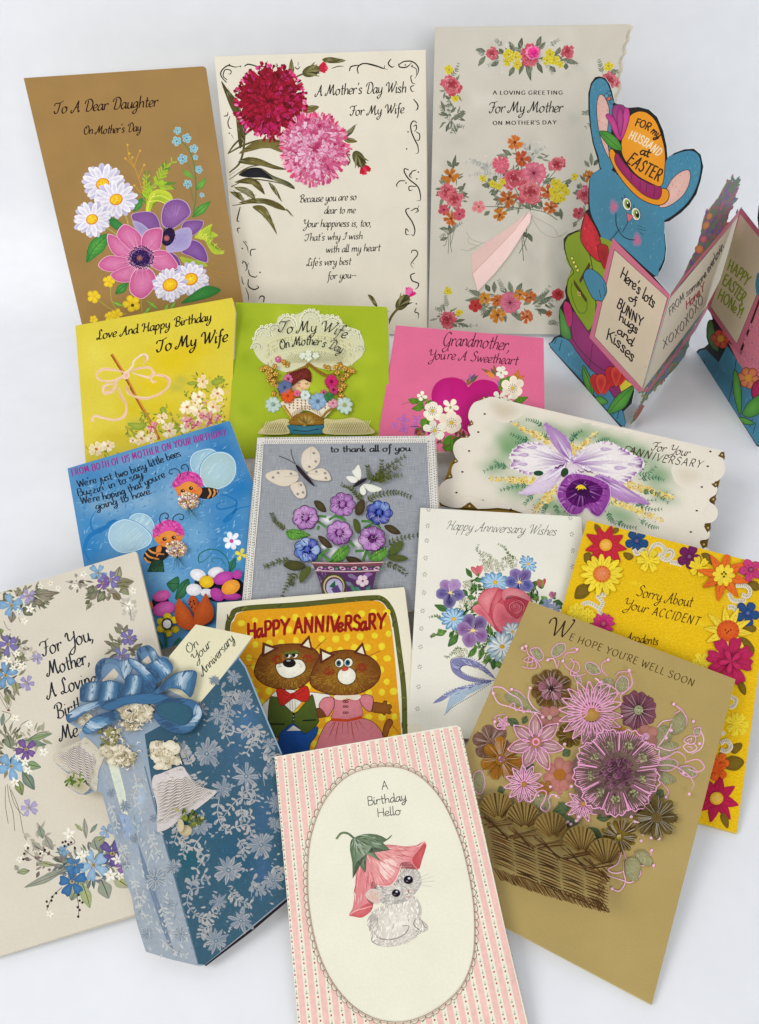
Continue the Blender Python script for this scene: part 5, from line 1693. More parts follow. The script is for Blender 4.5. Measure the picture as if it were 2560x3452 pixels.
def bee(hx, hy, hr, tilt, eyes, bodyp, stripes, name='printed_bee'):
    part(name, GLOSS)
    pg(bodyp, '1c1414', sm=4)
    for s in stripes:
        st(s, 15, 'd89850', 'c47c34', taper=(.7, .7))
    el(hx, hy, hr, hr * .84, 'd07c2c', 'dc8c38')
    who = anchor()
    part('printed_bee_hair', GLOSS, par=who)
    pg([(hx - hr * 1.02, hy + hr * .2), (hx - hr * 1.0, hy - hr * .3), (hx - hr * .6, hy - hr * .8), (hx, hy - hr * 1.0), (hx + hr * .65, hy - hr * .85), (hx + hr * 1.0, hy - hr * .4), (hx + hr * 1.05, hy + hr * .05), (hx + hr * .6, hy - hr * .2), (hx, hy - hr * .28), (hx - hr * .6, hy - hr * .05)], 'c83c94', 'd44c9c')
    for k in range(80):
        t = R.uniform(-3.3, .15)
        q = R.uniform(.55, 1.04)
        x, y_ = hx + hr * q * math.cos(t), hy + hr * .95 * q * math.sin(t) - hr * .05
        if y_ < hy + hr * .1:
            a = np.linspace(0, 4.5, 7)
            st(np.stack([x + 8 * np.cos(a), y_ + 8 * np.sin(a)], 1), 4, R.choice(['a82878', 'e070b8', 'b83088', '982068']), sm=2)
    part('printed_bee_face', GLOSS, par=who)
    for x, y_ in eyes:
        el(x, y_, 18, 16, '3c1408', n=14)
        el(x + 5, y_ - 4, 4, 4, 'e8d0c0', n=7)
    cx = (eyes[0][0] + eyes[1][0]) / 2
    cy = (eyes[0][1] + eyes[1][1]) / 2
    st([(cx - 26, cy + 36), (cx - 4, cy + 50), (cx + 20, cy + 42), (cx + 30, cy + 30)], 5, '5c2010')
    el(cx + 6, cy + 16, 7, 5, 'e8a058', n=9)
    wash(eyes[0][0] - 20, eyes[0][1] + 26, 24, 16, 'd8583c', 'd4822f')
    wash(eyes[1][0] + 26, eyes[1][1] + 22, 24, 16, 'd8583c', 'd4822f')


bee(1055, 575, 115, 0, ((1012, 622), (1080, 598)), "1160,600 1220,590 1300,610 1300,640 1250,680 1180,685 1140,660", ("1225,600 1240,640 1215,682", "1265,605 1275,635 1255,672", "1295,615 1298,635"))
bee(895, 980, 122, 0, ((862, 1015), (938, 1002)), "800,1070 900,1060 910,1130 850,1190 770,1210 700,1190 695,1140 730,1095", ("705,1125 740,1160 820,1180", "730,1098 770,1125 860,1140", "698,1165 720,1195 760,1208"))
part('printed_arm', GLOSS)
petal(1135, 680, 90, 40, -75, 'c87028', 'd8843c')
petal(800, 1160, 100, 44, -75, 'c87028', 'd8843c')
part('printed_antenna', GLOSS)
for s in ("990,515 990,470 960,440 915,445 900,470 920,482 928,470", "1045,495 1060,440 1040,405 1010,410 1000,435 1020,440", "850,905 825,870 830,820 870,800 895,820 885,848 865,840", "930,870 940,830 985,808 1020,825 1010,855 985,850"):
    part('printed_antenna', GLOSS)
    st(s, 7, '1c2830')
for cx, cy in ((1062, 712), (965, 1105)):
    part('glitter_bouquet', LACE)
    el(cx, cy, 82, 62, 'c8b48c', n=18)
    scat(cx, cy, 84, 62, 190, 5, 10, ['e8e0c8', 'd8a0a8', 'f0e8d8', 'b87838', 'e0c068', 'c07090', 'f4f0e4', 'e4d4b0'], th=.0006)
    part('printed_stem', GLOSS, kind='stuff')
    for k in range(6):
        st([(cx + 10, cy + 60), (cx - 20 + k * 22, cy + 130 + k % 3 * 18)], 5, '1c4438', taper=(1, .3))
part('printed_handbag', GLOSS)
pg("765,1185 848,1183 862,1282 722,1280", '123420', '20482c', sm=0)
st("765,1185 848,1183 862,1282 722,1280", 5, '0c1c14', closed=True, sm=0)
st("765,1188 800,1230 848,1188", 4, '0c1c14')
st("770,1185 800,1130 840,1130 850,1185", 4, '0c1c14')
fur("740,1240 850,1240 856,1276 730,1276", 20, 30, 3, ['3c7444'], ang=-45, sm=0)
part('printed_daisy', GLOSS)
st("1430,1070 1460,1110 1450,1150", 5, '1c5048')
fl(1412, 1030, 76, 6, .56, 'd8e0e8', 'ecf0f4', 12, cr=17, cc='c0488c')
part('painted_vine', GLOSS)
st("1400,1280 1380,1180 1310,1110 1220,1100 1150,1140 1145,1200 1190,1190 1250,1130", 9, '206450', taper=(1, .4))
st("1370,1240 1330,1180 1270,1170 1250,1190 1270,1205", 5, '206450')
lf(1395, 1285, 1445, 1165, 60, '1c5c48', '2c745c', '0c3c30')
part('printed_flower', GLOSS)
fl(1490, 1140, 54, 4, .6, 'd8c428', 'e4d850', 20)
FLT = FELT
for s in ("880,1380 930,1340 975,1320 985,1380 940,1450 910,1430", "950,1500 970,1410 1010,1360 1060,1340 1070,1400 1030,1480 980,1510"):
    part('printed_leaf', GLOSS)
    pg(s, '1c5434', '347048')
    st([P(s)[0], P(s)[3]], 5, '0c3420')


def puff(s, c, c2, name='felt_petal'):
    part(name, FLT, smooth=True)
    pg(s, c, c2, th=.0003, dome=.0005)


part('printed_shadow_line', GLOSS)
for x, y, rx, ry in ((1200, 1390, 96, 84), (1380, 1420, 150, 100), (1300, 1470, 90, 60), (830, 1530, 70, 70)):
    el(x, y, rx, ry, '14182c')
for x, y, rx, ry, r, c, c2, nm in ((1140, 1310, 68, 48, 20, 'd8d4d8', 'ecebee', 'felt_white_petal'), (1285, 1290, 66, 46, -10, 'd8d4d8', 'ecebee', 'felt_white_petal'), (1105, 1430, 64, 50, 0, 'd8d4d8', 'ecebee', 'felt_white_petal'), (1215, 1460, 56, 36, 10, 'd8d4d8', 'ecebee', 'felt_white_petal'), (1212, 1372, 60, 50, 0, 'd8a818', 'ecc828', 'felt_yellow_centre'),
                                   (1350, 1345, 84, 50, -20, 'a83494', 'c450a8', 'felt_purple_petal'), (1465, 1320, 40, 36, -20, 'a83494', 'b84498', 'felt_purple_petal'), (1300, 1480, 64, 48, 40, 'a83494', 'b84498', 'felt_purple_petal'), (1420, 1500, 76, 30, 0, 'a03088', 'b84498', 'felt_purple_petal'), (1412, 1425, 78, 58, -25, 'dc8c28', 'eca43c', 'felt_orange_centre'),
                                   (840, 1480, 74, 44, -15, 'c44494', 'd468ac', 'felt_pink_petal'), (860, 1590, 92, 58, -15, 'c8449c', 'dc70b8', 'felt_pink_petal'), (752, 1570, 20, 40, 0, 'cc6428', 'dc7c3c', 'felt_orange_centre')):
    part(nm, FLT, smooth=True)
    el(x, y, rx, ry, c, c2, rot=r, th=.0003, dome=.0005, n=20)
for k in range(6):
    t = k * 1.047 + .5
    part('felt_yellow_petal', FLT, smooth=True)
    el(893 + 66 * math.cos(t), 1722 + 66 * math.sin(t), 34, 30, 'd8b818', 'e8d030', th=.0003, dome=.0005)
part('felt_dark_ring', FLT)
el(893, 1722, 46, 48, '241c20')
part('felt_white_centre', FLT, smooth=True)
el(893, 1724, 34, 36, 'e4e0d8', 'f0ece4', th=.0003, dome=.0004)
part('printed_stem', GLOSS, kind='stuff')
st("870,1790 880,1860 880,1940", 26, '1c6048')
st("820,1850 850,1900 870,1950", 18, '1c6048')
st("1000,1830 960,1860 920,1940", 30, '207058')
for s in ("1100,1480 1130,1510 1150,1560 1140,1640 1110,1640 1060,1540 1070,1500", "985,1515 1030,1560 1080,1620 1110,1690 1110,1760 1050,1770 990,1740 960,1680 958,1600", "1210,1475 1240,1540 1270,1600 1265,1680 1200,1730 1120,1750 1110,1680 1130,1600 1170,1540"):
    puff(s, 'b04818', 'c05820', 'felt_tulip_petal')
dots("1085,1545 1110,1540 1075,1565 1118,1562 1095,1590", 8, '3c0c10', n=8)
# ------------------------------------------------------------------ grey linen thank-you card
use(linen)
part('lace_border', LACE)
W_ = 'd6d2ca'
for s in ("160,35 1575,20 1582,52 1520,78 210,88 150,68", ):
    pg(s, W_, sm=0, th=.0003)
pg("160,36 212,88 185,500 140,980 105,1440 30,1440 80,900 125,400", W_, sm=0, th=.0003)
pg("1510,80 1580,24 1602,560 1640,1000 1660,1400 1590,1400 1555,900 1525,420", W_, sm=0, th=.0003)
part('lace_holes', LINEN, kind='stuff')


def holes(a, b, n, w, h, c='6f6c64', rot=0):
    for k in range(n):
        t = (k + .5) / n
        x, y_ = a[0] + (b[0] - a[0]) * t + R.uniform(-1, 1), a[1] + (b[1] - a[1]) * t + R.uniform(-1, 1)
        el(x, y_, w * R.uniform(.8, 1.2), h * R.uniform(.8, 1.2), c, n=6, rot=rot)


holes((215, 45), (1500, 33), 58, 6, 4)
holes((215, 66), (1500, 56), 70, 4.5, 4.5)
holes((200, 80), (1500, 72), 80, 4, 4)
for off, w, h, n in ((12, 3.5, 5, 80), (26, 4, 7, 62), (48, 5, 5, 60), (60, 4, 7, 70)):
    holes((148 + off * .9, 90), (36 + off, 1380), n, w, h)
for off, w, h, n in ((-8, 3.5, 5, 80), (-24, 4, 7, 62), (-46, 4, 5, 60), (-60, 4, 7, 70)):
    holes((1578 + off, 60), (1650 + off, 1380), n, w, h)
part('lettering', INK)
tx("to thank all of you", "742,152 1060,148 1378,142", 50, 9, '26262a', font='print', sl=0, pen=.05)
part('glued_white_patch', PAPER)
for x, y, rx, ry in ((720, 690, 60, 40), (800, 960, 90, 70), (960, 880, 50, 50), (690, 900, 30, 30), (640, 1060, 50, 30), (1020, 960, 40, 60)):
    wash(x, y, rx, ry, 'd8d8d8', '94969b')
CW = 'd2c6b2'
for nm, ss in (('butterfly_wing', ("590,110 630,130 660,180 655,240 620,280 570,310 540,300 515,260 512,200 530,150", "490,340 470,310 400,295 300,300 235,325 232,360 290,400 360,425 430,415 480,380", "560,330 610,300 680,288 725,320 745,360 735,385 660,385 600,370", "490,395 520,400 545,450 548,500 525,525 480,520 440,470 425,430 450,410")),):
    for s in ss:
        part(nm, LACE, lab='large embossed cream wing')
        pg(s, CW, 'd8ccba', th=.0006, dome=.0004)
        o = np.array(P(s))
        m = o.mean(0)
        for k in range(3):
            p = m + (o[k * 2 + 1] - m) * .6
            el(p[0], p[1], 12, 10, '8c8880', n=7, rot=30)
        st([m, o[0]], 2, 'a89c88')
part('butterfly_body', LACE, smooth=True)
pg("470,265 500,285 540,330 580,380 618,435 570,400 520,350 480,300", '1c1418', '34242c', th=.0008, dome=.0006)
part('butterfly_antenna')
st("468,265 440,200 432,145", 5, '241c20')
st("466,265 410,230 335,200", 5, '241c20')
for s in ("965,255 985,300 988,350 970,378 940,350 915,310 935,290", "962,375 920,350 868,355 900,395 940,402", "1000,410 1060,410 1150,445 1120,468 1060,470 1020,440", "1000,420 1020,450 1025,480 1010,500 985,490 975,450"):
    part('small_butterfly_wing', PAPER)
    pg(s, 'dadacb', 'e2e2d6', th=.0007)
part('small_butterfly_body', LACE)
pg("918,440 940,415 990,380 1034,368 1010,395 960,425", '241c28', th=.0008)
# ferns
GO = '4c5420'
for s, n in (("1050,410 1130,330 1230,250 1340,185", 13), ("1080,410 1140,330 1150,225", 9), ("1090,405 1200,330 1310,262", 11), ("1100,410 1200,370 1320,350", 11), ("1070,405 1050,340 1035,270", 8), ("1025,560 1090,505 1200,480 1290,480 1385,515", 15), ("1010,560 950,490 900,450 830,425", 12),
             ("405,770 340,740 300,700 275,640", 10), ("440,1015 350,1020 270,1050 220,1072", 9), ("500,1100 430,1170 390,1230 360,1300", 8), ("450,1230 430,1180 420,1130", 5), ("1180,910 1270,850 1350,830 1440,815", 8), ("1170,1035 1240,1060 1300,1090 1345,1128", 9)):
    part('embroidered_fern', THREAD, kind='stuff')
    fern(s, n, 34, 12, GO, '5c6428', sw=4, tipk=.6, ang=55, th=.0004)
for s, c in (("612,545 650,540 690,570 710,625 670,625 630,595", '3c2c18'), ("1010,545 1018,600 1000,650 960,665 938,640 950,580 980,550", '3c2c18'), ("925,690 955,690 980,730 980,780 960,800 930,760", '48541c'), ("645,820 690,830 735,870 755,910 710,910 665,870", '3c2818'), ("1170,740 1220,732 1270,760 1300,800 1250,805 1200,780", '3a2c18'),
             ("1320,870 1315,920 1270,960 1220,980 1208,940 1240,890 1280,875", '4c5c24'), ("1195,1000 1250,980 1310,985 1360,1010 1310,1030 1240,1030", '46521e'), ("865,990 920,985 980,1010 1020,1080 960,1070 900,1040", '342414'), ("370,1060 420,1028 490,1028 545,1060 510,1090 440,1100", '3c3c1c'), ("585,1075 585,1120 550,1170 505,1205 497,1150 520,1100", '4c5824')):
    part('felt_leaf', FELT)
    pg(s, c, mixc(c, '5c5c30', .4), th=.0005, dome=.0004)
for s in ("390,790 430,768 500,775 560,800 580,815 520,835 440,850 405,830", "890,905 880,970 830,1020 745,1035 760,980 820,920", "1190,935 1190,990 1130,1035 1055,1020 1090,970 1140,945"):
    part('embroidered_leaf', THREAD)
    pg(s, '4c8430', '649c40', th=.0006, dome=.0004)
    o = P(s)
    st([o[0], o[len(o) // 2]], 5, '2c5418')
    fur(s, 26, 26, 3, ['88b854', '38681c', 'a0c464'], ang=60)
part('embroidered_stem', THREAD)
for a in ((640, 660, 710, 665), (640, 700, 710, 750), (650, 740, 640, 770), (730, 690, 780, 660), (780, 655, 850, 690), (820, 660, 860, 700), (990, 700, 1090, 705), (1010, 760, 1080, 715), (1100, 700, 1140, 760), (880, 860, 935, 915), (640, 990, 735, 930), (650, 1030, 660, 980), (680, 980, 740, 1030), (940, 940, 1010, 935), (1000, 1020, 1030, 940), (1030, 940, 1060, 1020)):
    st([a[:2], a[2:]], 20, '3c7034', '548844', th=.0008)


def stuffed(x, y, r, cols, name, dark):
    part(name, THREAD, smooth=True)
    k0 = R.uniform(0, 60)
    el(x, y, r * .8, r * .75, dark)
    together(x, y, r * .5)
    for k in range(7):
        t = math.radians(k0 + k * 51.4)
        CUR.grp['n'] += 6
        c = R.choice(cols)
        px, py = x + r * .62 * math.cos(t), y + r * .58 * math.sin(t)
        st([(px + r * .4 * math.cos(u), py + r * .36 * math.sin(u)) for u in np.linspace(t - 1.6, t + 1.6, 7)], r * .05, dark, sm=2)
        el(px, py, r * .38, r * .30, c, mixc(c, 'e8e0f0', .25), rot=math.degrees(t) + 90, n=16, th=.0003, dome=.0003)
    apart()
    for k in range(60):
        t = R.uniform(0, 6.28)
        q = R.uniform(.2, .95)
        st([(x + r * q * math.cos(t), y + r * q * math.sin(t)), (x + r * (q - .22) * math.cos(t + .1), y + r * (q - .22) * math.sin(t + .1))], R.uniform(2, 4), R.choice([dark, mixc(cols[0], 'ffffff', .45), mixc(cols[0], dark, .5)]))
    el(x, y, r * .2, r * .26, cols[0], mixc(cols[0], 'ffffff', .12), rot=20, th=.0003, dome=.0004)


PUR, DP = ['9c5ca4', 'ac6cb4', '8c4898', 'b47cb8'], '4c1850'
stuffed(838, 570, 104, PUR, 'stuffed_purple_flower', DP)
stuffed(545, 678, 104, PUR, 'stuffed_purple_flower', DP)
stuffed(815, 805, 104, PUR, 'stuffed_purple_flower', DP)
stuffed(1075, 860, 108, PUR, 'stuffed_purple_flower', DP)
BLP = ['1c3ca0', '2c5cb0', '10248c', '6088c0', '88a4cc']
stuffed(1130, 635, 104, BLP, 'stuffed_blue_flower', '0c1c5c')
stuffed(560, 940, 106, BLP, 'stuffed_blue_flower', '0c1c5c')
part('printed_basket')
pg("598,1048 880,1055 1165,1042 1150,1080 1105,1130 1090,1200 1070,1300 680,1300 660,1200 625,1110", '4c2c54', sm=0)
pg("598,1048 1165,1042 1150,1080 610,1076", '74404c', sm=0)
st("600,1050 880,1056 1163,1046", 8, 'c8a8a0')
st("612,1080 880,1086 1148,1078", 6, '3c4c2c')
st("625,1112 880,1120 1130,1112", 8, 'c4b0b0')
st("628,1120 880,1130 1120,1122", 5, '7c3848')
for k in range(6):
    x = 660 + k * 90
    el(x, 1095, 26, 13, 'c8a8b4', n=12, rot=R.choice((-20, 20)))
    el(x, 1095, 14, 7, '6c2c50', n=10)
    el(x + 44, 1098, 12, 9, '4c8868' if k % 2 else '8c4c88', n=8)
for a in ((880, 1140, 980, 1190), (1000, 1150, 1080, 1140), (860, 1200, 930, 1240), (900, 1230, 960, 1290), (880, 1150, 940, 1160), (930, 1240, 990, 1280), (1060, 1230, 1020, 1290)):
    lf(*a, 34, R.choice(['2c5c54', '6c4478', '34704c', '8c5c94']), R.choice(['4c7c64', '8c64a0']))
fl(1000, 1195, 50, 5, .8, 'c8b0b8', 'd8c4c8', 20, cr=9, cc='7c3848')
fur("640,1130 700,1130 720,1200 680,1290", 20, 30, 6, ['7c4c80', '9c6c98', '2c4c50'], ang=80)
el(770, 1235, 100, 100, '3c3c20', n=24)
el(772, 1238, 84, 88, 'b4a478', n=24)
el(774, 1242, 74, 78, '3c1c2c', n=24)
el(776, 1246, 66, 70, 'a4a0b8', n=24)
pg("735,1240 780,1190 790,1260", '1c5438', sm=0)
pg("750,1260 800,1225 830,1280 780,1300", '4c3868', sm=0)
flush()
# ------------------------------------------------------------------ orchid anniversary card with die-cut scalloped ends
use(orchid)
CRO = 'dfd7c7'
# inner leaf first (gold-printed scallop edge showing), then the front leaf
inner = "330,32 385,45 1560,322 1567,345 1560,372 1545,420 1540,470 1532,500 1528,530 1512,570 1512,600 1490,650 1490,720 1480,750 1478,790 1470,835 1440,860 300,650 150,628 40,610 30,600 60,470 75,440 95,370 130,360 120,300 155,240 195,235 195,170 220,160 215,100 245,40 275,24"
part('gold_edged_inner_leaf', FOIL)
q = np.array(P(inner), float)
n_ = len(q)
tri = [tuple(t) for t in tessellate_polygon([[Vector((a, b, 0)) for a, b in q]])]
put(q, tri, lin('8c6c24'), -.0012)
flush()
fr = "385,45 1555,318 1540,330 1555,360 1566,400 1560,440 1530,475 1510,482 1512,500 1525,520 1515,550 1485,570 1482,590 1510,610 1526,640 1520,675 1495,700 1460,705 1455,715 1475,740 1484,765 1470,790 1440,795 1430,805 1445,825 1440,850 800,760 430,632 240,628 200,592 150,622 80,615 35,590 25,540 40,500 75,470 105,462 98,430 110,390 135,375 120,350 108,310 120,270 160,245 200,238 190,210 188,185 205,170 190,140 195,100 220,60 260,45 290,30 320,28"
p_ = np.concatenate([np.array(P(fr)[:1], float), spline(P(fr)[1:], False, 3)])
p_ = np.concatenate([p_[:2], p_[2:]])
part('front_panel', PAPER)
tri = [tuple(t) for t in tessellate_polygon([[Vector((a, b, 0)) for a, b in p_]])]
put(p_, tri, lin(CRO), 0.0)
m_ = len(p_)
put(np.concatenate([p_, p_]), [(i, (i + 1) % m_, m_ + (i + 1) % m_, m_ + i) for i in range(m_)], lin('e4dcc8'), np.concatenate([np.zeros(m_), np.full(m_, -.0004)]))
part('gold_scallop_tip', FOIL, lift=0)
for s in ("1545,322 1562,325 1560,360 1526,345", "1490,495 1528,482 1530,500 1512,515", "1480,575 1512,555 1518,580 1500,598", "1450,720 1488,708 1488,735 1470,755", "1428,808 1468,795 1465,830 1445,842", "250,45 275,25 300,32 270,38", "190,190 205,150 215,165 218,175",
          "155,248 180,232 195,234 190,246", "105,385 118,352 132,366 130,380", "65,466 92,440 104,446 100,462", "150,622 200,592 238,628"):
    part('gold_scallop_tip', FOIL)
    pg(s, '6c5014', '7c5c1c', sm=0)
    c = np.mean(P(s), 0)
    el(c[0], c[1], 5, c='e0d0a0', n=8)
part('gold_dot', FOIL, kind='stuff')
for x, y in P("277,120 243,217 194,318 158,430 126,541 267,583 417,631 1486,321 1472,400 1440,511 1413,638 1381,752 313,42"):
    el(x, y, 7, 5, '4c3810', n=8)
part('embossed_scroll', PAPER, kind='stuff')
for s in ("60,520 90,550 140,570 200,560 280,590 350,600", "1490,400 1500,450 1480,470 1450,460", "1450,560 1480,600 1450,650 1470,680", "110,300 150,290 170,320"):
    st(s, 6, 'dcd2c0', taper=(.3, .3))
part('watercolour_wash', PAPER, kind='stuff')
WL = []
for x, y, rx, ry, c, r in ((450, 250, 130, 110, '9cb088', 20), (400, 300, 90, 90, '8ca878', 0), (640, 210, 140, 50, 'b0b894', 10), (800, 230, 100, 60, 'a4b48c', 0), (960, 270, 150, 60, '9cb088', 20), (1100, 330, 120, 70, 'a8b894', 20), (1200, 450, 120, 90, '98ac88', 20), (460, 520, 140, 80, 'a8b494', 20), (1000, 660, 160, 70, 'b0bc9c', 20), (1230, 560, 90, 50, 'a4b490', 20), (330, 400, 90, 60, 'b4bc9c', 0), (700, 650, 120, 60, 'b8c0a4', 10), (620, 600, 90, 50, 'a8b48c', 0)):
    WL.append((x, y, rx * 1.1, ry * 1.15, mixc(c, '40864c', .5), r))
washes(WL, CRO, P('395,60 1545,330 1500,480 1480,700 1440,830 430,625 240,615 60,590 130,300 230,90'))
part('toned_paper_patch', PAPER)
wash(380, 100, 100, 60, 'cdc1a8', CRO, 15)
part('toned_paper_patch', PAPER)
wash(1360, 450, 90, 60, 'd4c9b4', CRO, 15)
part('printed_wattle', INK, kind='stuff')


def wattle(a, b, n, w):
    for k in range(n):
        t = R.random()
        x, y = a[0] + (b[0] - a[0]) * t, a[1] + (b[1] - a[1]) * t
        r = R.uniform(5, 12) * (1.1 - .5 * t)
        el(x + R.uniform(-w, w) * (1 - .5 * t), y + R.uniform(-w, w) * (1 - .5 * t), r, r * .85, R.choice(['dcc878', 'e0cc6c', 'e4d898', 'd4b458', 'c89c50', 'dcc068']), R.choice(['e8dc9c', 'd8b860']), n=8)
        if k % 3 == 0:
            el(x + R.uniform(-w, w), y + R.uniform(-w, w) * .8, 4, 3, R.choice(['a06c30', '8c5c28']), n=6)


wattle((620, 265), (430, 170), 90, 18)
wattle((770, 320), (880, 215), 50, 14)
wattle((760, 330), (740, 270), 24, 14)
wattle((540, 480), (300, 465), 90, 20)
wattle((660, 520), (545, 640), 80, 26)
wattle((1020, 490), (1290, 570), 120, 22)
wattle((950, 580), (1230, 690), 120, 22)
part('printed_fern', INK, kind='stuff')
FG = '2c6444'
for s, n in (("590,190 550,160 498,150", 8), ("630,260 610,240 585,230", 5), ("520,260 470,250 415,225", 8), ("500,250 480,275 440,275", 6), ("740,280 750,240 800,210", 8), ("760,240 730,225", 4), ("870,300 900,260 945,255", 8), ("410,410 340,400 270,430", 9), ("400,400 350,390 330,370", 6), ("520,500 430,510 360,530", 9), ("540,550 510,580 490,605", 6),
             ("620,600 600,620 590,650", 6), ("660,600 660,630 675,650", 6), ("1080,420 1120,410 1140,375", 6), ("1090,440 1150,440 1195,400", 7), ("1100,470 1180,460 1240,475", 8), ("1110,540 1180,540 1265,600", 10), ("1100,600 1160,630 1230,630", 8), ("940,640 950,680 980,710", 8), ("980,690 1030,720 1090,730", 8), ("1100,680 1160,720 1210,730", 8), ("1080,620 1120,590 1200,580", 8), ("900,590 930,600 980,590", 6)):
    fern(s, n, 22, 7, R.choice([FG, '3c7450', '246048']), '4c8460', sw=2.5)


def opet(s, tip, veins, dark='6c3478', c='ccb8d0', c2='dccfe0', blot=True):
    """an orchid petal: pale ground, broad soft streaks from the throat, purple blotches along the frilled rim"""
    part('printed_orchid_petal')
    o = np.array(P(s), float)
    pg(o, c, c2, sm=5)
    m = np.array(tip, float)
    q = spline(o, True, 6)
    far = np.linalg.norm(q - m, axis=1)
    for k in range(veins):
        a = q[R.randrange(len(q))]
        if np.linalg.norm(a - m) < far.max() * .35:
            continue
        t1 = R.uniform(.5, .9)
        bend = np.array([R.uniform(-10, 10), R.uniform(-10, 10)])
        st([m + (a - m) * .04, m + (a - m) * t1 * .5 + bend, m + (a - m) * t1], R.uniform(7, 16), R.choice([dark, dark, '84489c', '9c68b0', 'e8e2e8', 'ac84bc']), c2, taper=(.4, .1))
    if blot:
        for k in range(46):
            a = q[R.randrange(len(q))]
            if np.linalg.norm(a - m) > far.max() * .5:
                st([m + (a - m) * .98, m + (a - m) * R.uniform(.78, .9)], R.uniform(10, 24), R.choice(['9c5cac', '8c4ca0', 'b484c0', '844494']), c2, taper=(.8, .1), sm=0)
    for k in range(40):
        a = q[R.randrange(len(q))]
        el(a[0], a[1], R.uniform(4, 9), R.uniform(3, 7), R.choice([c, c2, 'c4a8cc']), n=7, rot=R.uniform(0, 90))


opet("605,170 640,190 700,230 735,280 745,340 735,375 700,350 650,290 615,230 600,190", (740, 380), 26, '6c3480', 'a47cb0', 'b490bc', False)
opet("735,380 700,350 640,310 560,275 480,280 430,310 410,350 425,375 412,400 440,420 500,440 580,440 640,415 700,390", (735, 380), 34, '7c4490', 'e2dad8', 'e8e2e0')
opet("740,385 770,350 800,310 860,280 940,270 1010,300 1060,330 1120,360 1130,390 1105,430 1050,480 1000,490 940,470 880,440 820,410", (742, 385), 40, '7c4490', 'e2dad8', 'e8e2e0')
for x, y, r, c in ((450, 340, 40, 'b094b8'), (1040, 410, 44, 'b498bc'), (1090, 390, 30, 'b89cc0'), (960, 310, 40, 'b49cc0'), (500, 300, 36, 'b49cc0'), (450, 390, 36, 'b49cc0')):
    part('petal_blush')
    petal(x, y, r * 1.6, r * .5, 180 if x > 700 else 0, c, 'cdbccf', 'round')
opet("715,395 680,400 620,430 550,480 490,525 460,550 520,550 600,540 650,500 690,450", (715, 395), 18, '6c3480', 'ccb8d0', 'd8c8d8', False)
opet("870,450 930,455 1000,490 1060,530 1120,570 1160,605 1100,600 1020,590 960,560 910,500", (880, 452), 24, '5c2874', 'a478b0', 'b48cbc', False)
part('printed_orchid_column')
pg("690,450 720,400 745,388 790,410 820,440 790,470 750,460 720,465", 'd4c4cc', 'e0d4d8')
el(705, 435, 20, 26, '244428', rot=20)
el(565, 438, 26, 14, '1c4830')
for k in range(10):
    el(655 + k * 5, 412 - k * 2 + R.uniform(-5, 5), 5, 4, '4c1458', n=7)
    el(780 + k * 8, 425 + R.uniform(-6, 12), 5, 4, '6c4c68', n=7)
part('printed_orchid_lip')
lip = "720,450 760,440 830,450 890,470 940,500 950,560 930,620 890,670 850,655 820,625 790,655 740,660 700,625 665,560 680,500 700,470"
pg(lip, '843c8c', '9c4ca0', sm=5, cen=(800, 540))
fur(lip, 120, 40, 7, ['a45cac', '7c2c84', 'b47cb8', '94449c', '64186c'], cen=(800, 530), spread=14)
st(lip, 4, 'c8a8cc', closed=True)
pg("740,490 800,470 870,490 910,530 880,590 830,600 790,620 740,600 710,550", '580c60', '240430', sm=5, cen=(800, 520))
for k in range(60):
    t = R.uniform(0, 6.28)
    st([(800 + 40 * math.cos(t), 530 + 30 * math.sin(t)), (800 + R.uniform(70, 115) * math.cos(t), 545 + R.uniform(50, 90) * math.sin(t))], R.uniform(3, 8), R.choice(['4c0c5c', '641c74', '2c0838', '7c3c88', '94609c']), taper=(1, .1))
for k in range(5):
    petal(792, 500, R.uniform(26, 40), 12, 40 + k * 26, 'd8b828', 'e8cc30', 'point')
part('lettering')
tx("For Your", "1165,312 1270,330 1370,348", 46, 4.5, '3c2c20', sl=.3)
part('lettering')
tx("ANNIVERSARY", "1040,332 1230,378 1435,410", 42, 4.5, '3c2c20', font='caps', sl=.3)
st("1100,350 1060,300 1040,295 1030,310", 4, '3c2c20')
# ------------------------------------------------------------------ happy anniversary wishes
use(wishes)
part('printed_asterisk', INK, kind='stuff')
for x, y in P("220,45 213,187 205,316 194,468 187,610 181,768 169,927 158,1081 150,1241 144,1415 133,1588 124,1780 108,1970 1455,117 1466,260 1476,403 1475,543"):
    for k in range(6):
        a = k * 1.047 + .2
        st([(x + 6 * math.cos(a), y + 7 * math.sin(a)), (x + 20 * math.cos(a), y + 22 * math.sin(a))], 6, '3a3630', taper=(.4, 1))
part('lettering')
tx("Happy Anniversary Wishes", "365,218 700,238 1000,252 1325,272", 82, 5, '3c3c38', sl=.42)
LGW = ['4c7438', '3c6430', '648c48', '2c542c', '7c9c54']
part('printed_fern', kind='stuff')
for s in ("720,560 690,450 640,400 655,350", "700,540 760,470 740,440 660,400", "960,560 930,460 880,380 825,345", "950,540 900,470 860,480", "980,480 920,440 880,360", "530,1290 440,1290 390,1330 360,1320", "520,1280 470,1250 430,1290", "330,1000 290,970 225,985", "290,1130 260,1140 240,1155", "560,880 520,820 560,770"):
    fern(s, 10, 24, 9, '54683c', '748450', sw=3)
part('printed_baby_breath', kind='stuff')
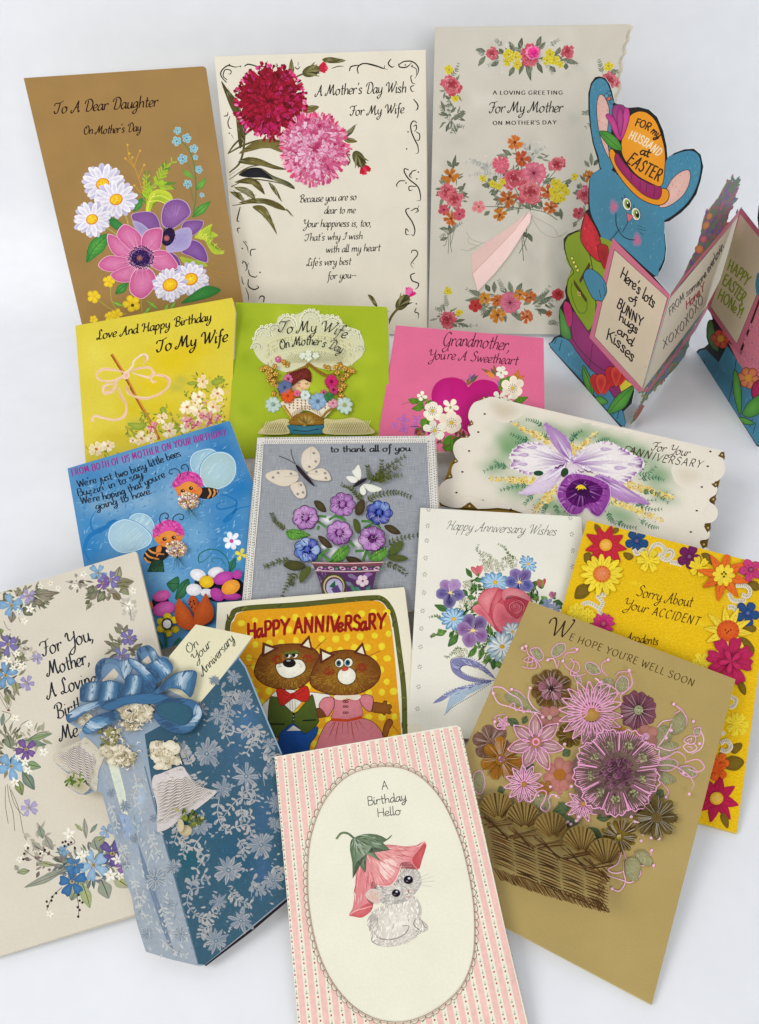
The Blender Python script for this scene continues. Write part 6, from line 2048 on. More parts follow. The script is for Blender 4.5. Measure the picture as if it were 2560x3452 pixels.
for x, y, rx, ry, n in ((790, 540, 100, 60, 70), (720, 470, 60, 40, 20), (930, 510, 70, 60, 40), (570, 700, 60, 40, 36), (600, 730, 50, 40, 30), (560, 870, 70, 60, 50), (500, 1290, 60, 40, 30), (620, 850, 50, 40, 30)):
    for k in range(n):
        a, q = R.uniform(0, 6.28), R.random() ** .5
        px, py = x + rx * q * math.cos(a), y + ry * q * math.sin(a)
        el(px, py, 10, 9, '64684c', n=7)
        el(px, py, 7, 6.5, 'e0dcc4', n=7)
for a in ((600, 640, 545, 555), (720, 660, 600, 660), (640, 700, 590, 760), (700, 700, 720, 640), (400, 930, 270, 875), (470, 900, 440, 960), (380, 1100, 280, 1140), (340, 1090, 300, 1120), (480, 1130, 390, 1240), (440, 1100, 400, 1160), (640, 1260, 560, 1330), (640, 1230, 590, 1330), (700, 1240, 660, 1350), (760, 1300, 720, 1380), (800, 1340, 780, 1440), (820, 1360, 840, 1430), (1120, 780, 1180, 840), (1200, 800, 1260, 860), (1300, 850, 1390, 870), (1150, 700, 1110, 760), (520, 740, 560, 800), (560, 800, 620, 820), (1240, 830, 1180, 870), (1340, 870, 1380, 910), (720, 1160, 780, 1220), (660, 840, 600, 900), (560, 1020, 600, 960), (730, 1060, 770, 1140), (1120, 680, 1180, 700)):
    part('printed_leaf')
    lf(*a, R.uniform(40, 70), R.choice(LGW), R.choice(LGW), '24441c')
part('foliage_shadow', kind='stuff')
for x, y, rx, ry, n in ((660, 720, 70, 90, 40), (560, 930, 60, 50, 30), (760, 1130, 60, 60, 30), (1130, 800, 50, 50, 24), (740, 1330, 60, 60, 30), (480, 1080, 50, 60, 20), (650, 1230, 80, 40, 30)):
    for k in range(n):
        a, q = R.uniform(0, 6.28), R.random() ** .5
        petal(x + rx * q * math.cos(a), y + ry * q * math.sin(a), R.uniform(30, 60), R.uniform(8, 18), R.uniform(0, 360), R.choice(['1c3c1c', '2c542c', '4c7438', '647c3c']), None, 'point')


def bluedaisy(x, y, r, n=12, sq=(1, 0), pale=False):
    part('printed_blue_daisy')
    fl(x, y, r, n, .34, '5484ac' if not pale else '7898b0', '90b8d0' if not pale else 'c8d8dc', R.uniform(0, 20), 'daisy', oc='38587c', ow=1.2, sq=sq)
    fl(x, y, r * .8, n, .2, '94b8d4' if not pale else 'd8e0e0', 'b8d0e0' if not pale else 'e8ecec', R.uniform(0, 20), 'daisy', sq=sq)
    el(x, y, r * .17, r * .14, 'd0a028', 'dcb83c')


def pansy(x, y, r, top, low, name='printed_pansy', rot=0):
    part(name)
    for a, q, cs in ((-125, 1, top), (-60, 1.02, top), (175, .95, low), (15, .98, low), (95, 1.05, low)):
        o = []
        for k in range(9):
            t = k / 8 * 2 - 1
            o.append((t, 1 - .5 * t * t + R.uniform(-.05, .05)))
        pts = [(x, y)]
        for t, d in o:
            an = math.radians(a + rot + t * 46)
            pts.append((x + r * q * d * math.cos(an), y + r * q * d * math.sin(an)))
        c = R.choice(cs)
        m = np.mean(pts, 0)
        pg(pts, mixc(c, 'c8c0e0', .35), c, sm=4)
        for k in range(16):
            an = math.radians(a + rot + R.uniform(-38, 38))
            st([(x + r * .12 * math.cos(an), y + r * .12 * math.sin(an)), (x + r * R.uniform(.5, .85) * math.cos(an), y + r * R.uniform(.5, .85) * math.sin(an))], R.uniform(2, 6), R.choice([mixc(c, '101030', .5), mixc(c, 'd0c8f0', .4), c]), taper=(1, .1))
    el(x, y, r * .13, r * .11, 'e0b040', 'f0d070')
    for k in range(7):
        an = R.uniform(0, 6.28)
        st([(x, y), (x + r * .3 * math.cos(an), y + r * .3 * math.sin(an))], 3, 'e8dcb0')


def bud(x, y, r, cols):
    part('printed_rosebud')
    for k in range(7):
        petal(x - 10 + R.uniform(-16, 16), y + r * .5, r * R.uniform(1.1, 1.5), r * .5, -100 + R.uniform(-26, 26), R.choice(cols), R.choice(cols), 'round')
    for k in range(5):
        petal(x, y + r * .6, r * R.uniform(.4, 1.0), r * .16, -100 + R.uniform(-60, 60), R.choice(LGW), None, 'point')


part('printed_stem')
st("1100,480 1050,560 1010,600", 8, '3c5c34')
bluedaisy(1085, 520, 88, 11, (.75, 40))
bud(655, 590, 72, ['b84c58', 'c86470', 'a83848', 'd88080'])
bud(1210, 700, 60, ['c05060', '88903c', 'b84050', '6c7c3c'])
bud(1320, 800, 50, ['a86880', 'b87890', '905070'])
bluedaisy(800, 680, 130, 13, (.7, 10))
pansy(1010, 680, 130, ['54387c', '6c4c8c'], ['2c3478', '38408c', '242c6c'], rot=8)
pansy(410, 770, 130, ['94689c', 'a47cac'], ['3c3070', '4c3c80', '342864'], rot=0)
bluedaisy(440, 1000, 124, 13, (.85, 20))
part('printed_rose')
RC = ['b83c50', 'c85464', 'd4707c', 'dc8890', 'a83040']
pg("600,900 650,880 660,800 720,740 820,728 870,750 940,728 1020,750 1080,790 1120,840 1080,950 1020,1030 940,1060 880,1110 840,1130 790,1080 740,1000 680,960 620,940", 'b84052', 'c4525f', cen=(860, 900))
for s, c, d in (("600,905 660,870 700,920 760,1000 790,1070 720,1010 650,960", 'd88088', 'c05060'), ("660,800 740,738 830,732 800,800 760,880 740,960 690,900 655,860", 'cc6470', 'dc8c90'), ("830,735 880,760 850,830 800,900 790,980 760,940 770,860 800,790", 'b84454', 'd07078'),
                ("870,750 950,730 1040,755 1100,810 1110,850 1060,830 980,800 910,800 880,840 860,810", 'd0707c', 'e09498'), ("790,900 830,860 900,900 940,970 1010,1010 930,1060 860,1110 810,1060 780,990", 'd4747c', 'c05464'), ("880,850 960,810 1050,830 1090,880 1060,950 1000,1000 930,960 890,910", 'b43c4c', 'c45864'),
                ("1040,960 1090,880 1115,850 1060,980 1000,1040 960,1030", 'd88088', 'c86470')):
    pg(s, c, d)
    st(P(s), 4, mixc(c, '701828', .5), closed=True, taper=(.4, .4))
for q, w in ((84, 7), (66, 8), (62, 6), (46, 7), (40, 6), (28, 6), (16, 5)):
    a = np.linspace(0, R.uniform(1.4, 2.8), 9) + R.uniform(0, 6.28)
    st(np.stack([975 + q * np.cos(a), 895 + q * .85 * np.sin(a)], 1), w, '94202f', taper=(.3, .3))
    st(np.stack([975 + (q - 8) * np.cos(a + .5), 897 + (q - 8) * .85 * np.sin(a + .5)], 1), w, 'd8808a', taper=(.3, .3))
for k in range(60):
    t = R.uniform(0, 6.28)
    q = R.uniform(110, 230)
    x, y = 880 + q * math.cos(t), 910 + q * .85 * math.sin(t)
    st([(x, y), (x + 26 * math.cos(t + 1.4), y + 26 * math.sin(t + 1.4))], 4, R.choice(['e09ca0', 'a02c3c', 'd8808a']), taper=(.2, .2))
pansy(605, 1100, 150, ['3c488c', '54346c'], ['64285c', '7c4884', '542060'], rot=14)
bluedaisy(950, 1110, 90, 11, (1, 0), True)
bluedaisy(860, 1240, 136, 13, (.95, 0), True)
part('printed_forget_me_not')
fl(1250, 870, 60, 5, .6, '7c88a8', '94a0bc', 20)
fl(1320, 900, 50, 5, .6, '8c94b0', 'a4acc0', 50)
part('printed_ribbon_bow')
for s, c, d in (("800,1520 740,1440 640,1370 520,1335 430,1350 420,1400 440,1460 500,1510 580,1540 680,1545 760,1530 660,1520 560,1490 500,1450 510,1410 580,1400 660,1430 730,1480", '7c7ca4', '9ca0c0'),
                ("790,1530 700,1540 600,1570 500,1590 400,1630 290,1700 270,1730 340,1710 420,1660 520,1630 640,1590 760,1545", '8084ac', 'a4acc8'), ("760,1550 680,1600 600,1640 560,1660 520,1700 440,1750 370,1820 380,1760 400,1690 440,1640 560,1600", 'a8bccc', 'b8ccd8')):
    pg(s, c, sm=5)
fur("430,1360 520,1345 640,1380 780,1500 660,1450 540,1400 440,1450", 40, 50, 5, ['b4b8d4', '585888', 'c8cce0'], ang=30)
fur("760,1540 600,1560 420,1620 300,1700 500,1640 650,1600", 40, 60, 5, ['b4b8d4', '585888', 'c8d4e4'], ang=160)
part('ribbon_picot_dots', kind='stuff')
for s in ("800,1515 640,1362 520,1328 425,1345 415,1400 440,1465 520,1520 640,1550 760,1545", "730,1470 640,1420 560,1400 510,1410 500,1450 600,1500 700,1520", "790,1530 600,1565 400,1625 265,1730", "760,1560 640,1640 540,1700 440,1760 360,1830"):
    for x, y in spline(P(s), False, 7):
        el(x, y, 4.5, 4.5, '34305c', n=6)
flush()
# ------------------------------------------------------------------ yellow felt "sorry about your accident" card
use(accident)
part('felt_texture_shading', FELT, kind='stuff')
for k in range(30):
    x, y = R.uniform(250, 1300), R.uniform(150, 2000)
    if x < 1330 - y * .05 and y < 1900 + .1 * x and y > 110 + .26 * (x - 235) + 60:
        wash(x, y, R.uniform(60, 120), R.uniform(14, 30), R.choice(['e3ba14', 'dab006', 'e4bf1e']), 'e0b60c', 14)
part('lettering')
tx("Sorry About", "552,560 740,605 922,638", 72, 6, '46240c', sl=.15, pen=.5)
part('lettering')
tx("Your", "470,640 630,680", 66, 6, '46240c', sl=.15, pen=.5)
part('lettering')
tx("ACCIDENT", "655,690 805,722 965,762", 58, 6, '46240c', font='caps', sl=.2, pen=.5)
part('lettering')
tx("Accidents", "485,855 600,875 700,890", 56, 6, '46240c', sl=.1)


def felt_flower(x, y, r, n, w, c, c2, name, cc=None, cr=.3, rot=0, kind='round', ccd=None):
    part(name, FELT)
    fl(x, y, r, n, w, c, c2, rot, kind, th=.0003, dome=.0002, side=mixc(c, '200808', .5), jit=.07)
    for k in range(n):
        t = math.radians(rot + 360 / n * k)
        st([(x + r * .3 * math.cos(t), y + r * .3 * math.sin(t)), (x + r * .7 * math.cos(t), y + r * .7 * math.sin(t))], 4, mixc(c, '401008', .35))
    if cc:
        el(x, y, r * cr, r * cr * .95, cc, ccd or mixc(cc, 'ffffff', .1), th=.0003, dome=.0002, n=18)
        for k in range(14):
            t = k * .449
            st([(x + r * cr * .7 * math.cos(t), y + r * cr * .7 * math.sin(t)), (x + r * cr * .95 * math.cos(t), y + r * cr * .95 * math.sin(t))], 3, mixc(cc, '402008', .4))


OLV = '6c5410'
for s in ("285,92 320,110 330,150 310,155 285,130", "395,140 410,120 440,115 440,140 415,155", "215,290 250,280 265,310 240,350 215,335", "475,280 520,285 540,310 510,330 480,310", "150,570 165,510 210,485 255,490 255,540 215,580 165,585", "985,290 1030,285 1065,330 1060,360 1020,340", "1290,480 1350,470 1368,520 1330,530",
          "1260,780 1300,750 1345,770 1340,800 1290,805", "1240,840 1290,850 1335,910 1325,955 1290,940 1255,900", "1220,1130 1250,1120 1280,1170 1275,1218 1240,1190", "1180,1590 1195,1545 1250,1535 1250,1570 1210,1605", "1125,1660 1180,1620 1240,1630 1268,1665 1220,1715 1150,1705", "1110,2020 1130,1995 1165,2040 1160,2095 1130,2070"):
    part('felt_leaf', FELT)
    pg(s, OLV, '786018', th=.0004, dome=.0003)
part('knitted_scroll', LACE, kind='stuff')


def scroll(s, w=30):
    st(s, w, 'd4ccb8', th=.0008, sm=5)
    q = spline(P(s), False, 4)
    for i in range(1, len(q) - 1):
        d = q[i + 1] - q[i - 1]
        d = d / np.linalg.norm(d)
        n_ = np.array([-d[1], d[0]])
        st([q[i] - n_ * w * .22, q[i] + n_ * w * .22], 4, 'a08c5c')


for s in ("650,300 665,240 710,225 745,260 730,300 700,290", "700,300 760,330 800,290 780,265 755,275", "780,340 830,350 860,360", "540,260 560,290 600,265 620,270", "330,690 300,640 240,610 200,630 205,655", "310,660 335,610 300,560 360,560", "250,730 240,700 260,690",
          "1210,500 1270,500 1305,530 1290,570 1250,560", "1170,545 1190,590 1240,600 1280,590", "1160,640 1200,640 1225,690", "1180,1230 1215,1250 1200,1290 1170,1300", "1110,1540 1150,1520 1180,1560 1150,1590 1110,1580", "1120,1460 1140,1480"):
    scroll(s)
felt_flower(355, 235, 138, 9, .44, 'b01c2c', 'c4283c', 'felt_red_flower', 'e4a414', .3, 10, 'point')
felt_flower(560, 205, 80, 5, .7, '14406c', '1c5084', 'felt_blue_flower', '2c2c70', .25, 20)
felt_flower(905, 310, 78, 5, .72, '5c1048', '741c5c', 'felt_purple_flower', '6c1454', .22, 10)
felt_flower(328, 428, 138, 15, .28, 'e8cc28', 'ecd43c', 'felt_yellow_flower', 'd8701c', .42, 5, 'daisy')
felt_flower(640, 335, 78, 6, .6, 'e4c828', 'e8d03c', 'felt_yellow_flower', None, .2, 0, 'heart')
felt_flower(970, 380, 70, 6, .6, 'e4c420', 'e8cc34', 'felt_yellow_flower', None, .2, 20, 'heart')
felt_flower(1125, 435, 165, 8, .34, 'd45c18', 'dc6c24', 'felt_orange_flower', None, .4, 14, 'point')
part('felt_yellow_flower', FELT)
fl(1128, 435, 72, 10, .46, 'e4c428', 'e8d040', 5, th=.0006, dome=.0003)
dots("1115,430 1140,430 1128,418 1128,448", 7, '4c2c0c', n=8)
felt_flower(1305, 402, 74, 5, .72, 'b83068', 'c43c78', 'felt_pink_flower', '8c1c4c', .25, 30)
felt_flower(1290, 682, 84, 5, .66, '1c3c6c', '24508c', 'felt_blue_flower', '2c4c8c', .2, 10)
felt_flower(1158, 800, 168, 10, .3, 'e4c430', 'e8cc3c', 'felt_yellow_flower', 'cc4c18', .44, 8, 'point', 'd4601c')
dots("1140,795 1160,805 1175,795 1150,815", 6, '6c1c0c', n=8)
felt_flower(165, 680, 66, 8, .6, 'e4c828', 'e8d03c', 'felt_yellow_flower', None, .2, 0)
felt_flower(235, 700, 56, 8, .6, 'e4c828', 'e8d03c', 'felt_yellow_flower', None, .2, 0)
felt_flower(338, 755, 76, 12, .34, 'c02468', 'd03c80', 'felt_pink_flower', 'a81c54', .3, 0)
felt_flower(990, 1000, 66, 6, .6, 'e4c828', 'e8d03c', 'felt_yellow_flower', None, .2, 0)
felt_flower(1172, 1000, 158, 8, .5, 'a81848', 'b82458', 'felt_magenta_flower', 'b01c50', .26, 14, 'heart')
for k in range(5):
    petal(1170, 1010, 80, 34, k * 72 + 30, 'b01c50', 'c02c60', 'round', th=.0006, dome=.0003)
felt_flower(1220, 1410, 82, 7, .6, 'e4c828', 'ecd43c', 'felt_yellow_flower', None, .2, 0, 'heart')
felt_flower(1105, 1660, 66, 5, .7, 'd45c18', 'dc6c24', 'felt_orange_flower', None, .25, 10)
felt_flower(1085, 1715, 74, 5, .7, 'cc4c14', 'dc6020', 'felt_orange_flower', None, .25, 40)
felt_flower(1085, 1900, 158, 8, .44, 'a4143c', 'b41e4c', 'felt_magenta_flower', 'e0b018', .28, 14, 'point')
# ------------------------------------------------------------------ two cartoon cats
use(cats)
part('olive_brush_border')
st("140,1450 120,800 115,400 150,290 230,225 700,190 1100,150 1290,135 1370,140 1430,190 1480,300 1520,560 1560,900 1570,1250 1600,1450", 44, '4c5020', '585c28', sm=6)
for k in range(70):
    q = spline(P("140,1450 115,400 150,290 230,225 700,190 1100,150 1290,135 1370,140 1430,190 1480,300 1520,560 1560,900 1570,1250"), False, 30)
    p = q[R.randrange(len(q))]
    st([p + np.array([R.uniform(-22, 22), R.uniform(-22, 22)]), p + np.array([R.uniform(-26, 26), R.uniform(-26, 26)])], 10, R.choice(['4c5020', '3c401c', '70742c', '585c28']))
part('orange_printed_ground')
pg("160,1450 135,800 140,400 170,320 250,245 700,212 1100,172 1290,158 1360,165 1405,205 1450,320 1480,560 1510,900 1540,1250 1560,1450", 'd49414', 'd89c18', sm=5)
part('yellow_dots', kind='stuff')
ddy = [(R.uniform(0, 1), 0) for _ in range(1)]
for j in range(13):
    for i in range(13):
        x = 185 + i * 108 + (j % 2) * 54 + R.uniform(-10, 10)
        y = 245 + j * 95 - (x - 185) * .075 + R.uniform(-10, 10)
        if 190 < x < 1420 + (y - 200) * .09 and y > 205 + (1300 - x) * .05 * (1):
            el(x, y, R.uniform(24, 33), R.uniform(24, 33), 'dcc428', 'e0cc30', n=12)
part('lettering')
tx("HaPPY ANNIVeRSaRY", "272,468 520,440 850,412 1130,402 1400,382", 118, 24, '8c1414', font='print', sl=.1, pen=None, wob=.02)
BRN = '6c3414'


def cathead(pts, ears, cen, cheeks, seed):
    part('printed_cat_head')
    o = np.array(P(pts), float)
    st(o, 14, '4c1c10', closed=True, sm=5)
    pg(o, '6c3c14', '94641c', sm=5)
    fur(pts, 300, 34, 3.5, ['5c2c10', '7c4416', '6c3c14', '84501a', '4c240e'], cen=(cen[0], cen[1] - 60), spread=25)
    m = o.mean(0)
    low = [(x, max(y, m[1] + 10)) for x, y in o]
    fur(low, 330, 34, 3.5, ['94701c', 'a47c20', '84601c', 'a8882c', '785014'], cen=(cen[0], cen[1] - 60), spread=25)
    fur([(m[0] + (x - m[0]) * .62, m[1] + (y - m[1]) * .7 + 30) for x, y in o], 160, 30, 3.5, ['94701c', 'a8842a', '88641c'], cen=(cen[0], cen[1] - 60), spread=25)
    who = anchor()
    for s in ears:
        part('printed_cat_ear', par=who)
        st(s, 16, '4c1c10', closed=True, sm=0)
        pg(s, '5c2814', sm=0)
        q = np.array(P(s), float)
        mm = q.mean(0) + np.array([2, 8])
        pg(mm + (q - mm) * .62, 'dcd4bc', sm=0)
    for x, y in cheeks:
        part('printed_cheek', par=who, kind='stuff')
        scat(x, y, 46, 34, 60, 4, 9, ['8c2c14', '7c3014', '903818'])


cathead("345,700 400,590 500,530 620,515 740,520 830,560 868,620 850,700 790,800 720,860 620,885 500,870 400,830 345,770", ("402,612 408,505 525,545", "712,528 784,446 808,560"), (610, 720), ((520, 640), (780, 630)), 1)
cathead("795,790 830,700 880,620 980,580 1100,565 1220,590 1320,650 1365,730 1340,820 1250,890 1120,930 980,925 860,890 805,850", ("880,668 874,552 992,602", "1158,582 1220,504 1252,612"), (1090, 760), ((945, 740), (1210, 705)), 2)
part('printed_muzzle')
pg("510,680 570,665 640,640 720,640 760,690 750,740 690,780 620,800 560,785 520,740", '3c2410', sm=4)
pg("516,684 572,670 640,645 716,646 752,690 744,736 688,774 620,793 562,778 526,738", 'dcd8c4', 'e8e4d4', sm=4)
el(622, 670, 54, 36, '14100e')
el(615, 650, 18, 8, '8c8c8c')
for s in ("530,670 550,690", "530,700 560,695", "700,670 725,690", "705,700 730,700"):
    st(s, 3, '4c3018')
part('printed_muzzle')
el(1092, 775, 80, 76, '2c2010', n=20)
el(1092, 775, 74, 70, 'dcd8c4', 'e8e4d4', n=20)
el(1078, 718, 30, 18, 'a83424', 'c04c34', rot=-10)
st("1010,760 1018,775", 6, '2c1810')
st("1160,730 1175,738", 6, '2c1810')
for x, y, r, c in ((610, 605, 24, '1c1c1c'), (665, 600, 26, '1c1c1c'), (1032, 670, 34, '2c5c68'), (1106, 665, 34, '2c5c68')):
    part('printed_eye')
    el(x, y, r + 4, r + 4, '1c1008')
    el(x, y, r, r, 'e0dcc8')
    el(x - (6 if r > 30 else 8), y + 2, r * .6, r * .75, c)
    el(x - (6 if r > 30 else 8), y, r * .3, r * .36, '0c0c0c')
    if r < 30:
        pg([(x - r - 4, y), (x - r, y - r), (x + r, y - r - 6), (x + r + 4, y - 4), (x, y - 8)], '5c6c28', sm=3)
        st([(x - r - 6, y - 2), (x, y - 8), (x + r + 6, y - 6)], 5, '1c1008')
    else:
        for k in range(4):
            a = math.radians(-150 + k * 28)
            st([(x + r * math.cos(a), y + r * math.sin(a)), (x + (r + 18) * math.cos(a), y + (r + 18) * math.sin(a))], 4, '1c1008')
part('printed_whiskers', kind='stuff')
for s in ("360,640 260,620", "355,680 250,695", "850,530 890,500", "830,560 920,470", "1280,610 1365,570"):
    st(s, 3, '5c2c14')
OCB = '3c1810'


def cl(s, c, c2=None, w=9, name=None, oc=OCB):
    if name:
        part(name)
    st(s, w, oc, closed=True, sm=3)
    pg(s, c, c2, sm=3)


cl("395,1030 450,970 500,910 560,890 560,1000 470,1120 420,1110", 'dcd8cc', name='printed_shirt')
cl("770,920 880,920 960,940 880,1000 860,1060 800,1060", 'dcd8cc')
cl("560,900 700,900 720,960 660,1060 600,1040", 'dcd8cc')
cl("835,1050 900,1040 940,1090 900,1110 850,1110", '6c3c18', name='printed_paw')
cl("505,950 530,960 660,1085 780,960 810,930 830,1000 855,1120 860,1150 820,1200 745,1250 650,1160 560,1270 470,1250 450,1130 465,960", '44541c', '4c5c20', name='printed_waistcoat')
part('printed_shirt_front')
pg("575,1005 620,980 690,970 720,990 655,1070", 'dcd8cc', sm=0)
for x in (625, 645, 668):
    st([(x, 980), (x + 5, 1050)], 3, '6c6458')
st("450,1168 585,1170", 12, '14140c', sm=0)
st("730,1142 840,1135", 12, '14140c', sm=0)
dots("655,1110 655,1140 658,1085", 11, '14140c', n=10)
dots("655,1105 655,1135", 4, 'd0d0d0', n=7)
cl("540,1270 600,1200 660,1170 750,1250 850,1190 840,1260 790,1330 760,1420 550,1440", '14488c', '1850a0', name='printed_trousers', oc='0c2c50')
pg("600,1225 655,1180 720,1222", 'dcd8cc', sm=0)
st("645,1370 645,1400 690,1400 690,1360 650,1360", 3, '0c2c50', sm=0)
cl("520,890 560,880 625,920 660,915 740,860 775,875 785,960 740,985 670,960 640,965 580,1010 550,1010 530,950", 'b02018', 'b82820', name='printed_bow_tie')
st("560,900 610,940", 4, '6c0c0c')
st("590,980 630,950", 4, '6c0c0c')
st("680,930 750,890", 4, '6c0c0c')
el(650, 938, 24, 26, 'a81c14')
cl("1300,990 1380,1000 1400,980 1420,985 1420,1010 1450,1010 1458,1035 1440,1050 1455,1070 1440,1085 1415,1075 1400,1095 1380,1080 1290,1060", '7c4818', '8c5420', name='printed_paw')
cl("1390,1260 1395,1200 1420,1140 1450,1130 1468,1160 1440,1210 1420,1270", '7c4818', '8c5420', name='printed_tail')
PKD = 'c8747c'
cl("985,960 1080,975 1200,955 1215,1040 1215,1110 1100,1130 970,1125 990,1050", PKD, 'd08088', name='printed_dress_bodice', oc='8c3018')
cl("865,1020 900,960 960,950 985,970 985,1030 950,1090 930,1105 900,1060", PKD, 'd08088', name='printed_dress_sleeve')
cl("1200,960 1240,930 1300,945 1305,1000 1285,1065 1230,1030", PKD, 'd08088', name='printed_dress_sleeve')
cl("965,1140 1100,1145 1215,1125 1300,1150 1360,1210 1385,1270 1400,1420 1100,1450 830,1440 850,1330 900,1210", PKD, 'cc7880', name='printed_skirt')
pg("965,1120 1100,1130 1215,1100 1220,1125 1100,1150 960,1145", 'b84018', sm=0)
for s in ("1000,1150 975,1210 940,1290", "1030,1150 1010,1230 1000,1310", "1060,1150 1055,1250", "1100,1150 1105,1250", "1130,1150 1140,1240 1155,1300", "1160,1145 1190,1230", "1190,1140 1230,1200", "990,1150 950,1200"):
    st(s, 6, 'a03818', taper=(1, .2))
cl("990,935 1085,935 1200,930 1200,960 1160,975 1100,960 1080,965 1040,975 1000,965", 'dcd0bc', w=5, name='printed_collar', oc='b84018')
part('printed_buttons')
for y in (985, 1025, 1075):
    for dx in (-8, 14):
        el(1080 + dx, y, 14, 10, '2c1410', n=9)
        el(1080 + dx, y, 7, 5, 'c8747c', n=8)
flush()
# ------------------------------------------------------------------ olive card with enamel-outlined flowers in an embroidered basket
use(well)
part('lettering')
tx("W", "478,225 600,245", 100, 8, '34200f', sl=.1)
part('lettering')
tx("E HOPE YOU'RE WELL SOON", "590,245 820,328 1050,415 1252,495", 38, 4.2, '4c3810', font='caps', sl=.05, pen=.1)
GRY, PKL, MAU = '8c8864', 'e29ac2', '80505c'


def leafy(s, name='thread_leaf', oc=PKL):
    part(name, THREAD)
    pg(s, GRY, '9c986c', th=.0003)
    fur(s, 40, 16, 2.5, ['a8a888', '74704c', 'b4b494'], ang=60, spread=40)
    if oc:
        part('enamel_outline', NEON)
        st(s, 4.5, oc, closed=True, th=.0003)


for s in ("250,545 300,520 360,550 410,610 450,640 380,620 300,590", "390,300 430,290 460,330 440,360 410,340", "500,310 530,270 570,270 570,310 520,340", "680,380 700,365 740,380 760,420 720,430 690,410", "745,480 790,450 830,460 820,500 780,510", "735,510 790,500 840,535 800,555 750,540", "840,480 870,440 905,460 905,510 870,530 845,520",
          "620,420 650,440 660,480 630,460", "1060,720 1110,700 1140,750 1120,790 1050,830", "1125,700 1170,640 1215,650 1210,710 1150,750", "1050,830 1110,790 1170,800 1140,850 1070,860", "1045,910 1090,880 1150,880 1170,910 1120,940 1060,930", "1175,925 1230,915 1270,945 1250,975 1190,960", "1050,960 1110,950 1160,990 1110,1010 1060,990", "1255,720 1290,710 1285,750 1260,755",
          "440,580 480,570 500,600 470,620", "90,960 130,940 150,1000 130,1060 95,1040", "400,1080 450,1060 500,1090 480,1150 430,1140", "300,1070 350,1060 380,1080 340,1100"):
    leafy(s, oc=None if R.random() < .5 else PKL)
for a in ((330, 700, 270, 665, 44), (350, 690, 370, 650, 34), (600, 830, 560, 860, 44), (360, 950, 410, 905, 50), (500, 1170, 600, 1130, 60), (520, 1190, 640, 1220, 60), (740, 1190, 820, 1180, 50), (690, 1240, 770, 1310, 66), (1060, 1080, 1090, 1040, 50), (240, 1060, 230, 1020, 40), (580, 1150, 540, 1110, 50), (440, 700, 470, 740, 50)):
    part('felt_leaf', FELT)
    lf(*a[:4], a[4], '4c5c38', '5c6c48', '34442c', th=.0004)


def thflower(x, y, r, n, w, c, c2, name='thread_flower', cc=None, dark='4c3010', cr=.2, rot=0, lines=9, kind='round', lc=None):
    part(name, THREAD)
    fl(x, y, r, n, w, c, c2, rot, kind, th=.0002, dome=.00015, side=dark, jit=.06)
    for k in range(n):
        for j in range(lines):
            t = math.radians(rot + 360 / n * (k + (j / (lines - 1) - .5) * .8))
            q1 = R.uniform(.72, .98)
            st([(x + r * .25 * math.cos(t), y + r * .25 * math.sin(t)), (x + r * q1 * math.cos(t), y + r * q1 * math.sin(t))], 2.6, R.choice([dark, mixc(c, 'ffffff', .22), mixc(c, dark, .5)] if lc is None else lc))
    if cc:
        el(x, y, r * cr, r * cr, cc, th=.0006, n=14)
        scat(x, y, r * cr, r * cr, 10, 2, 4, [dark, mixc(cc, 'ffffff', .3)])


def enamel(x, y, r, n, w, rot=0, fill='b88c8c', cc=None, cr=.25, kind='point', inner=True, name='enamel_flower', lw=5):
    part('printed_petals')
    fl(x, y, r * .97, n, w * .95, fill, mixc(fill, 'd8b0b0', .4), rot, kind, jit=.02)
    part(name, NEON)
    for k in range(n):
        t = math.radians(rot + 360 / n * k)
        c_, s_ = math.cos(t), math.sin(t)
        W2 = w * r / 2
        L_ = r * R.uniform(.94, 1.04)
        pr = [(.12, 0), (.35, .8), (.7, 1), (.95, .5), (1, 0)] if kind != 'point' else [(.12, 0), (.35, .9), (.62, 1), (.85, .55), (1, 0)]
        q = [(u * L_, v * W2) for u, v in pr] + [(u * L_, -v * W2) for u, v in pr[-2:0:-1]]
        st([(x + u * c_ - v * s_, y + u * s_ + v * c_) for u, v in q], lw, PKL, closed=True, th=.0004, sm=3)
        if inner:
            for v in (-.3, .3):
                st([(x + .3 * L_ * c_ - v * W2 * s_, y + .3 * L_ * s_ + v * W2 * c_), (x + .75 * L_ * c_ - v * W2 * s_ * 1.3, y + .75 * L_ * s_ + v * W2 * c_ * 1.3)], lw * .7, 'eab0d0', th=.0003)
        el(x + L_ * c_, y + L_ * s_, lw, lw, 'eab0d0', n=8, th=.0004)
    if cc:
        el(x, y, r * cr, r * cr * .95, cc, mixc(cc, 'e0b060', .3), th=.0004, n=16)


thflower(500, 510, 112, 9, .6, '6c5028', '7c5c30', 'thread_brown_flower', rot=10)
thflower(497, 510, 66, 5, .86, '94606c', 'a87080', 'thread_mauve_flower', '2c1424', rot=-90, cr=.22)
thflower(960, 620, 102, 6, .9, '744450', '8c5866', 'thread_mauve_flower', '94946c', rot=0, dark='3c1c2c', cr=.24, kind='heart')
thflower(595, 750, 70, 8, .6, '6c5818', '7c6820', 'thread_olive_flower', None)
part('printed_pink_blossom')
fl(490, 660, 66, 5, .8, '9c6460', 'a87468', 20, cr=12, cc='b8a088')
fl(545, 960, 96, 7, .6, 'a86860', 'b87c70', 12, cr=32, cc='a06424')
fl(1000, 760, 66, 5, .8, 'a06860', 'ac7868', 40, cr=20, cc='c890b0')
fl(545, 1030, 36, 5, .8, 'a86860', 'b87c70', 12)
fl(870, 730, 30, 5, .9, 'a8742c', 'b88038', 12)
fl(470, 1030, 40, 5, .8, '94602c', 'a06c34', 10)
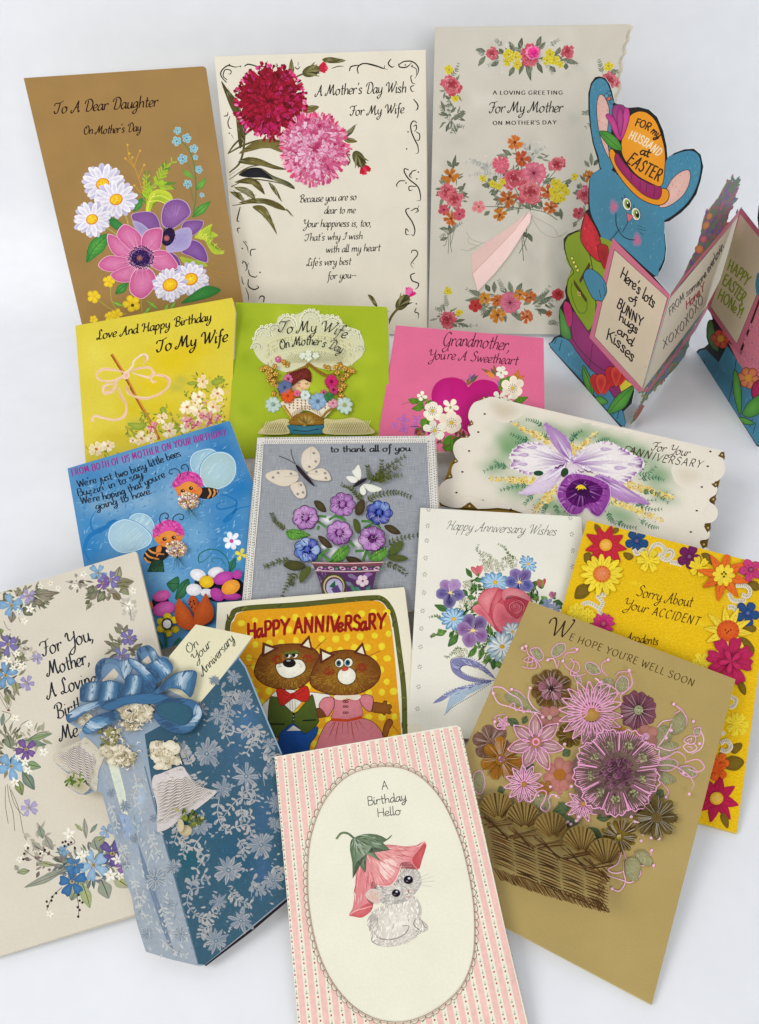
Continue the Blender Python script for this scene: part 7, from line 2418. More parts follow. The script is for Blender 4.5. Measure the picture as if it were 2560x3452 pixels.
thflower(180, 790, 100, 6, .7, '78584c', '886858', 'thread_taupe_flower', None, rot=15)
thflower(235, 880, 118, 7, .5, '98641c', 'a87024', 'thread_ochre_flower', '8c5c64', dark='5c3c10', cr=.16, rot=12)
enamel(705, 640, 168, 18, .26, 5, 'a8847c', '9c7430', .3)
enamel(415, 795, 150, 7, .44, 12, 'a88080', 'a86838', .2)
el(415, 795, 20, 20, PKL, th=.0005)
el(415, 797, 12, 12, 'a86048', th=.0006)
enamel(350, 1015, 100, 11, .32, 5, 'a48478', '94642c', .2)
enamel(665, 1120, 92, 10, .32, 0, 'a48478', 'a07048', .2)
enamel(245, 690, 34, 5, .5, 10, 'a48478', None, .2, lw=4)
# big centre flower
part('thread_large_petals', THREAD)
together(835, 965, 100)
for k in range(9):
    t = k * 40 + 12
    petal(835, 965, 232, 168, t, '745c54', '846c5c', 'heart', th=.0002)
apart()
part('enamel_large_flower', NEON)
for k in range(9):
    a0 = math.radians(k * 40 + 12)
    ox_, oy_ = 835, 965
    pts = []
    for j in range(11):
        u = (j / 10 - .5) * 2
        an = a0 + u * math.radians(20)
        rr = 232 * (1 - .13 * u * u) * (1 + .035 * math.cos(j * 2.4))
        pts.append((ox_ + rr * math.cos(an), oy_ + rr * .97 * math.sin(an)))
    st([(ox_ + 110 * math.cos(a0 - .33), oy_ + 110 * math.sin(a0 - .33))] + pts + [(ox_ + 110 * math.cos(a0 + .33), oy_ + 110 * math.sin(a0 + .33))], 6, PKL, th=.0004, sm=2)
    for j in range(13):
        an = a0 + (j / 12 - .5) * .62
        r1 = R.uniform(150, 205)
        st([(ox_ + R.uniform(208, 222) * math.cos(an), oy_ + R.uniform(205, 216) * math.sin(an)), (ox_ + r1 * math.cos(an), oy_ + r1 * math.sin(an))], 4.5, R.choice([PKL, 'd890b8', 'eab0d0']), th=.0003, taper=(1, .3))
        st([(ox_ + 100 * math.cos(an), oy_ + 100 * math.sin(an)), (ox_ + r1 * .95 * math.cos(an), oy_ + r1 * .95 * math.sin(an))], 2.5, R.choice(['4c2c3c', 'a87088', '5c3c44']))
    scat(ox_ + 140 * math.cos(a0), oy_ + 140 * math.sin(a0), 24, 24, 26, 4, 7, ['84845c', '5c5c38', '9c9c70'])
part('french_knots', THREAD, kind='stuff')
for k in range(110):
    a, q = R.uniform(0, 6.28), R.random() ** .5
    x, y = 835 + 84 * q * math.cos(a), 965 + 78 * q * math.sin(a)
    a = np.linspace(0, 5, 7)
    rr = R.uniform(7, 12)
    st(np.stack([x + rr * np.cos(a), y + rr * np.sin(a)], 1), 4.5, R.choice(['84506c', '6c3c58', '94647c', '5c3048']), th=.0005, sm=2)
thflower(1048, 1195, 118, 8, .42, '605028', '746438', 'thread_olive_flower', None, dark='3c2c10')
thflower(858, 1290, 96, 14, .3, '746018', '847024', 'thread_mustard_flower', 'a89048', cr=.14)
part('enamel_tendrils', NEON, kind='stuff')
for s in ("365,285 380,330 420,360 445,400", "345,390 380,400 420,395 410,350 380,340 350,360", "350,360 380,370 420,360", "380,340 370,400", "400,345 395,400", "340,300 365,310", "470,360 510,350 530,400", "560,360 580,320 630,310 625,290 590,300", "530,400 540,360", "565,370 590,400 630,420 650,400 640,370 610,360 590,380", "600,345 620,380 600,430 640,440 680,430", "800,355 770,370 770,410 800,440",
          "195,540 190,500 240,500 280,530 330,560 350,600", "190,540 220,590 280,610 340,630 420,640 460,660", "270,610 300,590 310,630 340,610 350,640 380,625 400,650", "290,510 330,520 370,560", "385,510 375,560 400,610 440,640", "840,440 860,420 910,420 905,440", "905,440 915,500 880,540 855,560 860,600", "735,510 780,500 830,530 850,560", "740,480 720,470 760,500", "200,680 210,650 260,640", "195,690 215,720 260,720",
          "1145,590 1180,610 1215,660 1215,700", "1150,640 1180,620 1160,600", "1060,710 1090,680 1140,670", "1050,830 1100,760 1130,700", "1035,840 1100,860 1160,840", "1250,680 1250,720", "1230,755 1200,780 1230,800 1260,790 1260,760 1230,755", "1215,780 1240,770 1235,790", "1200,820 1170,840 1200,870 1240,850 1220,820", "1190,840 1215,845 1205,860", "1260,760 1275,800 1260,850 1210,880", "1040,905 1080,900 1130,870 1170,890 1180,920", "1175,925 1240,910 1275,950 1240,975 1190,960", "1040,940 1100,940 1150,960 1200,1000 1220,1040 1205,1070", "1080,1000 1120,1050 1100,1080",
          "1060,900 1120,880", "400,1080 440,1050 470,1060 460,1100 440,1140 470,1160 490,1130 480,1100", "420,1060 400,1100 370,1110 350,1090", "540,1090 500,1070 480,1100", "1020,1360 1030,1380 970,1400", "880,1360 900,1410 960,1440 1010,1430 1015,1400", "870,1370 850,1430 800,1460 830,1480 880,1470 880,1420", "960,1450 970,1490 920,1530 880,1520 790,1490", "880,1470 890,1530 860,1575 820,1565", "850,1390 830,1400 860,1380", "1040,1440 1045,1460", "110,1080 135,1085"):
    st(s, 5.5, R.choice([PKL, 'd898b8', 'eab0d0']), th=.0004, taper=(.8, .5))
for x, y in P("365,285 345,295 480,358 560,362 635,300 800,355 1145,590 1250,680 1275,805 1220,1070 1105,1082 820,1565 1030,1360 1040,1440 190,540 200,685 290,510 385,512 905,420 1100,775 1125,735 1190,960 520,1080"):
    el(x, y, 8, 8, 'eab0d0', n=8, th=.0005)
for x, y in P("495,1025 560,1200 585,1212 600,1225 628,1210 640,1190 905,1170 915,1190 935,1215 950,1215 978,1280 975,1310 1020,1300 1060,1305 570,800 450,665 600,1030 760,480 1000,770 640,985"):
    el(x, y, 9, 8, 'dcb0c4', n=8, th=.0006)
leafy("890,1420 940,1400 970,1440 950,1520 900,1500", oc=None)
leafy("940,1380 1000,1370 1030,1430 990,1440", oc=None)
# basket
DB = '3c2410'
BK = ['4a3018', '5c3f1e', '402a14', '684a24']
for i, (x, y) in enumerate(((205, 1140), (345, 1190), (490, 1245), (640, 1320), (765, 1385))):
    part('embroidered_shell', THREAD)
    o = [(x + 10, y + 70)]
    for k in range(9):
        a = math.radians(-205 + k * 29 + 14)
        o.append((x + 84 * math.cos(a), y - 4 + 74 * math.sin(a)))
    pg(o, '86703c', '8c7640', sm=3)
    for k in range(13):
        a = math.radians(-200 + k * 18 + 14)
        st([(x + 10 + 16 * math.cos(a), y + 54 + 8 * math.sin(a)), (x + 80 * math.cos(a), y - 4 + 70 * math.sin(a))], R.uniform(5, 10), R.choice(BK + ['6c5024']), taper=(.4, 1), th=.0003)
for i, (x, y) in enumerate(((215, 1240), (345, 1300), (480, 1355), (615, 1410), (730, 1470))):
    part('embroidered_cross_stitch', THREAD)
    for a, b in (((-80, -50), (60, 60)), ((-60, 10), (75, -15)), ((-70, 0), (70, -30)), ((-50, -40), (50, 70))):
        for k in range(4):
            st([(x + a[0] + R.uniform(-8, 8), y + a[1] + R.uniform(-8, 8)), (x + b[0] + R.uniform(-8, 8), y + b[1] + R.uniform(-8, 8))], 7, R.choice(BK), taper=(.5, .5), th=.0003)
for i in range(5):
    part('embroidered_basket_panel', THREAD)
    x0, y0 = 150 + i * 122, 1290 + i * 50
    for k in range(13):
        t = k / 12
        sx = x0 + 18 + 20 * t - (i * 3) * t
        yy = y0 + t * 190 - (18 * t if i == 0 else 0)
        st([(sx + R.uniform(-5, 5), yy - 22), (sx + 55, yy - 2 + R.uniform(-4, 4)), (sx + 112 + R.uniform(-6, 6), yy + 24)], R.uniform(6, 10), R.choice(BK), taper=(.5, .4), th=.0003)
part('embroidered_base_rope', THREAD, kind='stuff')
for k in range(110):
    t = k / 109
    x = 200 + 545 * t
    y = 1500 + 185 * t + 10 * math.sin(t * 3)
    st([(x - 18, y - 34 + R.uniform(-5, 5)), (x + 22, y + 30 + R.uniform(-5, 5))], R.uniform(6, 10), R.choice(BK + ['5c4020']), taper=(.4, .4), th=.0003)
for k in range(40):
    t = k / 39
    x, y = 775 - 60 * t + R.uniform(-6, 6), 1480 + 220 * t
    st([(x - 30, y - 20), (x + 2, y + 10)], 7, R.choice(BK), taper=(.4, .4), th=.0003)
flush()
# ------------------------------------------------------------------ cream "for you, mother" card with blue sprays
use(foryou)
for s, b in (("For You,", "225,590 350,550 500,500"), ("Mother,", "258,695 370,660 480,625"), ("A Loving", "255,815 380,775 520,735"), ("Birthday", "300,925 400,895 560,850"), ("Me", "325,1040 420,1012")):
    part('lettering')
    tx(s, b, 78, 7, '1c242c', sl=.12)
GL = ['5c5c4c', '74705c', '84806c', '4c5040', '6c7450', '908c78', '7c6c64']


def fmn(x, y, r, c='6c90b0', c2='8cacc4', rot=None, name='printed_blue_flower', n=5):
    part(name)
    fl(x, y, r, n, .62, c, c2, R.uniform(0, 70) if rot is None else rot, 'heart', jit=.12)
    el(x, y, r * .16, r * .14, 'c8b060', '6c4830')
    for k in range(4):
        t = R.uniform(0, 6.28)
        st([(x, y), (x + r * .4 * math.cos(t), y + r * .4 * math.sin(t))], 2, mixc(c, '202040', .5))


def sp(x, y, rx, ry, n, L0=24, L1=60, cols=GL):
    part('printed_foliage', kind='stuff')
    for k in range(n):
        a, q = R.uniform(0, 6.28), R.random() ** .5
        px, py = x + rx * q * math.cos(a), y + ry * q * math.sin(a)
        petal(px, py, R.uniform(L0, L1), R.uniform(9, 22), math.degrees(math.atan2(py - y, px - x)) + R.uniform(-60, 60), R.choice(cols), R.choice(cols), 'point')


def tiny(x, y, r=20):
    part('printed_white_blossom')
    fl(x, y, r, 5, .5, 'e0dccc', 'ece8dc', R.uniform(0, 70), 'point')
    el(x, y, 4, 4, 'b8a048', n=7)


PU = ('6c6494', '7c74a8')
LV = ('9088ac', 'a098b8')
# top right spray
sp(560, 210, 110, 60, 46)
for a in ((620, 190, 640, 110, 44), (620, 200, 715, 190, 50), (630, 210, 690, 220, 40), (560, 240, 520, 300, 44), (500, 210, 470, 260, 40), (600, 250, 640, 290, 40), (490, 300, 460, 340, 26), (520, 250, 480, 290, 30), (480, 290, 455, 310, 22), (640, 230, 690, 260, 30)):
    part('printed_leaf')
    lf(*a, R.choice(GL), R.choice(['8c8c70', 'a0a080', '74703c']), '3c3c2c')
sp(690, 330, 30, 60, 24, 10, 34, ['b4b0a4', 'a8a494', 'bcb8ac'])
sp(410, 200, 40, 30, 16, 10, 30, ['a8a090', '8c8478', '4c403c'])
fmn(525, 145, 50)
fmn(590, 180, 52, *PU)
fmn(550, 200, 36, '6c4c84', '845c94')
for p in ((445, 150, 22), (400, 210, 20), (710, 240, 24), (690, 320, 28), (270, 200, 18), (310, 225, 18)):
    tiny(*p)
# top left spray
sp(120, 280, 150, 50, 60)
for a in ((180, 260, 320, 250, 34), (190, 250, 260, 235, 24), (90, 270, 110, 230, 40), (120, 330, 175, 370, 50), (70, 350, 60, 410, 44), (170, 290, 240, 310, 36), (50, 300, 20, 250, 40), (200, 270, 270, 290, 26)):
    part('printed_leaf')
    lf(*a, R.choice(GL), R.choice(['8c8c70', 'a0947c', '74703c']), '3c3c2c')
fmn(62, 318, 66, '6c94b4', '88a8c0')
fmn(150, 268, 40, *LV)
for p in ((160, 335, 26), (130, 400, 22), (215, 215, 18), (100, 350, 18)):
    tiny(*p)
part('printed_stem', kind='stuff')
for s in ("20,400 40,440 60,450", "100,380 110,410", "640,300 690,330 700,400", "500,310 470,330 460,345", "350,190 400,200 440,190"):
    st(s, 3, '746858')
# left spray upper
sp(60, 560, 70, 60, 34)
sp(50, 720, 60, 70, 30)
for a in ((90, 590, 135, 560, 44), (80, 600, 120, 620, 44), (80, 720, 90, 780, 44), (10, 470, 0, 440, 34), (30, 780, 50, 850, 30)):
    part('printed_leaf')
    lf(*a, R.choice(GL), R.choice(['8c9858', 'a0a070']), '3c3c2c')
sp(160, 570, 40, 30, 14, 14, 36, ['aca494', 'bcb4a4'])
fmn(45, 525, 56, *PU)
fmn(30, 690, 68, '5c84a8', '80a4c0')
fmn(200, 600, 32, *LV)
fmn(145, 730, 44, *LV)
for p in ((40, 610, 28), (90, 575, 22), (120, 640, 26), (70, 650, 20), (95, 620, 20)):
    tiny(*p)
part('printed_stem', kind='stuff')
for s in ("0,780 30,830 50,880", "0,800 20,840 45,880", "20,780 60,830 45,875", "100,620 150,610 190,600"):
    st(s, 3, '7c7464')
el(47, 876, 9, 5, '6c3434')
# right upper-mid spray
sp(650, 540, 60, 50, 24)
for a in ((640, 560, 590, 515, 50), (650, 470, 610, 430, 30), (660, 450, 620, 410, 24), (660, 470, 680, 420, 24), (700, 560, 760, 520, 30)):
    part('printed_leaf')
    lf(*a, R.choice(GL), '8c8878', '4c4438')
fmn(690, 490, 46, *PU)
fmn(650, 585, 46, '7474a4', '8c88b4')
# left middle cluster
sp(50, 1090, 60, 110, 50)
sp(180, 1020, 60, 50, 26, 24, 70, ['a8a490', '98947c', '8c8c74'])
for a in ((130, 1160, 220, 1180, 50), (120, 1200, 185, 1300, 60), (90, 1240, 120, 1330, 50), (40, 1010, 60, 1080, 60), (130, 1040, 280, 1000, 34), (150, 1050, 250, 1060, 30), (10, 960, 20, 890, 26)):
    part('printed_leaf')
    lf(*a, R.choice(['6c8474', '74785c', '8c8c74', '5c7064']), R.choice(['8c9c5c', '84907c']), '3c4434')
fmn(140, 1085, 60, '64447c', '7c6098')
fmn(60, 1175, 74, '6c98bc', '88acc8')
fmn(155, 1395, 48, 'a098b8', 'aca4c0')
for p in ((80, 920, 28), (155, 950, 26), (235, 1100, 28), (135, 1150, 28), (150, 1195, 26), (80, 1260, 30), (95, 1130, 20)):
    tiny(*p)
part('printed_stem', kind='stuff')
for s in ("40,1270 50,1350 70,1420 80,1520", "50,1280 80,1380 130,1440", "30,1280 30,1380 45,1480", "60,1300 100,1400 125,1530", "80,1050 110,960 150,930", "60,1040 60,960 80,930", "20,950 60,900 10,880", "150,1040 200,1000 270,995"):
    st(s, 3, '5c5844')
# bottom spray
sp(480, 1700, 170, 90, 110, 30, 80, ['5c6454', '74706c', '8c9484', '4c5c58', '6c7c8c', '7c8468'])
sp(200, 1590, 60, 80, 20, 30, 70, ['aca494', 'b4ac9c', 'a09884'])
sp(260, 1680, 120, 60, 24, 14, 40, ['6c5c58', '8c7c74'])
for a in ((430, 1750, 380, 1890, 90), (440, 1800, 480, 1930, 60), (540, 1780, 580, 1880, 80), (600, 1760, 690, 1820, 70), (350, 1720, 180, 1800, 40), (330, 1740, 130, 1820, 40), (300, 1700, 190, 1690, 30), (230, 1560, 210, 1490, 40), (220, 1620, 170, 1580, 44), (460, 1560, 450, 1450, 30), (440, 1520, 400, 1480, 22), (480, 1530, 520, 1480, 22), (490, 1600, 560, 1550, 60), (100, 1730, 80, 1700, 30), (520, 1620, 500, 1560, 60), (160, 1730, 90, 1740, 34), (280, 1620, 240, 1540, 40), (630, 1620, 680, 1560, 40)):
    part('printed_leaf')
    lf(*a, R.choice(['7c8474', '8c9c74', '6c7c74', '8c8c80', 'a09c8c']), R.choice(['a8ac70', '8c9c84', 'a0a090']), '4c4c3c')
fmn(385, 1790, 76, '2c5c8c', '4474a0')
fmn(600, 1640, 80, '54447c', '6c5c94')
fmn(500, 1700, 84, '7c9cb8', '98b4cc')
fmn(660, 1700, 50, '7c5c94', '9070a4')
fmn(340, 1625, 30, '6c94b4', '80a4c0')
fmn(400, 1700, 50, '3c6c98', '4c7ca4')
fmn(570, 1520, 40, '84a0b8', '94acc4')
for p in ((370, 1535, 36), (430, 1650, 32), (590, 1755, 38), (625, 1670, 32), (145, 1600, 20), (105, 1670, 22), (220, 1635, 18), (265, 1960, 22), (460, 1640, 22), (640, 1760, 26)):
    tiny(*p)
part('printed_berries', kind='stuff')
for s in ("330,1720 220,1680 130,1620", "350,1700 260,1640 180,1600", "410,1860 420,1920 420,1970", "330,1820 280,1870 250,1940", "360,1600 400,1580 380,1550"):
    st(s, 3, '4c3c34')
dots("335,1580 350,1575 365,1590 345,1600 380,1580 400,1610 420,1860 425,1890 415,1925 418,1975 300,1850 275,1890 255,1920 250,1895 280,1870 150,1610 130,1640 215,1640 240,1620 125,1670 440,1900 425,1940", 7, '2c201c', n=8)
flush()
# ------------------------------------------------------------------ die-cut gift card
use(gift)
GO_ = "552,2065 500,1900 480,1810 470,1740 430,1640 390,1480 340,1300 290,1120 262,1105 195,1132 150,1125 80,1080 75,1050 95,1010 20,950 0,925 0,890 60,855 160,810 150,770 170,745 95,705 90,660 150,615 160,540 165,490 200,460 250,455 262,370 290,325 350,315 410,330 440,320 480,330 500,270 560,240 600,260 625,300 690,310 695,300 850,115 1190,185 1105,310 1140,360 1280,700 1360,890 1400,1100 1400,1740 1180,1920 905,2145 880,2150 860,2148 700,2110"
die(GO_, '8c9cac', 'front_panel', PAPER, sm=0, th=.0005, edge='dcd8cc')
pb = np.array(P("552,2065 470,1740 300,1150 330,500 700,400 1105,310 1360,890 1400,1740 905,2145 860,2148"), float)
pb = pb.mean(0) + (pb - pb.mean(0)) * .97
part('back_panel', PAPER)
tri = [tuple(t) for t in tessellate_polygon([[Vector((a, b, 0)) for a, b in pb]])]
put(pb, tri, lin('c8c4b8'), -.002)
flush()
# printed tag
part('printed_tag', PAPER)
pg("850,115 1190,185 875,600 640,480 695,300", 'd9d3b2', sm=0)
for s, b in (("On", "800,295 868,238"), ("Your", "845,345 945,240"), ("Anniversary", "890,425 985,320 1080,205")):
    part('lettering')
    tx(s, b, 50, 4.5, '34382c', sl=.35)
WL = []
part('printed_right_face')
pg("545,770 600,740 860,600 1105,312 1140,360 1280,700 1360,890 1396,1100 1396,1738 1178,1918 903,2143 865,2140 790,1900 720,1640 640,1360 590,1080", '345668', sm=0)
for x, y, rx, ry, c in ((1100, 900, 200, 200, '3a5a74'), (1000, 700, 160, 120, '3a5c72'), (1100, 1500, 220, 240, '26526a'), (800, 1500, 100, 160, '1c5460'), (1250, 1250, 90, 200, '3a5c7c'), (950, 1300, 160, 140, '26546c'), (1150, 700, 120, 160, '44688a'), (760, 1300, 80, 120, '205460'), (1000, 1850, 120, 160, '345668'), (1250, 1600, 80, 160, '3c5c80')):
    WL.append((x, y, rx, ry, c, 0))
washes(WL, '345668', P("600,760 860,605 1105,318 1140,360 1280,700 1360,890 1394,1100 1394,1730 1178,1912 903,2138 868,2130 790,1880 722,1620 645,1340 600,1080"))
WL = []
part('printed_left_face')
pg("275,905 330,880 500,880 550,960 600,1180 660,1400 740,1700 800,1920 862,2142 700,2106 556,2062 500,1890 470,1730 420,1580 370,1400 320,1200", '959fa8', sm=0)
for x, y, rx, ry, c in ((480, 1600, 60, 120, 'a0aab2'), (600, 1700, 60, 160, '7e8c9c'), (560, 1900, 60, 100, '98a2aa'), (400, 1300, 50, 120, '76869a'), (500, 1350, 50, 140, '8ca0b4'), (700, 1950, 50, 100, 'a0a8b0'), (520, 1150, 40, 90, 'a8b8c8')):
    WL.append((x, y, rx, ry, c, 0))
washes(WL, '959fa8', P("300,910 500,900 550,960 600,1180 660,1400 740,1700 800,1920 850,2125 700,2096 560,2052 505,1890 475,1730 425,1580 375,1400 330,1200"))
pg("500,1400 560,1560 640,1800 700,2000 740,2110 690,2040 620,1840 540,1600", '6c7c90', sm=0)
part('printed_satin_highlight')
pg("325,930 390,960 430,1120 445,1250 410,1240 370,1100", 'd0d4bc', 'c4ccc0', sm=0)
pg("390,1240 450,1260 470,1380 440,1400", '8ca0bc', sm=0)
part('edge_highlight')
st("1108,318 1145,370 1282,705 1362,890", 9, '88a0b4', sm=0)
st("545,960 600,1180 660,1400 745,1700 865,2140", 7, '5c7484', sm=0)
part('painted_edge_shadow')  # contact shadow painted as a dark strip below the card's lower right edge
pg("903,2146 1180,1926 1398,1744 1398,1765 1190,1940 910,2152", '1c141c', sm=0)
SIL = ['94989c', 'a09fa0', '8a9096', 'a8a6a4']


def lace_flower(x, y, r, n=9, c=None):
    r *= .9
    n += R.choice((-1, 0, 2))
    part('lace_flower', LACE)
    for k in range(n):
        t = 360 / n * k + R.uniform(-8, 8)
        petal(x, y, r * R.uniform(.7, 1.15), r * R.uniform(.24, .36), t, R.choice(SIL) if c is None else c, R.choice(['7c8894', '8c949c']), R.choice(['daisy', 'point', 'heart']))
        st([(x + r * .3 * math.cos(math.radians(t)), y + r * .3 * math.sin(math.radians(t))), (x + r * .85 * math.cos(math.radians(t)), y + r * .85 * math.sin(math.radians(t)))], 3, '5c7488')
    for k in range(n):
        t = math.radians(360 / n * (k + .5))
        st([(x, y), (x + r * .8 * math.cos(t), y + r * .8 * math.sin(t))], 3, '6c7c8c')
    el(x, y, r * .14, r * .14, '4c6c80')
    el(x, y, r * .08, r * .08, '9ca4a8', n=8)


def lace_sprig(pts, n=7, L=46, c=None):
    part('lace_sprig', LACE)
    fern(pts, n, L, L * .42, c or R.choice(SIL), R.choice(SIL), sw=6, tipk=.7, kind='round', ang=58)


for a in ((915, 885, 100, 12), (1045, 1580, 105, 12), (1240, 1430, 96, 10), (1150, 1020, 100, 9), (1075, 430, 60, 8), (1140, 560, 72, 9), (1010, 1100, 72, 10), (980, 660, 70, 8), (1120, 1880, 90, 10), (970, 2000, 90, 9), (870, 1310, 80, 9), (1290, 830, 56, 8), (1310, 1640, 76, 9), (1330, 1180, 70, 8), (960, 450, 40, 7), (1300, 980, 50, 7), (880, 620, 60, 8), (720, 1560, 60, 8), (990, 1770, 66, 8), (1320, 1300, 60, 8), (770, 850, 50, 7)):
    lace_flower(*a)
for s in ("1180,700 1120,760 1020,740 1060,830", "1150,720 1190,800 1150,890", "1190,720 1230,760 1210,840", "1060,600 1040,680 1010,760", "1230,1170 1120,1150 1060,1200 1010,1270", "1120,1200 1130,1260 1180,1250", "990,1150 980,1240 1010,1320 1060,1340", "1060,1330 1160,1310 1180,1380", "1100,1390 1140,1450 1120,1500", "880,1380 840,1450 900,1500 850,1580", "860,1500 910,1540", "900,1680 820,1700 800,1780 850,1850",
          "820,1680 840,1640 930,1640", "850,1850 920,1870 960,1830", "1180,1650 1220,1700 1280,1690", "1190,1640 1180,1740", "1240,1690 1240,1760", "1100,1130 1190,1100 1210,1170", "1090,500 1060,560 1020,600", "1000,500 1020,560", "800,1000 850,1060 900,1080", "700,1250 740,1330 720,1420", "740,1380 790,1420 770,1490", "960,1900 900,1930 880,1980", "1300,1550 1350,1600 1380,1580", "1240,880 1290,900 1320,960", "900,1600 880,1650", "1250,1000 1260,1080", "1050,1700 1100,1760 1180,1780", "830,960 800,900 780,860"):
    lace_sprig(s, 6, 44)
for a in ((610, 1630, 84, 11), (760, 1960, 60, 8), (430, 1200, 46, 8), (345, 1120, 40, 7), (560, 1960, 50, 8), (490, 1390, 44, 8), (600, 1270, 36, 7), (690, 1780, 44, 8), (430, 1540, 40, 8)):
    lace_flower(*a, c='b4b8b8')
for s in ("480,1000 500,1080 480,1150 530,1240", "520,1060 560,1120", "560,1350 600,1430 640,1500", "500,1330 510,1420", "540,1700 520,1800 580,1900", "640,1780 680,1880 720,1990", "480,1620 500,1720 520,1850", "700,1830 760,1900", "580,1480 560,1560", "640,1990 720,2060 800,2090", "330,1180 370,1260 380,1330", "400,1420 430,1480 440,1560", "660,1600 700,1660"):
    lace_sprig(s, 6, 34, 'b8bcb8')
part('lace_net_specks', LACE, kind='stuff')
rp = P("620,900 860,640 1105,340 1270,720 1350,900 1390,1100 1390,1720 1180,1900 900,2120 870,2100 790,1880 720,1600 650,1360")
for k in range(900):
    x, y = R.uniform(600, 1390), R.uniform(340, 2120)
    if inpoly(x, y, rp):
        if k % 3:
            el(x, y, 3, 2.4, R.choice(['6c8494', '5c7484']), n=6)
        else:
            petal(x, y, R.uniform(16, 34), R.uniform(8, 13), R.uniform(0, 360), R.choice(SIL + ['7c8c98']), None, 'round')
lp = P("290,930 330,900 500,900 550,960 600,1180 660,1400 740,1700 800,1920 850,2125 700,2096 560,2052 505,1890 475,1730 425,1580 375,1400 320,1200")
for k in range(900):
    x, y = R.uniform(290, 860), R.uniform(900, 2120)
    if inpoly(x, y, lp) and not (330 < x < 450 and y < 1250):
        if k % 4 == 0:
            petal(x, y, R.uniform(18, 44), R.uniform(5, 10), 75 + R.uniform(-50, 50), R.choice(['b8bcbc', 'c4c6c2', 'a4acb4', '7c8c9c']), None, 'round')
        else:
            st([(x, y), (x + R.uniform(2, 10), y + R.uniform(14, 30))], 2.5, R.choice(['b0b8bc', '7888a0', '8494a4', 'c0c4c4']), taper=(.4, .4))
# bells
for s, c, d in (("300,890 200,790 160,810 60,855 0,890 2,925 20,945 100,1000 180,1020 200,1070 225,1095 262,1100 270,1000 300,920", 'c4bca8', 'd4cdbc'), ("600,1020 640,1005 760,960 800,1000 850,1070 920,1095 975,1110 940,1150 890,1190 850,1220 790,1250 740,1290 690,1330 640,1350 620,1340 620,1200 590,1080", 'c8c0bc', 'd4ccc8')):
    part('bell', LACE, smooth=True)
    pg(s, c, d, th=.0002, dome=.0004)
    o = np.array(P(s), float)
    x0, y0 = o.min(0)
    x1, y1 = o.max(0)
    for k in range(90):
        x, y = R.uniform(x0, x1), R.uniform(y0, y1)
        if inpoly(x, y, o.tolist()):
            st([(x - 12, y + 4), (x, y - 3), (x + 12, y + 4)], 5, R.choice(['aca094', 'e0dad0', 'b8aca4', 'd8d0c8']), taper=(.4, .4))
part('bell_ripples', LACE, kind='stuff')
for (a, b), (c_, d) in ((((612, 1050), (632, 1325)), ((800, 1020), (958, 1112))), (((262, 915), (232, 1080)), ((150, 825), (12, 905)))):
    for k in range(13):
        t = (k + .6) / 13.5
        p0 = np.array(a) * (1 - t) + np.array(b) * t
        p1 = np.array(c_) * (1 - t) + np.array(d) * t
        for off, col in ((0, 'e2dbd2'), (5, '9c9088')):
            st([p0 + (p1 - p0) * u + np.array([0, off + 5 * math.sin(u * 26 + k)]) for u in np.linspace(.03, .97, 15)], 4.5, col, taper=(.5, .5), sm=3, th=.0002)
part('bell_lining')
pg("95,1015 130,1010 200,1040 200,1070 225,1095 190,1128 150,1120 85,1078 80,1050", 'bcb49c', '989070')
for k in range(24):
    petal(R.uniform(95, 190), R.uniform(1030, 1075), R.uniform(20, 40), 12, R.uniform(0, 360), R.choice(['4c6c24', '6c8438', '3c541c', 'a8a078']), None, 'round')
part('bell_lining')
for k in range(30):
    petal(R.uniform(760, 890), R.uniform(1240, 1310), R.uniform(20, 46), 16, R.uniform(0, 360), R.choice(['5c6c24', '7c8430', '4c541c', 'a8a068']), None, 'round')
el(790, 1345, 40, 34, 'a89c78', 'c4b894')
el(765, 1320, 20, 40, 'b8ac88', 'c4b894')


def ruffle(x, y, rx, ry, n):
    part('ruffled_flower', LACE, smooth=True)
    together(x, y, rx)
    for k in range(n):
        CUR.grp['n'] += 5
        a = R.uniform(0, 6.28)
        q = math.sqrt(R.random()) * .75
        m = R.choice([('b8ac90', 'd8d0b8'), ('c8bea4', 'e0d8c4'), ('d0c6ac', 'e4dcc8'), ('a89c80', 'ccc2a8')])
        o = []
        r0 = R.uniform(.26, .42) * min(rx, ry)
        for j in range(9):
            t = j * .698
            rr = r0 * R.uniform(.7, 1.2)
            o.append((x + rx * q * math.cos(a) + rr * math.cos(t), y + ry * q * math.sin(a) + rr * .8 * math.sin(t)))
        pg(o, m[0], m[1], sm=3, th=.0001, dome=.00018)
    apart()
    for k in range(46):
        a, q = R.uniform(0, 6.28), R.uniform(.1, .95)
        px, py = x + rx * q * math.cos(a), y + ry * q * math.sin(a)
        b = R.uniform(0, 6.28)
        w = R.uniform(10, 24)
        st([(px, py), (px + w * math.cos(b), py + w * math.sin(b)), (px + w * 1.5 * math.cos(b + .8), py + w * 1.5 * math.sin(b + .8))], R.uniform(3, 6), R.choice(['f0e8d4', 'a89870', '8c7c58', 'c8bc9c', 'ece2cc', 'b8a880']), taper=(.2, .2))


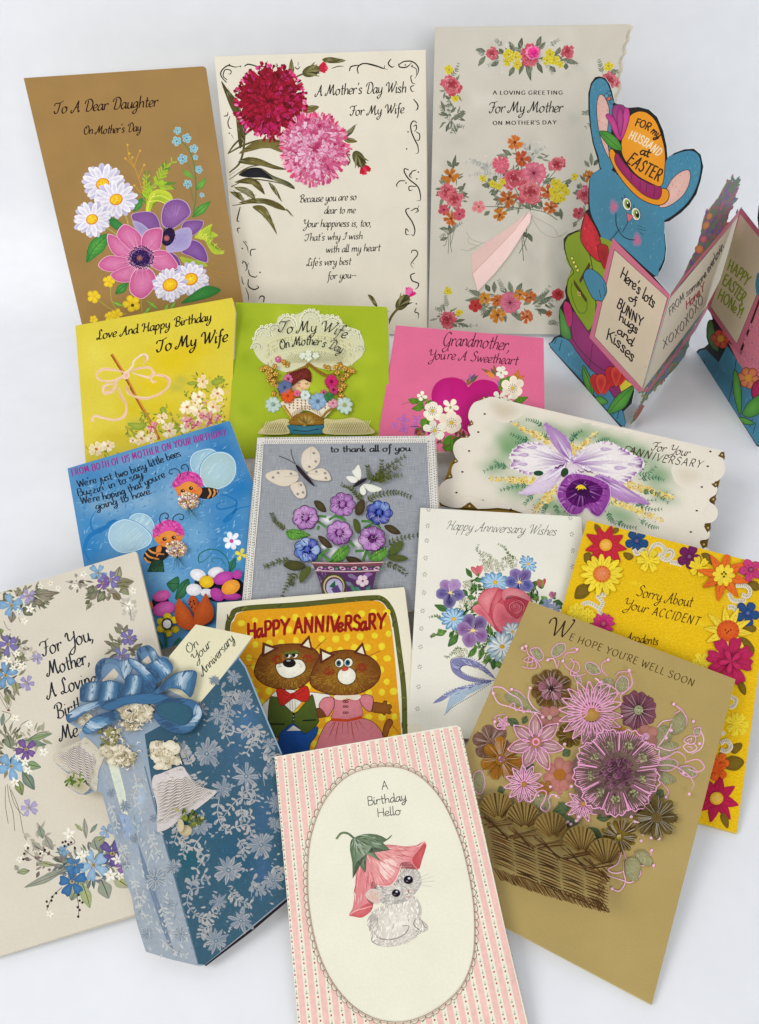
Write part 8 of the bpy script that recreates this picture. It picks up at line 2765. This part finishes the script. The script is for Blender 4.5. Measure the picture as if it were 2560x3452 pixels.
ruffle(210, 680, 70, 80, 12)
ruffle(400, 880, 130, 90, 24)
ruffle(360, 780, 60, 50, 8)
ruffle(670, 890, 110, 100, 22)
ruffle(490, 640, 130, 90, 24)
ruffle(480, 720, 80, 50, 10)
ruffle(440, 930, 70, 50, 8)
part('bow_leaf', kind='stuff')
for k in range(26):
    petal(R.uniform(290, 380), R.uniform(740, 830), R.uniform(20, 50), 14, R.uniform(0, 360), R.choice(['6c6c34', '84844c', '545c28', '8c8458']), None, 'round')
for k in range(8):
    petal(R.uniform(735, 770), R.uniform(590, 700), R.uniform(20, 40), 10, R.uniform(50, 100), R.choice(['2c5c4c', '3c6c54']), None, 'point')
# the bow: curled loops of blue ribbon
RB, RD, RL = '3c6e92', '1c4468', 'b4c6d0'


def loop(s, c=RB, hi=None, hw=20, dk=None, name='bow_loop'):
    part(name, SATIN)
    o = np.array(P(s), float)
    pg(s, mixc(c, RD, .6), c, sm=5, dome=8e-5)
    q = spline(o, True, 4)
    ref = spline(P(hi), False, 8) if hi else None
    drk = spline(P(dk), False, 8) if dk else None
    ln = q.tolist()
    x0, y0 = q.min(0)
    x1, y1 = q.max(0)
    size = max(x1 - x0, y1 - y0)
    main = np.linalg.svd(q - q.mean(0))[2][0]
    for k in range(420):
        p = np.array([R.uniform(x0, x1), R.uniform(y0, y1)])
        if not inpoly(p[0], p[1], ln):
            continue
        d = main
        t = .62
        if ref is not None:
            dd = np.linalg.norm(ref - p, axis=1)
            i = min(int(dd.argmin()), len(ref) - 2)
            d = ref[i + 1] - ref[i]
            d = d / max(np.linalg.norm(d), 1e-6)
            t = min(dd.min() / (size * .26), 1.3)
        if drk is not None:
            t = max(t, 1.25 - np.linalg.norm(drk - p, axis=1).min() / (size * .12))
        col = mixc(RL, c, min(t * 1.6, 1)) if t < .62 else mixc(c, RD, min((t - .62) * 1.6, 1))
        e0, e1 = p - d * size * .07, p + d * size * .09
        if inpoly(e0[0], e0[1], ln) and inpoly(e1[0], e1[1], ln):
            st([e0, p, e1], size * .035, lin(col) * R.uniform(.92, 1.08), taper=(.4, .4), sm=0)
    st(o, 3, mixc(c, RD, .75), closed=True)


part('bow_loop_hollow', PAPER)
pg("280,380 310,345 350,340 390,370 380,430 330,455 290,450", 'c2b8a8', sm=4)
pg("510,300 550,265 585,280 590,340 540,345", 'c2b8a8', sm=4)
for s, c, hi, dk in (("252,370 290,322 350,316 410,330 440,322 480,335 470,390 440,450 420,440 400,380 370,350 330,345 300,360 285,400 290,450 262,450", '6888a4', "440,345 430,400 425,440", "290,340 262,380 262,440"),
                     ("500,270 560,240 600,262 625,300 640,330 610,370 590,330 570,285 540,270 515,300 530,330 510,330", '5c80a0', "600,290 610,330", None),
                     ("165,490 210,462 300,460 280,520 275,570 210,575 165,570 160,530", '4c7494', "240,480 230,530 225,570", "180,490 170,540"),
                     ("90,670 150,620 280,580 380,570 480,560 380,590 260,620 190,660 130,700 100,708", '3c6c94', "130,650 200,620", None),
                     ("275,560 300,475 360,460 430,490 440,530 430,560 350,575 290,590", RB, "350,480 345,520 335,570", "300,490 285,560"),
                     ("430,520 450,430 530,430 560,450 555,520 530,560 480,550 420,560", RB, "500,445 490,500 470,545", "545,460 535,530"),
                     ("455,350 480,330 580,400 620,470 600,530 560,540 545,450 500,400", '346c98', "500,345 550,390 570,410", "600,440 600,500"),
                     ("560,380 640,330 680,330 718,370 715,410 680,440 640,470 620,470 590,420", '4478a0', "630,350 670,390 690,420", "600,410 620,450"),
                     ("185,745 230,690 290,660 380,640 400,680 360,710 300,740 230,775 200,775", '4c80a4', "220,720 270,740 300,735", "330,670 350,700"),
                     ("570,560 640,500 720,430 790,405 850,405 862,440 830,560 780,520 700,510 620,550", RB, "790,420 770,460 760,500", "660,500 720,470"),
                     ("590,590 700,570 800,570 860,590 895,640 880,700 830,760 770,775 700,760 640,720 600,660 640,680 700,700 780,730 830,690 840,640 800,610 700,590", '3c7098', "880,620 860,680 810,690", "640,700 720,750 780,765"),
                     ("300,620 400,570 520,545 600,540 700,560 620,600 540,600 450,600 360,640", '2c6088', None, None), ("700,590 800,610 835,650 825,700 780,725 700,700 640,670 620,620", '1c5468', None, None)):
    loop(s, c, hi, 18, dk)
flush()
# ------------------------------------------------------------------ kitten card
use(hello)
part('pink_stripes')
# stripes run from the top edge to the bottom edge of the card
tl_, tr_, bl_, br_ = np.array([48, 240.]), np.array([1190, 45.]), np.array([245, 2480.]), np.array([1690, 2190.])
NS = 20


def cardpt(u, v):
    return (tl_ * (1 - u) + tr_ * u) * (1 - v) + (bl_ * (1 - u) + br_ * u) * v


def persp(v):
    return v / (v + (1 - v) * 1.27)


for i in range(NS):
    u0, u1 = (i + .26) / NS, (i + .80) / NS
    for j in range(14):
        v0, v1 = persp(j / 14 * .995 + .003), persp((j + 1) / 14 * .995 + .003)
        q = [cardpt(u0, v0), cardpt(u1, v0), cardpt(u1, v1), cardpt(u0, v1)]
        put(q, [(0, 1, 2, 3)], lin('e5bab0') * (1 + .02 * math.sin(i * 3 + j)), 3e-6)
part('rosebud_stripe_pattern', kind='stuff')
for i in range(NS + 1):
    u = (i + .03) / NS + (.004 if i == 0 else 0)
    for j in range(34):
        v = persp(min((j + .4 * (i % 3) / 3) / 34 + .012, .99))
        x, y = cardpt(u, v)
        k = .85 + .35 * v
        put([(x - 4 * k, y - 5 * k), (x + 4 * k, y - 5 * k), (x + 5 * k, y + 3 * k), (x, y + 7 * k), (x - 5 * k, y + 3 * k)], [(0, 1, 2, 3, 4)], lin(R.choice(['b03c40', 'a84444', '9c3438'])), 6e-6)
        x2, y2 = cardpt(u, persp(min((j + .5 + .4 * (i % 3) / 3) / 34 + .012, .995)))
        put([(x2 - 1.3, y2 - 10), (x2 + 1.3, y2 - 10), (x2 + 1.3, y2 + 16 * k), (x2 - 1.3, y2 + 16 * k)], [(0, 1, 2, 3)], lin('84907c'), 6e-6)
        put([(x2, y2 + 16 * k), (x2 - 7 * k, y2 + 5 * k), (x2 - 5 * k, y2 + 12 * k), (x2 + 5 * k, y2 + 12 * k), (x2 + 7 * k, y2 + 5 * k)], [(0, 1, 2, 3, 4)], lin('7c8c74'), 6.5e-6)
CUR.plane.grid = np.full((420, 420), 9e-6)
OV = "640,312 740,303 850,318 960,375 1060,480 1130,600 1200,770 1245,950 1278,1150 1285,1350 1270,1500 1215,1640 1130,1740 1000,1830 850,1880 700,1870 570,1810 470,1720 380,1590 310,1420 265,1200 252,1000 262,800 300,640 360,510 450,400 540,340"
part('oval_panel', PAPER)
pg(OV, 'e2dfcb', sm=6)
part('lace_scallop_edge', kind='stuff')
q = spline(P(OV), True, 12)
seg = np.concatenate([[0], np.cumsum(np.linalg.norm(np.diff(np.concatenate([q, q[:1]]), axis=0), axis=1))])
N_ = 88
for k in range(N_):
    s0, s1 = seg[-1] * k / N_, seg[-1] * (k + 1) / N_
    qq = np.concatenate([q, q[:1]])
    a = np.array([np.interp(s0, seg, qq[:, 0]), np.interp(s0, seg, qq[:, 1])])
    b = np.array([np.interp(s1, seg, qq[:, 0]), np.interp(s1, seg, qq[:, 1])])
    m = (a + b) / 2
    n_ = m - np.array([770, 1080])
    n_ /= np.linalg.norm(n_)
    d = np.linalg.norm(b - a)
    pts = [a + n_ * 2, a + n_ * d * .38 + (m - a) * .2, m + n_ * d * .55, b + n_ * d * .38 + (m - b) * .2, b + n_ * 2]
    pg(np.array(pts), 'dcd4bc', sm=3)
    st(pts, 3, '5c504c', sm=4)
st(OV, 2.6, '8c5450', closed=True, sm=8)
o = np.array(P(OV), float)
st(o.mean(0) + (o - o.mean(0)) * 1.012, 2.2, 'a86c68', closed=True, sm=8)
for s, b in (("A", "708,445 750,440"), ("Birthday", "620,542 740,527 865,510"), ("Hello", "680,615 760,605 830,598")):
    part('lettering')
    tx(s, b, 52, 4.6, '2c2c2c', font='print', sl=.03, pen=None)
# kitten
part('printed_kitten_body')
pg("640,1215 620,1270 650,1340 660,1390 720,1415 800,1412 880,1385 940,1340 985,1320 1000,1300 985,1270 955,1245 958,1180 930,1120 880,1100 760,1150 680,1180", 'b8b0a6', 'e4dfd2', sm=5)
fur("635,1210 625,1270 655,1345 665,1392 730,1412 800,1410 890,1380 950,1335 990,1310 990,1275 950,1240 950,1170 920,1110 860,1100 760,1150 690,1175", 420, 30, 8, ['ece8dc', 'e2dccf', 'd8d0c4', 'f0ece2', 'dcd6ca', 'cfc8bd'], ang=100, spread=35)
fur("640,1220 630,1270 650,1340 690,1300 680,1230", 50, 30, 6, ['a8a29c', 'b8b2aa', 'b0a8a0'], ang=100, spread=30)
st("665,1330 700,1365 780,1370 850,1340 880,1290 840,1285", 6, '8c8480', taper=(.4, .3))
st("655,1340 650,1380 690,1410", 5, '8c8480', taper=(.4, .3))
fur("660,1350 700,1375 780,1378 860,1345 890,1300 950,1330 880,1385 800,1412 720,1412 670,1390", 110, 24, 7, ['e4dfd4', 'd4ccc2', 'c0b8b0', 'dcd4ca'], ang=150, spread=30)
for s in ("920,1240 910,1280 940,1310 960,1325", "960,1250 975,1290 990,1300", "920,1320 950,1325", "835,1290 870,1285"):
    st(s, 4, '5c5450', taper=(.5, .3))
part('printed_kitten_head')
pg("640,1060 700,1045 760,1030 830,960 880,925 930,940 955,990 950,1040 915,1090 870,1130 800,1150 720,1150 690,1120 660,1090", 'b4aea6', 'd0cac0', sm=5)
fur("645,1065 700,1048 780,1030 840,955 890,930 935,945 955,1000 945,1045 910,1095 860,1130 780,1155 710,1145 670,1100", 420, 24, 7, ['c8c2ba', 'd8d2c8', 'aca6a0', 'bcb6ae', 'e0dcd4', 'a09a96'], cen=(850, 1050), spread=25)
fur("690,1050 830,1020 860,930 700,1010", 60, 26, 4, ['7c7674', '94908c', '6c6666'], ang=60)
for x, y, r in ((800, 1085, 24), (876, 1002, 27)):
    part('printed_kitten_eye')
    el(x, y, r + 3, r, '3c3438')
    el(x, y, r, r - 3, '1c141c', '0c080c')
    el(x + 4, y - 9, r * .3, r * .25, 'c8ccd4')
    el(x - 8, y + 8, r * .3, r * .18, '6c5c6c')
part('printed_kitten_muzzle')
wash(875, 1085, 36, 26, 'e0d8cc', 'c0b8ae', -20)
pg("868,1066 885,1060 882,1076 874,1078", 'b87c78', sm=0)
st("878,1076 872,1092 858,1096", 3.5, '5c4444')
st("878,1076 890,1088 896,1080", 3.5, '5c4444')
st("862,1104 880,1108 890,1100", 4, 'b87c78')
for s in ("930,1000 1000,965", "930,1010 1030,980", "935,1020 1040,1010", "935,1030 1020,1045"):
    st(s, 1.6, 'b0a8a0')
part('printed_flower_hat')
pg("548,900 600,830 680,790 760,785 850,795 930,790 970,765 988,785 975,830 950,880 935,940 900,905 880,890 850,900 835,920 800,1000 770,1025 740,1045 700,1040 650,1020 640,1060 620,1120 640,1150 655,1170 640,1200 590,1235 540,1230 508,1220 530,1180 545,1080 550,980", 'd07a7c', 'dc9698', sm=4, cen=(700, 920))
pg("640,830 760,790 850,800 930,790 900,840 880,885 830,900 800,990 760,1020 700,1030 640,1000 640,920", 'd88c8c', 'e0a4a0', sm=4)
pg("700,900 760,870 800,900 790,960 750,1000 710,980", 'e8c0b8', 'ecd0c8', sm=4)
fur("560,900 700,800 920,800 880,885 830,905 790,1000 700,1035 600,1100 545,1200", 110, 70, 5, ['c0585c', 'e0a09c', 'd47c7c', 'ecc0b8', 'c8666a'], cen=(600, 790), spread=6)
pg("508,1220 560,1190 620,1150 655,1165 640,1200 590,1235 540,1230", 'c4585c', 'd06c70', sm=4)
pg("900,880 940,820 975,780 985,800 960,880 940,935", 'b8484c', 'c45c60', sm=4)
st("925,800 950,790 975,765 988,785", 7, 'e8b8b0', taper=(.4, .4))
st("510,1220 560,1190 600,1180 650,1165", 6, 'e8b4ac', taper=(.4, .4))
st("700,1038 760,1040 800,1000 835,910", 7, 'ecc8c0', taper=(.4, .4))
HAT = anchor()
part('printed_kitten_ear')
pg("612,1090 640,1060 690,1065 705,1110 690,1150 650,1140 620,1115", 'd0c4b8', 'd8a898', sm=4)
fur("612,1090 640,1060 690,1065 705,1110 690,1150 650,1140", 60, 20, 3, ['b8aca4', 'e0d8cc', 'd8b8a8'], ang=60)
part('printed_sepals', par=HAT)
pg("535,745 600,720 680,722 740,750 720,775 765,818 700,810 650,800 670,840 705,890 640,850 610,850 600,890 612,960 580,920 560,890 545,930 532,995 530,900 515,820 518,770", '54684c', '8c9c84', sm=2)
fur("530,760 600,725 700,740 690,790 640,800 600,840 540,860 520,800", 90, 44, 5, ['6c805c', '94a48c', '44583c', 'a8b4a0'], cen=(540, 740), spread=8)
st("540,745 500,715 460,715 430,750", 13, '54684c', '74845c')
st("725,765 755,745 775,725", 7, '4c5c3c', taper=(1, .4))
flush()
